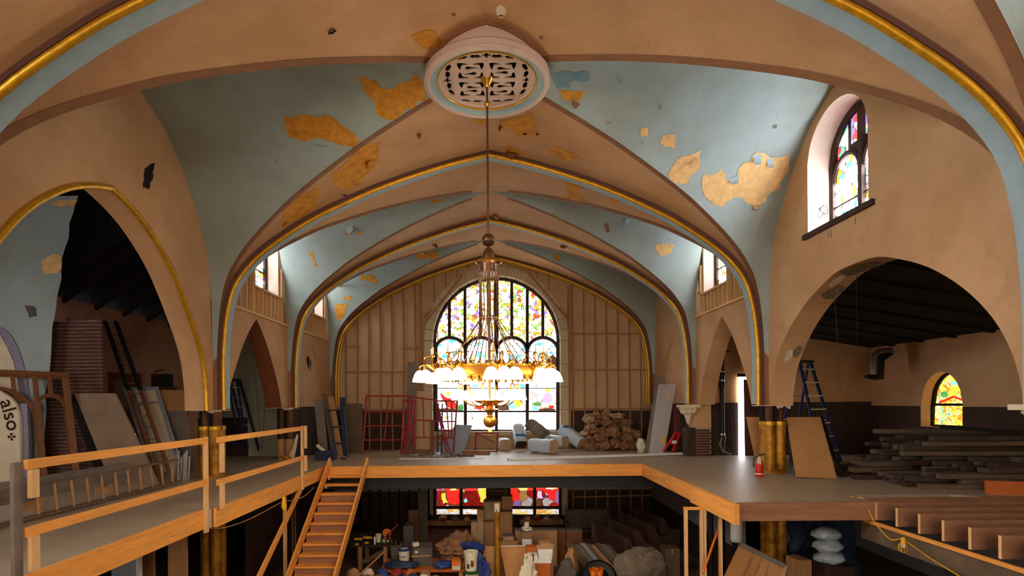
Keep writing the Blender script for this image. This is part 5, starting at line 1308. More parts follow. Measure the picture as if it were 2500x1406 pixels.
lean_at('wall_board', 995, 1018, 884, 1098, 18.4, 18.1, 'greywood', 'tall grey board standing behind the red scaffold', 'board', dx=-6)
lean_at('wall_board', 1018, 1052, 955, 1098, 18.5, 18.2, 'boardwall', 'tan board standing behind the red scaffold', 'board', dx=-4)
lean_at('wall_board', 845, 885, 985, 1100, 19.2, 18.4, 'plank', 'brown particle board against the left end of the stud wall', 'board', dx=0)
lean_at('wall_board', 1050, 1060, 1025, 1100, 18.0, 17.8, 'brownwood', 'narrow brown board in front of the window jamb', 'board')
leaner('sheet_board', [(1112, 1036, 18.2), (1153, 1038, 18.2), (1130, 1100, 17.8), (1060, 1100, 17.8)], .02, 'greyboard', 'grey-blue sheet of board cut at a slant leaning below the window', 'board')
# crate with a roll
p = deck(792, 1124); t = thing('crate', 'dark plastic crate holding a paper roll on the stage corner', 'crate', p)
for dx, dy, sx_, sy_ in ((0, -.2, .5, .02), (0, .2, .5, .02), (-.25, 0, .02, .42), (.25, 0, .02, .42)):
    MB().cbox(p+Vector((dx, dy+.2, .14)), (sx_, sy_, .28)).build('side', M['steelblue'], t)
MB().cbox(p+Vector((0, .2, .02)), (.5, .4, .03)).build('bottom', M['steelblue'], t)
MB().tube([p+Vector((.05, .2, .15)), p+Vector((-.28, .2, .42))], .05, 10).build('paper_roll', M['cream'], t)
MB().cbox(p+Vector((.1, .2, .15)), (.2, .25, .2), Matrix.Rotation(.4, 3, 'Z')).build('contents', M['greywood'], t)
p = deck(838, 1122); one('wood_offcut', MB().cbox(p+Vector((0, 0, .03)), (.14, .08, .06)), M['darkwood'], 'small dark offcut on the stage floor near the stairhead', 'offcut')
# steel channels on the stage floor
for k in range(9):
    a = deck(985+21*k, 1118-abs(4-k)*.8); b = deck(1000+18*k, 1113)
    f = 1 if k % 2 else 0; z = Vector((0, 0, .03+.05*min(k, 8-k)*.35)); 
    m = MB(); p_, q_ = a+z+Vector((0, 0, .02)), b+z+Vector((.12*(4-k)/4, 0, .02)); m.bar(p_, q_, .1, .012); m.bar(p_+Vector((-.05, 0, -.025)), q_+Vector((-.05, 0, -.025)), .012, .05); m.bar(p_+Vector((.05, 0, -.025)), q_+Vector((.05, 0, -.025)), .012, .05)
    one('metal_channel', m, M['alu' if k in (4, 1) else 'greywood'], 'metal stud channel in the low stack on the stage floor', 'metal channel', 'stacked metal channels on the stage')
m = MB(); m.bar(deck(975, 1121)+Vector((0, 0, .012)), deck(1180, 1120)+Vector((0, 0, .012)), .1, .02); one('metal_track', m, M['white'], 'white metal track along the front of the channel stack', 'metal channel')
m = MB(); m.bar(deck(1128, 1109)+Vector((0, 0, .06)), deck(1196, 1109.5)+Vector((0, 0, .06)), .1, .12); one('timber_offcut', m, M['darkpine'], 'reddish timber lying behind the metal channels', 'timber')
m = MB(); m.bar(deck(1014, 1109)+Vector((0, 0, .08)), deck(1054, 1108.5)+Vector((0, 0, .08)), .1, .16); one('timber_offcut', m, M['brownwood'], 'brown timber lying at the foot of the red scaffold', 'timber')

# insulation bags
def bag(px, py, w, h, length, yaw, pitch, lift, label, mm='plastic', end='insul', band=None):
    p = deck(px, py); R = Matrix.Rotation(yaw, 3, 'Z')@Matrix.Rotation(pitch, 3, 'X')
    t = thing('insulation_bag', label, 'insulation bag', p)
    prof = [(w/2*math.copysign(abs(math.cos(a))**.55, math.cos(a)), h/2*math.copysign(abs(math.sin(a))**.55, math.sin(a))) for a in [2*PI*k/20 for k in range(20)]]
    m = MB(); rows = []
    for j in range(9):
        f = j/8; s = 1+.04*math.sin(j*2.1)-(0.06 if j in (0, 8) else 0)
        rows.append([p+Vector((0, 0, h/2+lift))+R@(Vector((x*s, f*length, z*s))+noisy((x, f*3, z), .025, 5)) for x, z in prof+[prof[0]]])
    m.grid(rows); m.smooth = True; m.build('wrapper', M[mm], t)
    for j, nm in ((0, 'end_face'), (8, 'back_face')):
        m = MB(); m.add(rows[j][:-1], [tuple(range(20))]); m.build(nm, M[end], t)
    if band is not None:
        m = MB(); c = Vector((0, 0, h/2+lift)); m.grid([[p+c+(r-(p+c))*1.02 for r in row[2:9]] for row in rows[band:band+2]]); m.smooth = True; m.build('blue_print', M['printblue'], t)
    return t
bag(1234, 1101, .42, .42, .7, .1, 0, 0, 'small insulation bag lying end-on nearest the window sill')
bag(1272, 1101, .42, .40, .85, .12, .75, 0.02, 'upright-leaning insulation bag with a blue band', band=2, end='darkwood')
bag(1352, 1108, .46, .46, .95, .75, 0, 0, 'front insulation bag of the heap showing its square end')
bag(1380, 1102, .42, .42, .8, .8, 0, .12, 'insulation bag wedged behind the front one')
bag(1420, 1100, .42, .40, 1.0, .75, .5, .05, 'long insulation bag tilted up with a blue mark', band=6)
bag(1308, 1101, .36, .36, .6, -.1, 0, 0, 'paper-wrapped insulation bundle between the plastic bags', mm='insul')
bag(1332, 1101, .46, .36, .8, .9, .55, .36, 'grey paper insulation bundle tilted on top of the heap', mm='greywood', end='greywood')
# heap of crumpled brown paper
rnd = random.Random(5); placed = []
for k in range(50):
    s = rnd.uniform(.34, .5); r_ = s*.42; best = None
    for _ in range(500):      # of many spots inside the heap take the emptiest
        px = 1440+128*rnd.random(); q = rnd.uniform(.0, 1.0); hm = 1.55*max(0, 1-abs((px-1484)/100)**2.2)*(1-.3*abs(2*q-1))
        c_ = deck(px, 1101); c_.x = c_.x/c_.y*18.9; c_.y = 18.6+q*1.1; z = max(0, hm-s*.5)*rnd.random(); c_.z = zdeck(c_.y)+z
        gap = min(((c_-o_).length/(r_+ro) for o_, ro in placed), default=9)
        if best is None or gap > best[0]: best = (gap, c_.copy(), z)
    p, z = best[1], best[2]; placed.append((p.copy(), r_))
    R = Matrix.Rotation(rnd.uniform(0, 3), 3, 'Z')@Matrix.Rotation(rnd.uniform(-.7, .7), 3, 'X')
    if k % 4: m = lump(p-Vector((0, 0, s*.05)), (s*1.0, s*.85, s*.72), k, .55, 1.7, 3, .75, flat=z < .1, R=R)
    else:
        m = MB(); rows = []
        for i in range(7):
            rows.append([p+Vector((0, 0, s*.35))+R@(Vector(((i/6-.5)*s*1.15, (j/4-.5)*s*.8, .09*s*abs(i-3)))+noisy((i*.3, j*.4, k), .16*s*1.6, 1.4, k)) for j in range(5)])
        m.grid(rows)
        m.slab([rows[0][0], rows[0][4], rows[6][4], rows[6][0]], .03)
    one('paper_sack', m, M['paper' if k % 4 else 'insul'], ('crumpled brown paper sack' if k % 4 else 'crumpled pale kraft sack')+(' near the top of the heap by the insulation bags' if z > .7 else ' halfway up the heap by the insulation bags' if z > .3 else ' at the foot of the heap by the insulation bags'), 'paper sack', 'crumpled paper sacks in the heap on the stage')
one('white_sack', lump(deck(1566, 1105), (.3, .3, .5), 3, .3, 2, 3, .3), M['sack'], 'small white sack at the foot of the aluminium planks', 'sack')
# aluminium scaffold planks
for k, (a, dx, mm, lb) in enumerate(((1612, 0, 'greywood', 'grey weathered plank behind the aluminium planks'), (1616, 4, 'alu', 'aluminium scaffold plank leaning on the right wall, inner one'), (1628, 2, 'alu', 'aluminium scaffold plank leaning on the right wall, middle one'), (1638, 0, 'alu', 'aluminium scaffold plank with yellow stickers leaning outermost'))):
    dd = .1*k
    P = [(a-8, 938-18*(k == 0), 17.72-dd), (a+12, 938-18*(k == 0), 17.72-dd), (1592+10*k, 1102, 17.3-dd), (1574+10*k, 1102, 17.3-dd)]
    o = leaner('scaffold_plank', P, .05, mm, lb, 'scaffold plank')
    if k == 3:
        for (x, y) in ((1636, 968), (1622, 1075)): put(MB().slab([at(x-3, y-8, 17.36-(y-968)/107*.36), at(x+3, y-8, 17.36-(y-968)/107*.36), at(x, y+8, 17.34-(y-968)/107*.36), at(x-6, y+8, 17.34-(y-968)/107*.36)], .004).build('yellow_sticker', M['yellow'], o), o)
t = thing('red_jack', 'bright red steel bracket leaning beside the aluminium planks', 'bracket', deck(1632, 1102))
for P, w_ in ((((1620, 1102), (1650, 1056)), .07), (((1642, 1102), (1660, 1056)), .07), (((1644, 1060), (1660, 1058)), .06), (((1632, 1084), (1650, 1082)), .05)):
    MB().bar(at(*P[0], 16.82), at(*P[1], 16.9), w_, .05).build('bar', M['brightred'], t)
MB().cbox(at(1646, 1079, 16.8), (.14, .03, .09)).build('white_label', M['white'], t)
leaner('dark_leaf', [(1645, 992, 17.2), (1659, 992, 17.2), (1659, 1106, 17.1), (1644, 1106, 17.1)], .04, 'doorred', 'dark red-brown panel standing between the red bracket and the pier', 'panel')

# ------------------------------------------------------------------ right aisle
t = thing('drain_pipe', 'black iron soil pipe with bright clamps behind the pier', 'pipe', (7.0, 15.4, 0))
x_, y_ = at(1763, 1000, 15.9).x, 15.9
MB().tube([(x_, y_, .05), (x_, y_, 3.6)], .065, 12).build('pipe', M['black'], t)
MB().tube([(x_-.22, y_+.1, 1.4), (x_-.15, y_+.1, 2.4), (x_-.02, y_+.1, 3.3)], .02, 6).build('cable', M['black'], t)
for z in (2.42, 2.16, .58):
    MB().lathe([(.068, -.03), (.075, -.02), (.075, .02), (.068, .03)], (x_, y_, z), 14).build('clamp', M['knob'], t)
    MB().lathe([(.07, -.09), (.085, -.05), (.085, .05), (.07, .09)], (x_, y_, z-.12), 12).build('coupling', M['black'], t)
MB().bar((x_-.1, y_, 3.0), (x_+.25, y_, 3.0), .03, .03).build('bracket', M['black'], t)
MB().tube([(x_-.02, y_-.05, .5), (x_-.1, y_-.06, .3), (x_-.06, y_-.2, .1), (x_+.12, y_-.35, .03)], .035, 8).build('hose_end', M['greywood'], t)
dr = sroot('door_1', 'half-open maroon panelled door with daylight in the gap')
dy = AE-.06
def D(px, py): return at(px, py, dy)
MB().slab([D(1803, 920), D(1850, 918), Vector((D(1850, 1000).x, dy, zf)), Vector((D(1803, 1000).x, dy, zf))], .03, n=(0, 1, 0)).build('daylight_gap', M['daylight'], dr)
MB().slab([D(1811, 927)+Vector((0, -.12, 0)), D(1852, 925)+Vector((0, -.3, 0)), Vector((D(1852, 1000).x, dy-.3, zf)), Vector((D(1813, 1000).x, dy-.12, zf))], .04).build('leaf', M['doorred'], dr)
for a, b in (((1818, 940), (1846, 965)), ((1818, 972), (1846, 1010)), ((1818, 1018), (1846, 1062))):
    MB().slab([D(a[0], a[1])+Vector((0, -.25, 0)), D(b[0], a[1])+Vector((0, -.31, 0)), D(b[0], b[1])+Vector((0, -.31, 0)), D(a[0], b[1])+Vector((0, -.25, 0))], .02).build('sunk_panel', M['darkwood'], dr)
MB().box(D(1803, 918).x-.03, D(1860, 918).x, dy-.03, dy+.02, D(1803, 920).z, D(1803, 912).z).build('lintel', M['blackwood'], dr)
leaner('plywood_sheet', [(1822, 1018, 12.7), (1872, 1018, 12.7), (1872, 1136, 12.45), (1850, 1128, 12.45)], .02, 'kraft', 'tan board leaning behind the left of the gold column', 'board')
leaner('plywood_sheet', [(1826, 1022, 12.9), (1880, 1020, 12.9), (1880, 1128, 12.65), (1852, 1124, 12.65)], .02, 'cardboard', 'second tan board just behind the first one at the gold column', 'board')
leaner('cardboard_sheet', [(1920, 1018, 12.0), (2003, 1018, 12.0), (2044, 1183, 10.9), (1944, 1160, 11.2)], .02, 'kraft', 'large folded cardboard sheet leaning right of the gold column', 'cardboard',
       [('fold_line', MB().bar(at(1930, 1090, 11.44), at(2022, 1106, 11.36), .012, .012), M['cardboard'])])
leaner('grey_sheet', [(1926, 1030, 12.5), (1944, 1040, 12.5), (1962, 1160, 11.9), (1928, 1156, 12.0)], .015, 'greyboard', 'grey sheet squeezed between the column and the cardboard', 'board')
m = MB(); m.tube([at(2005, 1020, 12.2), at(2030, 1100, 11.6), Vector((at(2058, 1178, 11.0).x, 11.0, .04))], .045, 8); one('black_pole', m, M['black'], 'black pole leaning along the edge of the cardboard sheet', 'pole')
t = thing('fire_extinguisher', 'red fire extinguisher standing in front of the gold column', 'fire extinguisher', deck(1854, 1163))
p = deck(1854, 1163)
MB().lathe([(.0, 0), (.075, 0), (.08, .02), (.08, .26), (.055, .32), (.03, .38)], p, 18).build('cylinder', M['brightred'], t)
MB().lathe([(.03, .38), (.035, .42), (.02, .44)], p, 12).build('valve', M['knob'], t)
MB().bar(p+Vector((-.02, 0, .44)), p+Vector((.12, 0, .46)), .025, .02).build('handle', M['black'], t)
MB().slab([p+Vector((-.1, -.1, .28)), p+Vector((-.0, -.1, .26)), p+Vector((-.02, -.1, .42)), p+Vector((-.08, -.1, .42))], .004).build('tag', M['cream'], t)
MB().lathe([(.0865, .05), (.0865, .07)], p, 18).build('white_band', M['white'], t)
MB().tube([p+Vector((-.03, 0, .42)), p+Vector((-.12, -.02, .38)), p+Vector((-.13, -.02, .2))], .012, 6).build('hose', M['black'], t)
# lumber pile
rnd = random.Random(11); lean_ = (-.10, .02, -.06, .05, -.03, -.08, .03, -.04, .02)
for k in range(64):
    lay = k//9 if k < 46 else 5+(k-46)//5; n_ = k % 9 if k < 46 else 4+(k-46) % 5
    y = 9.55+.32*n_+rnd.uniform(-.02, .02); x0 = 7.0+rnd.uniform(0, .9)+(.35 if k < 46 else .18)*lay; L_ = rnd.uniform(2.6, 4.1)
    w_, h_ = rnd.choice(((.2, .085), (.14, .08), (.25, .088), (.12, .09)))
    z = .092*lay+h_/2; a = lean_[lay]+rnd.uniform(-.008, .008)
    x1 = min(x0+L_, 11.1)
    m = MB(); m.bar((x0, y, z), (x1, y+a*(x1-x0), z), w_, h_)
    mm = rnd.choice(('oldlumber', 'plank', 'darkwood', 'oldlumber'))
    one('lumber_board', m, M[mm], {'oldlumber': 'dark weathered', 'plank': 'paler brown', 'darkwood': 'near-black'}[mm]+' board in the '+('lowest', 'second', 'third', 'fourth', 'fifth', 'sixth', 'seventh', 'eighth', 'top')[lay]+' layer of the aisle lumber pile', 'board', 'salvaged boards in the lumber pile')
m = MB(); m.bar((9.3, 11.3, 1.0), (11.0, 10.3, .84), .08, .08); one('lumber_beam', m, M['blackwood'], 'black stick jutting up in front of the amber window', 'timber')
m = MB(); m.bar((8.5, 12.02, .87), (11.0, 11.98, .87), .26, .085); one('lumber_beam', m, M['plank'], 'long dark plank lying across the back of the lumber pile', 'timber')
m = MB(); a = deck(2405, 1205); m.bar(a+Vector((0, 0, .11)), a+Vector((2.2, -.9, .11)), .06, .22); one('orange_plank', m, M['orangewood'], 'orange-brown plank on edge at the deck edge near the joists', 'plank')
# duct
t = thing('duct', 'short galvanised duct and black bracket on the aisle ceiling', 'duct', at(2140, 920, 14.9))
MB().tube([at(2132, 915, 14.9), at(2133, 868, 14.9), at(2146, 858, 14.9), at(2175, 856, 14.95)], .085, 12).build('pipe', M['silver'], t)
MB().slab([at(2142, 860, 14.85), at(2185, 862, 14.85), at(2160, 880, 14.85), at(2158, 925, 14.85), at(2140, 928, 14.85)], .15, n=(0, 1, 0)).build('bracket', M['black'], t)
MB().lathe([(.04, 0), (.18, .05), (.16, .12), (.05, .14)], at(2128, 926, 14.9), 14).build('flange', M['black'], t)
# hanging wires below the high window
for k, (x0, y0, x1, y1) in enumerate(((2028, 560, 2052, 960), (2022, 565, 2048, 850), (2088, 530, 2094, 850))):
    m = MB(); a, b = atx(x0, y0, WALL-.03), atx(x1, y1, WALL+.6); m.tube([a, a.lerp(b, .5)+Vector((0, 0, -.03)), b], .0035, 5); one('hanging_wire', m, M['darkwood'], 'thin wire hanging from the sill of the high stained glass window', 'wire', 'wires hanging over the round arch')
m = MB(); c_ = atx(2010, 528, WALL-.05); m.tube([c_+Vector((0, .12*math.cos(k*.7)*(1+.1*k/9), .1+.1*math.sin(k*.9))) for k in range(22)], .006, 5); one('wire_coil', m, M['silver'], 'loose coil of wire on the sill of the high window', 'wire')
for k, (a, b) in enumerate((((613, 800, 13.7), (640, 1110, 15.5)), ((655, 850, 15), (640, 1095, 15.6)), ((645, 840, 15), (690, 930, 15.8)))):
    m = MB(); A_, B_ = at(*a), at(*b); m.tube([A_, A_.lerp(B_, .5)+Vector((0, 0, -.06)), B_], .007, 5); one('hanging_cable', m, M['darkwood'], 'thin cable hanging in the left pointed arch', 'cable', 'cables in the left pointed arch')
m = MB(); m.tube([at(590, 850, 14.6), at(555, 895, 14.2)], .02, 6); one('light_tube', m, M['white'], 'white conduit slanting across the left pointed arch', 'conduit')
# wall scars and blind arches of the last bay
for sx, px, mm in ((-1, 752, 'darkhole'), (-1, 757, 'plank')):
    p = atx(px, 878 if mm == 'darkhole' else 885, sx*(WALL-.004))
    put(MB().slab([p+Vector((0, .14*math.cos(2*PI*k/8), .12*math.sin(2*PI*k/8)-(.2 if k == 6 else 0))) for k in range(8)], .003*-sx, n=(1, 0, 0)).build('wall_scar', M[mm], wall_left), wall_left)
for sx, par in ((-1, wall_left), (1, wall_right)):
    m = MB(); c3 = 18.1; rows = []
    for k in range(13):
        t_ = k/12; y = c3+1.25*t_; z = EYE+2.0-1.9*t_**1.6; rows.append([(sx*(WALL-.006), y, z), (sx*(WALL-.006), y-.28*(1-.3*t_), z-.1)])
    m.grid(rows); m.build('blind_arch_line', M['kraft'], par)
p = atx(745, 940, -WALL+.004); MB().add([(-WALL+.004, 16.35, .2), (-WALL+.004, 16.9, .2), (-WALL+.004, 16.85, 2.1), (-WALL+.004, 16.4, 2.1)], [(0, 1, 2, 3)]).build('exposed_brick', M['brickwall_s'], wall_left)
for sx, par in ((-1, wall_left), (1, wall_right)):
    MB().box(*sorted((sx*WALL, sx*(WALL+.3))), 16.3, EY, zdeck(20), PB).build('lower_bay_wall', M['brickwall_s' if sx < 0 else 'darkwood'], par)
# ------------------------------------------------------------------ stair down from the stage
st = thing('stair', 'steep new pine stair from the stage down to the lower floor', 'stair', (-3.6, 12, LOW))
R_, G_ = .187, .2
def sx(k): return -4.02-.018*k, -3.14-.018*k+.004*k
for k in range(1, 16):
    a, b = sx(k); y = STAGE_Y-.02-k*G_; z = -k*R_
    MB().box(a, b, y-.02, y+.24, z-.04, z).build('tread', M['pinex'], st)
    if k >= 4: MB().box(a, b, y+.215, y+.235, z, z+R_-.04).build('riser', M['darkpine'], st)
for s, dx in ((0, -.03), (1, .03)):
    a0 = Vector((sx(0)[s]+dx, STAGE_Y+.05, .14)); a1 = Vector((sx(15)[s]+dx, STAGE_Y-15.2*G_, -15.2*R_+.12))
    dirv = (a1-a0).normalized()
    MB().bar(a0, a1, .04, .26, up=(0, .7, .7)).build('stringer', M['pine'], st)
    for k in range(1, 9):
        if s == 0: MB().box(sx(k)[0], sx(k)[0]+.04, STAGE_Y-k*G_, STAGE_Y-k*G_+.2, -k*R_-.1, -k*R_-.04).build('cleat', M['pinez'], st)
m = MB(); m.box(sx(0)[0], sx(0)[1], STAGE_Y-.06, STAGE_Y-.03, -.2, 0); m.build('top_riser', M['pinex'], st)
hr = thing('stair_rail', 'slanting pine handrail board running down beside the stair', 'handrail', (-4.4, 11, LOW))
MB().bar(at(735, 1192, 12.0), at(560, 1560, 8.6), .04, .14, up=(0, .7, .7)).build('handrail', M['pine'], hr)
a = at(696, 1300, 12.3); one('deck_prop', MB().box(a.x-.04, a.x+.04, a.y-.02, a.y+.02, LOW, -.28), M['pinez'], 'upright pine prop under the left deck behind the stair rail', 'prop')

# ------------------------------------------------------------------ under the decks
def lbox(name, px0, px1, pyt, pyb, d, depth, mm, label, cat, parts=(), rot=0, group=None, lid=None, base=None):
    a, b = at(px0, pyb, d), at(px1, pyb, d); zt = at(px0, pyt, d).z; c = (a+b)/2
    if base is not None: a.z = base
    m = MB(); m.cbox(((a.x+b.x)/2, d+depth/2, (a.z+zt)/2), (b.x-a.x, depth, zt-a.z), Matrix.Rotation(rot, 3, 'Z'))
    ps = list(parts)
    if lid: ps.append(('tape', MB().box((a.x+b.x)/2-.02, (a.x+b.x)/2+.02, d-.004, d+depth*.6, zt-.12, zt+.003), M[lid]))
    return one(name, m, M[mm], label, cat, group, ps)
# workbench with tools
t = thing('workbench', 'rough wooden workbench crowded with tools under the stage', 'workbench', (at(930, 1400, 15).x, 15.4, LOW))
x0, x1 = at(858, 1330, 15).x, at(973, 1330, 15).x; zt = at(900, 1331, 15).z
MB().box(x0, x1, 15.0, 15.8, zt-.05, zt).build('bench_top', M['darkwood'], t)
for x, y in ((at(878, 1340, 15).x, 15.05), (at(940, 1340, 15).x, 15.05), (at(968, 1340, 15).x, 15.6), (at(882, 1340, 15).x, 15.7)): MB().box(x-.05, x+.05, y-.05, y+.05, LOW, zt-.05).build('leg', M['oldpine'], t)
MB().bar(at(886, 1372, 15.1), at(938, 1345, 15.1), .03, .12).build('brace', M['plank'], t)
def drill(px, py, d, label, mm='yellow'):
    p = at(px, py, d); p.z = zt; g = thing('power_drill', label, 'drill', p)
    MB().tube([p+Vector((-.12, 0, .16)), p+Vector((.1, 0, .16))], .035, 8).build('body', M[mm], g); MB().tube([p+Vector((.1, 0, .16)), p+Vector((.18, 0, .16))], .018, 6).build('chuck', M['black'], g)
    MB().bar(p+Vector((-.06, 0, 0)), p+Vector((-.04, 0, .15)), .035, .05).build('grip', M['black'], g); MB().cbox(p+Vector((-.05, 0, .025)), (.1, .07, .05)).build('battery', M[mm], g)
drill(900, 1312, 15.2, 'yellow cordless drill at the back of the workbench'); drill(876, 1326, 15.05, 'yellow cordless drill lying at the left end of the workbench')
def cup(px, d, h, r, mm, label, nm='cup', cat='cup'):
    p = at(px, 1330, d); p.z = zt; m = MB(); m.lathe([(0, 0), (r*.75, 0), (r, h), (r*.9, h), (r*.65, .01)], p, 12); one(nm, m, M[mm], label, cat)
cup(924, 15.35, .22, .09, 'sack', 'white funnel-like tub standing on the workbench', 'tub', 'tub'); cup(915, 15.1, .2, .035, 'white', 'slim white bottle at the front of the workbench', 'bottle', 'bottle')
p = at(945, 1330, 15.65); p.z = zt
t2 = thing('cord_reel', 'orange cord reel standing on the workbench', 'reel', p)
MB().lathe([(.04, -.05), (.12, -.05), (.12, -.03), (.07, -.02), (.07, .02), (.12, .03), (.12, .05), (.04, .05)], p+Vector((0, 0, .18)), 16, Matrix.Rotation(1.3, 3, 'X')).build('spool', M['orange'], t2); MB().box(p.x-.1, p.x+.1, p.y-.04, p.y+.04, p.z, p.z+.06).build('stand', M['orange'], t2)
m = MB(); p = at(955, 1322, 15.3); m.bar(Vector((p.x-.1, 15.46, zt+.2)), Vector((p.x+.16, 15.46, zt+.46)), .03, .03); one('red_tool', m, M['red'], 'red-handled tool propped up on the workbench', 'tool', parts=[('head', MB().cbox((p.x-.12, 15.46, zt+.1), (.06, .08, .2)), M['black'])])
rnd = random.Random(3)
for k in range(12):
    px = 937+9.6*(k % 4); p = at(px, 1328, 15.06+.11*(k//4)); p.z = zt
    m = MB(); s = rnd.uniform(.05, .092); m.lathe([(0, 0), (s*.5, 0), (s*.55, s), (s*.3, s*1.2), (0, s*1.25)], p, 8); one('small_jar', m, M[rnd.choice(('greyplastic', 'white', 'alu', 'sack', 'darkwood'))], 'small jar or tin among the clutter at the right end of the workbench', 'jar', 'small tins on the workbench')
lbox('tool_case', 858, 900, 1300, 1330, 15.3, .4, 'black', 'black tool case at the left back of the workbench', 'case', base=zt, parts=[('yellow_latch', MB().cbox(at(895, 1312, 15.29), (.2, .02, .07)), M['yellow'])])
lbox('tool_case', 985, 1009, 1284, 1330, 15.6, .5, 'greyplastic', 'dark grey bin standing beside the workbench', 'bin', base=LOW)
# tall dark panels behind
for k, (a, b, yt, mm, lb) in enumerate(((998, 1022, 1245, 'brownwood', 'tall brown door panel standing behind the workbench'), (1022, 1045, 1200, 'greyplastic', 'tall dark grey panel standing at the window jamb'), (985, 998, 1215, 'blackwood', 'black board behind the brown door panel'))):
    m = MB(); p, q = at(a, 1340, 17.5+.2*k), at(b, 1340, 17.5+.2*k); z1 = at(a, yt, 17.5+.2*k).z; m.box(p.x, q.x, p.y, p.y+.05, LOW, z1); one('tall_panel', m, M[mm], lb, 'panel')
# low platform table with the tarp, buckets
t = thing('plank_table', 'low table of orange-brown planks under the tarpaulin', 'table', (at(1040, 1400, 13).x, 13, LOW))
z1 = at(1040, 1392, 13).z+.0
x0, x1 = at(925, 1385, 13).x, at(1135, 1385, 13).x
for k in range(4): MB().box(x0, x1, 13.0+.26*k, 13.24+.26*k, z1-.05, z1).build('plank', M['orangewood'], t)
for x in (x0+.1, (x0+x1)/2, x1-.1): MB().box(x-.05, x+.05, 13.05, 13.15, LOW, z1-.05).build('leg', M['oldpine'], t)
def bucket(px, pyb, d, h, r, label, lid, body='bucket', base=None, print_=None):
    p = at(px, pyb, d)
    if base is not None: p.z = base
    g = thing('bucket', label, 'bucket', p)
    MB().lathe([(0, 0), (r*.86, 0), (r, h*.92), (r*1.05, h*.93), (r*1.05, h*.99), (r*.98, h)], p, 20).build('body', M[body], g)
    MB().lathe([(r*1.06, h*.9), (r*1.08, h*.95), (r*1.08, h*1.03), (r*.8, h*1.04), (r*.7, h*1.0), (0, h*.98)], p, 20).build('lid', M[lid], g)
    m = MB(); m.tube([p+Vector((-r*1.04, -.02, h*.85)), p+Vector((-r*.6, -r*.9, h*.55)), p+Vector((r*.6, -r*.9, h*.55)), p+Vector((r*1.04, -.02, h*.85))], .005, 5); m.build('handle', M['alu'], g)
    if print_:
        for nm, a0, a1, z0, z2, mm in print_:
            rows = [[p+Vector((r*(.875+.1*z)*1.012*math.cos(-PI/2+a), r*(.875+.1*z)*1.012*math.sin(-PI/2+a), h*z)) for a in [a0+(a1-a0)*j/6 for j in range(7)]] for z in (z0, z2)]
            m = MB(); m.grid(rows); m.build(nm, M[mm], g)
    return g
bucket(987, 1373, 13.52, .38, .14, 'white bucket with a blue gasket lid on the plank table', 'blueplastic', base=z1, print_=[('blue_lettering', -.5, .4, .5, .6, 'printblue')])
bucket(966, 1373, 13.86, .34, .13, 'grey bucket behind the blue-lidded one', 'greyplastic', 'greyplastic', base=z1)
pr = [('green_triangle', -.65, -.2, .15, .42, 'green'), ('red_block', .0, .5, .25, .62, 'red')]
bucket(1150, 1392, 12.6, .42, .155, 'white bucket with red and green print, upper of the two stacked ones', 'bucket', base=at(1150, 1391, 12.6).z, print_=pr)
bucket(1152, 1430, 12.6, .42, .155, 'white bucket under the upper printed bucket', 'green', base=at(1150, 1391, 12.6).z-.45, print_=pr)
bucket(1062, 1420, 12.1, .36, .15, 'white bucket lying behind the plank edge', 'blueplastic', base=LOW); bucket(885, 1425, 12.1, .36, .15, 'pale bucket left of the broom on the floor', 'bucket', base=LOW)
bucket(1102, 1425, 12.1, .36, .16, 'white bucket in the front row under the plank table', 'bucket', base=LOW)
pb_ = at(1150, 1391, 12.6); lbox('low_crate', 1132, 1168, 1440, 1460, 12.42, .36, 'plank', 'rough wooden box under the two stacked printed buckets', 'crate', base=LOW)
bpy.data.objects['low_crate'].data.transform(Matrix.Diagonal((1, 1, (pb_.z-.45-LOW)/(at(1132, 1440, 12.42).z-LOW), 1)))
t = thing('crate_box', 'dark grey felt-covered trunk on the plank table', 'trunk', at(1030, 1380, 13.3))
a_, b_ = at(1005, 1380, 13.3), at(1052, 1380, 13.3); a_.z = z1
MB().cbox(((a_.x+b_.x)/2, 13.6, z1+.22), (b_.x-a_.x, .6, .44), Matrix.Rotation(.12, 3, 'Z')).build('body', M['greyplastic'], t); MB().cbox(((a_.x+b_.x)/2, 13.29, z1+.26), (b_.x-a_.x, .02, .03), Matrix.Rotation(.12, 3, 'Z')).build('strip', M['oldpine'], t)
MB().cbox((a_.x+.12, 13.28, z1+.36), (.07, .02, .05)).build('label', M['cream'], t)
lbox('pale_block', 1006, 1021, 1326, 1336, 13.5, .12, 'cream', 'small pale block on top of the grey trunk', 'block', rot=.5, base=z1+.438)
one('cloth_heap', lump((at(1108, 1380, 13.6).x+.1, 13.85, z1-.02), (1.05, .72, .74), 4, .35, 1.3, 4, .55), M['browncloth'], 'heap of brown and grey cloths on the plank table', 'cloth heap', parts=[('grey_fold', lump((at(1130, 1380, 13.6).x, 13.75, z1+.2), (.5, .42, .36), 9, .4, 1.6, 3, .6, flat=False, R=Matrix.Rotation(.5, 3, 'Y')), M['greycloth'])])
one('tarpaulin', lump((at(1170, 1370, 13.1).x, 13.1, LOW), (.46, .46, .98), 14, .4, 1.5, 4, .5), M['tarp'], 'blue tarpaulin bundled at the right of the cloth heap', 'tarpaulin', parts=[('upper_fold', lump((at(1152, 1330, 13.3).x, 13.5, z1+.42), (.6, .34, .2), 6, .4, 1.4, 3, .5, flat=False, R=Matrix.Rotation(.25, 3, 'Y')), M['tarp'])])
one('tarpaulin', lump((at(1078, 1392, 13).x, 13.2, z1), (.42, .34, .18), 17, .4, 1.6, 3, .5), M['tarp'], 'flat blue tarpaulin edge under the cloth heap', 'tarpaulin')
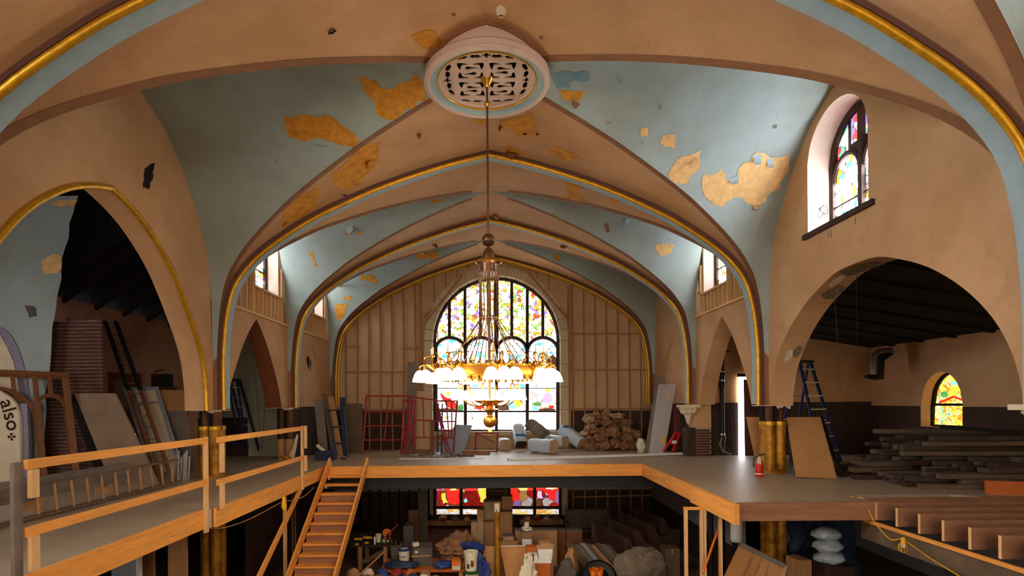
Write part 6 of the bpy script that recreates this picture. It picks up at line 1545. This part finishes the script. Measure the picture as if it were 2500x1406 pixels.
one('work_jacket', lump((at(975, 1388, 12.9).x, 13.14, z1), (.8, .3, .2), 21, .35, 1.6, 3, .5), M['darktarp'], 'dark navy jacket lying in front of the blue-lidded bucket', 'jacket')
lbox('small_carton', 1104, 1124, 1372, 1392, 12.95, .25, 'cream', 'small white and orange carton on the plank table', 'carton', parts=[('orange_top', MB().box(at(1104, 1380, 12.94).x-.01, at(1122, 1380, 12.94).x, 12.93, 13.2, at(1104, 1380, 12.94).z, at(1104, 1368, 12.94).z), M['orange'])])
LB = LOW+.44; lbx0, lbx1 = at(842, 1400, 12.65).x, -.74
t = thing('low_bench', 'low plank bench carrying bags and rags before the plank table', 'bench', ((lbx0+lbx1)/2, 12.65, LOW))
for k in range(3): MB().box(lbx0, lbx1, 12.34+.205*k, 12.54+.205*k, LB-.04, LB).build('plank', M['oldpine'], t)
for x in (lbx0+.1, (lbx0+lbx1)/2, lbx1-.1): MB().box(x-.04, x+.04, 12.4, 12.9, LOW, LB-.04).build('leg', M['oldpine'], t)
bh = at(868, 1408, 12.46); bh.z = LB
m = MB(); m.bar(bh+Vector((.0, 0, .14)), at(941, 1344, 13.4), .03, .03); one('broom', m, M['oldpine'], 'broom with a long pale handle leaning at the workbench', 'broom', parts=[('broom_head', lump(bh, (.34, .13, .2), 3, .2), M['greyplastic'])])
for k, (px, s, mm, lb) in enumerate(((898, .3, 'rose', 'pink plastic bag by the broom'), (862, .3, 'cardboard', 'tan bag with a dark stripe at the foot of the stair'), (968, .28, 'red', 'red bag in front of the plank table'), (1003, .28, 'orangewood', 'brown paper bag in front of the plank table'), (933, .28, 'tarp', 'blue cloth bundle between the pink and the red bag'), (1038, .26, 'paper', 'crumpled tan sheet at the table edge'))):
    p = at(px, 1400, 12.82); p.z = LB; one('plastic_bag', lump(p, (s, .26, s*.95), 30+k, .25, 1.7, 3, .25), M[mm], lb, 'bag')
# stone sill clutter
rnd = random.Random(8)
for k in range(14):
    j_ = k if k < 6 else k-6; n_ = 3 if k < 6 else 4; px = (1082+29*(j_ % 3)) if k < 6 else (1288+23*(j_ % 4)); p = at(px, 1266, EY-(.4 if j_ < n_ else .18)); p.z = at(1200, 1266, EY).z
    s = rnd.uniform(.15, .24 if k < 6 else .19); m = lump(p, (s*1.45, min(.17, s*.7), s*.95), k, .35, 1.5, 2, .3); one('rubble', m, M[rnd.choice(('greywood', 'stone', 'plank', 'red'))], 'lump of rubble or junk on the deep sill of the low windows', 'rubble', 'junk on the low window sills')
# central stack of cardboard
boxes = [(1150, 1181.5, 1275, 1352, 16.0), (1182, 1206, 1275, 1350, 16.1), (1165, 1181, 1244, 1275, 16.0), (1180, 1224, 1225, 1300, 16.6), (1225, 1252, 1212, 1330, 16.7), (1210, 1250, 1250, 1335, 16.22), (1182, 1206, 1222, 1258, 16.97)]
for k, (a, b, yt, yb, d) in enumerate(boxes):
    p, q = at(a, yt, d), at(b, yb, d); m = MB(); z0_ = LOW if k != 2 else at(1150, 1275, 16.0).z; m.box(p.x, q.x, d, d+.35, z0_, p.z)
    one('cardboard_carton', m, M['cardboard' if k % 3 else 'insul'], ('tall tan carton at the left foot of the stepped stack', 'tall carton just left of the gold post', 'small carton stepping up beside the low window', 'wide carton behind the gold post', 'tallest grey-brown carton right of the gold post', 'dark carton leaning on the right of the gold post', 'carton at the back of the stack below the square unit')[k], 'carton', 'stepped cartons under the stage', [('tape', MB().box((p.x+q.x)/2-.02, (p.x+q.x)/2+.02, d-.004, d+.3, p.z-.3, p.z+.003), M['oldpine'])])
m = MB(); z = at(1200, 1190, 16.5).z; m.box(at(1195, 1200, 19.95).x, at(1230, 1200, 19.95).x, 19.95, 20.23, at(1200, 1226, 19.95).z, at(1200, 1193, 19.95).z); one('wall_heater', m, M['greyplastic'], 'dark square unit hanging between the low windows', 'unit', parts=[('frame', MB().box(at(1195, 1200, 19.95).x, at(1230, 1200, 19.95).x, 19.92, 19.95, at(1200, 1200, 19.95).z, at(1200, 1197, 19.95).z), M['oldpine'])])
p = low(1214, 1440); p = Vector((at(1214, 1300, 13.2).x, 13.2, LOW)); t = thing('gold_post', 'slim worn gold post standing in front of the cartons', 'post', p)
MB().tube([p, p+Vector((0, 0, at(1214, 1248, 13.2).z-LOW))], .068, 14).build('shaft', M['goldcol'], t); MB().tube([p+Vector((0, 0, at(1214, 1248, 13.2).z-LOW)), p+Vector((0, 0, at(1214, 1229, 13.2).z-LOW))], .07, 14).build('bare_top', M['cream'], t); MB().cbox(Vector((p.x-.01, 13.13, at(1212, 1246, 13.2).z)), (.02, .02, .08)).build('slot', M['black'], t)
t = thing('plywood_sheet', 'tan sheet of plywood standing on edge behind the white sack', 'plywood', (at(1300, 1406, 13.4).x, 13.4, LOW))
MB().slab([at(1222, 1333, 13.6), at(1352, 1331, 13.6), Vector((at(1352, 1400, 13.3).x, 13.3, LOW)), Vector((at(1240, 1400, 13.3).x, 13.3, LOW))], .02).build('sheet', M['kraft'], t); MB().bar(at(1222, 1333, 13.58), at(1352, 1331, 13.58), .03, .03).build('top_edge', M['cream'], t)
m = MB(); m.slab([at(1180, 1333, 13.7), at(1207, 1333, 13.7), Vector((at(1207, 1400, 13.6).x, 13.6, LOW)), Vector((at(1180, 1400, 13.6).x, 13.6, LOW))], .02); one('plywood_sheet', m, M['kraft'], 'tan sheet of plywood standing left of the gold post', 'plywood')
# white boxes and cartons on a trunk
for k, (a, b, yt, yb, d, mm, lb) in enumerate(((1296, 1344, 1375, 1400, 12.7, 'orangewood', 'brown wooden drawer box under the white boxes'), (1290, 1313, 1357, 1375, 12.7, 'white', 'small white box with red marks beside the white stack'), (1313.5, 1346, 1365, 1376, 12.7, 'white', 'lowest flat white box of the stack'), (1315, 1348, 1352, 1366, 12.7, 'white', 'middle flat white box of the stack'), (1314, 1349, 1341, 1353, 12.7, 'white', 'topmost flat white box of the stack'), (1318, 1344, 1326, 1341, 12.7, 'cardboard', 'small carton on top of the white boxes'), (1285, 1312, 1335, 1360, 13.03, 'orangewood', 'brown box behind the small white box'))):
    bz = (LOW, at(1300, 1375, 12.7).z, at(1300, 1375, 12.7).z, at(1300, 1365, 12.7).z, at(1300, 1352, 12.7).z, at(1300, 1341, 12.7).z, LOW)[k]
    lbox('storage_box', a, b, yt, yb, d, .22 if k == 6 else .3, mm, lb, 'box', lid='red' if k == 1 else None, base=bz)
for k, (a, b, yt, yb, d, mm, lb) in enumerate(((1275, 1298, 1315, 1331, 14.2, 'white', 'white carton with printed marks below the pale lamp'), (1274, 1300, 1300, 1315, 14.2, 'paper', 'brown carton under the pale lamp'), (1228, 1254, 1310, 1320, 14.3, 'cardboard', 'small tan carton on the ledge by the gold post'), (1222, 1264, 1320, 1331, 14.3, 'cardboard', 'long flat tan carton on the ledge by the gold post'), (1258, 1360, 1295, 1330, 15.2, 'oldpine', 'wide brown carton behind the plywood sheet'), (1358, 1381, 1296, 1326, 15.6, 'brownwood', 'left one of two brown drawer units under the girt'), (1383, 1422, 1295, 1328, 15.6, 'brownwood', 'right one of two brown drawer units under the girt'))):
    bz = {1: at(1275, 1315, 14.2).z+.012, 2: at(1222, 1320, 14.3).z+.012}.get(k, LOW)
    lbox('storage_carton', a, b, yt, yb, d, .35, mm, lb, 'carton', base=bz, parts=[('top_edge', MB().box(at(a, yt, d).x, at(b, yt, d).x, d-.005, d+.3, at(a, yt, d).z-.01, at(a, yt, d).z+.012), M['greywood'])])
p = at(1287, 1300, 14.2); p.y = 14.37; p.z += .012; t = thing('pale_lamp', 'pale cylindrical lamp with ribbons standing on the cartons', 'lamp', p); MB().lathe([(.06, 0), (.075, .06), (.065, .2), (.062, .23), (0, .23)], p, 12).build('cylinder', M['sack'], t); lump(p, (.26, .2, .12), 3, .5, 2, 3, .6).build('ribbon', M['sack'], t)
one('white_sack', lump(Vector((at(1288, 1400, 12.3).x, 12.3, LOW)), (.38, .34, 1.14), 44, .35, 1.5, 4, .45), M['sack'], 'tall white cloth sack standing before the plywood sheet', 'sack', parts=[('knot', lump(at(1284, 1357, 12.3), (.09, .09, .12), 3, .3, 2, 2, flat=False), M['sack'])])
# leaning boards stack
for k in range(9):
    a = 1380+12*k; mm = ('plank', 'plank', 'greywood', 'alu', 'plank', 'oldpine', 'plank', 'greywood', 'plank')[k]
    d0 = 14.6; P = [at(a, 1326+2*(k % 3), d0), at(a+11, 1325+2*(k % 3), d0), low(a+97+2*k, 1438), low(a+85+2*k, 1438)]
    m = MB(); m.slab(P, .03); one('leaning_board', m, M[mm], ('first', 'second', 'third', 'silvery fourth', 'fifth', 'pale sixth', 'seventh', 'grey eighth', 'ninth')[k]+' salvaged board counted from the rag bundles in the slanting stack by the pews', 'board', 'slanting board stack on the lower floor')
m = lump(Vector((at(1382, 1390, 12.9).x, 12.9, LOW)), (.5, .5, .85), 51, .4, 1.4, 3, .5); one('rag_bundle', m, M['greyplastic'], 'dark rag bundle left of the slanting boards', 'bundle'); m = lump(Vector((at(1392, 1350, 13.5).x, 13.52, LOW)), (.42, .4, .98), 53, .4, 1.4, 3, .5); one('rag_bundle', m, M['oldpine'], 'tan rag bundle behind the dark one', 'bundle')
# stacked pews
def pew(p, yaw, L_, label):
    t = thing('pew', label, 'pew', p); R = Matrix.Rotation(yaw, 3, 'Z'); q = lambda x, y, z: Vector(p)+R@Vector((x, y, z))
    MB().hexa([q(0, 0, .40), q(L_, 0, .40), q(L_, .45, .40), q(0, .45, .40), q(0, 0, .45), q(L_, 0, .45), q(L_, .45, .43), q(0, .45, .43)]).build('seat', M['pewwood'], t)
    MB().hexa([q(0, .42, .42), q(L_, .42, .42), q(L_, .46, .42), q(0, .46, .42), q(0, .55, .98), q(L_, .55, .98), q(L_, .59, .98), q(0, .59, .98)]).build('backrest', M['pewwood'], t)
    MB().bar(q(0, .58, 1.0), q(L_, .58, 1.0), .07, .05).build('cap_rail', M['pewwood'], t)
    for x in (0, L_):
        out = [(0.0, 0), (-.02, .3), (-.06, .5), (-.05, .62), (.06, .66), (.2, .62), (.34, .72), (.46, .95), (.58, 1.04), (.66, .98), (.62, .5), (.58, 0)]
        m = MB(); m.slab([q(x-.03, a, b) for a, b in out], .06, n=R@Vector((1, 0, 0))); m.build('end_panel', M['pewwood'], t)
    return t
for k, (px, d) in enumerate(((1578, 14.3), (1600, 15.1), (1630, 15.9), (1657, 16.75))):
    p = at(px, 1400, d); p.z = LOW+.22*k; pew((p.x, d, LOW), PI/2+.25, 1.6 if k else 2.0, ('dark carved church pew behind the canvas heap', 'second dark pew of the row against the grey wall', 'third dark pew of the row against the grey wall', 'last dark pew at the low grey wall')[k])
pew((at(1395, 1400, 17.0).x, 17.4, LOW), .05, 1.4, 'long dark pew tipped up behind the slanting boards')
one('canvas_heap', lump(Vector((at(1566, 1400, 12.7).x, 12.72, LOW+.0)), (1.15, .72, 1.26), 61, .42, 1.2, 4, .35), M['greycloth'], 'large grey canvas heap in front of the pews', 'canvas', parts=[('strap', MB().tube(smooth_curve([tuple(at(x, y, 12.6)) for x, y in ((1602, 1345), (1615, 1360), (1612, 1385), (1595, 1406))], 4), .04, 6), M['greycloth']), ('side_fold', lump(Vector((at(1528, 1400, 12.6).x, 12.6, LOW)), (.4, .4, .62), 7, .4, 1.5, 3, .5), M['greycloth'])])
p = Vector((at(1462, 1400, 12.75).x, 12.75, LOW+.44)); t = thing('tyre', 'black tyre lying among the boards with yellow gloves on it', 'tyre', p-Vector((0, 0, .4)))
MB().lathe([(.22, -.1), (.36, -.12), (.42, -.06), (.43, 0), (.42, .06), (.36, .12), (.22, .1), (.2, 0), (.22, -.1)], p, 28, Matrix.Rotation(1.0, 3, 'X')).build('tread', M['black'], t)
t = thing('work_gloves', 'pair of yellow-orange work gloves on the black tyre', 'gloves', at(1456, 1404, 12.36))
for x, r in ((1449, .3), (1464, -.2)):
    for k in range(4):
        a = at(x-6+4*k, 1400, 12.36); MB().tube([a, a+Vector((.01*k-.02, 0, .09)), a+Vector((.02*(k-1.5)+r*.05, -.01, .16-.02*abs(k-1.5)))], .018, 6).build('finger', M['orange'], t)
    lump(at(x, 1404, 12.36)-Vector((0, 0, .06)), (.13, .08, .16), 3, .2).build('palm', M['orange'], t)
lbox('wooden_chest', 1624, 1660, 1340, 1372, 14.0, .45, 'plank', 'wooden chest standing at the foot of the pews', 'chest', lid='oldpine', base=LOW)
# stud frame below the deck corner
t = thing('stud_frame', 'new pine stud frame standing under the deck corner', 'stud frame', (at(1720, 1400, 9.3).x, 9.3, LOW))
def fz(px, py): return at(px, py, 9.6)
tl, tr = fz(1670, 1241), fz(1800, 1241)
MB().bar(tl, tr, .04, .09, up=(0, 1, 0)).build('top_plate', M['pinex'], t)
for xt, xb_ in ((1674, 1686), (1712, 1724), (1719, 1731), (1758, 1772)):
    a = fz(xt, 1244); b = Vector((a.x+(xb_-xt)*0, 9.6, LOW)); MB().bar(b, a, .04, .09, up=(0, 1, 0)).build('stud', M['pinez'], t)
MB().bar((tl.x, 9.6, LOW+.02), (tr.x, 9.6, LOW+.02), .09, .04).build('sole_plate', M['pinex'], t)
m = MB(); m.tube([at(1716, 1400, 9.2), at(1753, 1292, 9.75)], .02, 8); m.v = m.v; one('orange_pole', m, M['orange'], 'orange pole slanting across the stud frame', 'pole')
# lower right: side wall, tank, leaning board, blue sheeting
m = MB(); m.add([(5.9, 12.7, LOW), (5.9, EY, LOW), (5.9, EY, -.3), (5.9, 12.7, -.3)], [(0, 1, 2, 3)]); m.build('lower_nave_wall', M['wallgrey'], wall_right)
m = MB(); m.add([(5.88, 12.7, LOW), (5.88, EY, LOW), (5.88, EY, LOW+1.0), (5.88, 12.7, LOW+1.0)], [(0, 1, 2, 3)]); m.build('lower_nave_dado', M['darkwood'], wall_right)
m = MB(); m.add([(-5.9, 13, LOW), (-5.9, EY, LOW), (-5.9, EY, -.3), (-5.9, 13, -.3)], [(0, 1, 2, 3)]); m.build('lower_nave_wall', M['darkwood'], wall_left)
for k in range(3):
    p = at(1735+60*k, 1300, 12.5+.3*k); m = MB(); m.tube([(p.x-.3*k, p.y, LOW), (p.x-.3*k, p.y, -.3)], .06, 10); one('iron_post', m, M['black'], ('black iron post behind the stud frame', 'black iron post beside the white tank', 'black iron post in the dark under the right deck')[k], 'post')
p = at(1798, 1345, 12.0); t = thing('white_tank', 'white cylindrical tank hanging behind the deck corner', 'tank', p); p.z = at(1798, 1322, 12).z
MB().lathe([(0, -.0), (.1, .0), (.125, .04), (.125, .6), (.1, .64)], p, 16).build('cylinder', M['white'], t); MB().tube([p+Vector((0, 0, .6)), (p.x, p.y, -.3)], .03, 8).build('hanger', M['black'], t)
t = thing('leaning_pallet', 'pale boarded panel with tape stripes leaning under the right deck', 'panel', (at(1850, 1400, 10).x, 10, LOW))
P = [at(1806, 1330, 10.4), at(1918, 1385, 10.2), at(1890, 1490, 9.8), at(1745, 1460, 9.8)]
MB().slab(P, .08).build('panel', M['kraft'], t)
MB().bar(P[0]+Vector((0, -.02, .02)), P[1]+Vector((0, -.02, .02)), .07, .09).build('top_batten', M['greywood'], t); MB().bar(P[1]+Vector((0, -.02, 0)), P[2]+Vector((0, -.02, 0)), .07, .09).build('side_batten', M['oldpine'], t)
for f in (.3, .48, .66): MB().bar(P[0].lerp(P[1], f)+Vector((0, -.015, -.04)), P[3].lerp(P[2], f)+Vector((0, -.015, 0)), .05, .006, up=(0, 1, 0)).build('tape_stripe', M['cardboard'], t)
one('blue_sheeting', lump(Vector((at(2000, 1400, 12.2).x, 12.3, LOW)), (1.5, .8, 2.7), 71, .3, 1.3, 4, .4), M['darktarp'], 'tall heap under dark blue plastic sheeting in the lower aisle', 'sheeting')
for k in range(3): one('cement_bag', lump(Vector((at(2050-3*k, 1370, 10.6).x, 10.92, at(2030, 1385, 10.6).z-.01+.235*k)), (.56, .46, .27), 80+k, .2, 1.4, 3, .2), M['plastic'], ('lowest', 'middle', 'topmost')[k]+' pale sack in the stack beside the blue sheeting', 'sack', 'stacked pale sacks in the lower aisle')
lbox('pedestal', 2014, 2088, 1385, 1500, 10.6, .6, 'darkwood', 'dark chest carrying the pale sacks', 'chest', base=LOW)
lbox('rubble_box', 1948, 1980, 1368, 1470, 10.9, .4, 'oldpine', 'broken wooden box at the foot of the blue sheeting', 'box', rot=.2, base=LOW)
# yellow festoon light over the joists
t = thing('string_light', 'yellow cord with a cage bulb draped over the open joists', 'work light', at(2205, 1310, 7.8))
MB().tube(smooth_curve([tuple(at(*q)) for q in ((2075, 1211, 8.9), (2088, 1215, 8.8), (2105, 1216, 8.7), (2115, 1228, 8.5), (2128, 1262, 8.25), (2140, 1280, 8.15), (2160, 1305, 8.0), (2178, 1318, 7.9), (2200, 1316, 7.8), (2225, 1330, 7.5), (2270, 1362, 7.1), (2345, 1408, 6.6))], 4), .007, 6).build('cord', M['yellow'], t)
p = at(2206, 1322, 7.78); MB().lathe([(.02, .06), (.035, .04), (.035, -.02), (.02, -.03)], p, 10).build('socket', M['yellow'], t)
for k in range(6):
    a = PI*k/6; pts = [p+Vector((math.cos(a)*.065*math.sin(b), math.sin(a)*.065*math.sin(b), -.085+.075*math.cos(b))) for b in [2*PI*j/14 for j in range(14)]]; MB().tube(pts, .004, 5, closed=True).build('cage_wire', M['yellow'], t)
MB().lathe([(0, -.1), (.03, -.08), (.035, -.05), (.02, -.02)], p, 10).build('bulb', M['white'], t)
m = MB(); m.box(at(272, 1395, 9).x, at(336, 1395, 9).x, 9.0, 9.05, LOW, at(300, 1380, 9).z+.5); one('pale_door', m, M['greyboard'], 'pale blue-white door standing below the left deck', 'door', parts=[('edge', MB().box(at(334, 1395, 9).x, at(342, 1395, 9).x, 8.98, 9.06, LOW, at(300, 1380, 9).z+.5), M['white'])])
for k, (a, b) in enumerate(((345, 375), (410, 455))):
    m = MB(); m.box(at(a, 1390, 10).x, at(b, 1390, 10).x, 10.0, 10.06, LOW, -.3); one('lower_panel', m, M['oldpine'], ('narrow brown panel below the left deck', 'wide brown panel next to the gold column below the left deck')[k], 'panel')
rnd = random.Random(21)
for k in range(8):      # paint tins in front of the table
    p = Vector((at(905+55*k+rnd.uniform(-12, 12), 1400, 11.7).x, 11.7+rnd.uniform(-.06, .06), LOW)); h_ = rnd.uniform(.5, .62); r_ = rnd.uniform(.1, .13)
    mm = ('alu', 'bucket', 'greyplastic', 'sack', 'rust', 'alu', 'greywood', 'bucket')[k]
    m = MB(); m.lathe([(0, 0), (r_, 0), (r_, h_), (r_*1.06, h_), (r_*1.06, h_+.02), (r_*.9, h_+.02), (r_*.85, h_), (0, h_)], p, 16)
    one('paint_tin', m, M[mm], ('dull metal', 'white', 'dark grey', 'cream', 'rusty', 'shiny metal', 'weathered grey', 'off-white')[k]+' paint tin on the floor before the plank table', 'paint tin', parts=[('label_band', MB().lathe([(r_*1.01, h_*.3), (r_*1.01, h_*.75)], p, 16, cap=False), M[('cream', 'red', 'sack', 'printblue', 'oldpine', 'green', 'white', 'printblue')[k]])])
for k in range(16):
    j_ = k//2
    if k % 2: p = Vector((lbx0+.55+.26*j_, 12.57, LB)); m = lump(p, (.23, .17, rnd.uniform(.16, .26)), 200+k, .25, 1.6, 3, .3)
    else: p = Vector((lbx0+.5+.52*(j_ % 4), 12.41, LB+.02+.04*(j_//4))); m = MB(); m.bar(p, p+Vector((.46, rnd.uniform(-.02, .02), 0)), .08, .04)
    one('rag' if k % 2 else 'wood_offcut', m, M[rnd.choice(('greycloth', 'browncloth', 'sack', 'darktarp') if k % 2 else ('oldpine', 'plank', 'orangewood', 'greywood'))], 'crumpled rag on the low bench before the plank table' if k % 2 else 'short wood offcut on the low bench before the plank table', 'rag' if k % 2 else 'offcut', 'rags in the lower clutter' if k % 2 else 'offcuts in the lower clutter')
bpy.context.view_layer.update()
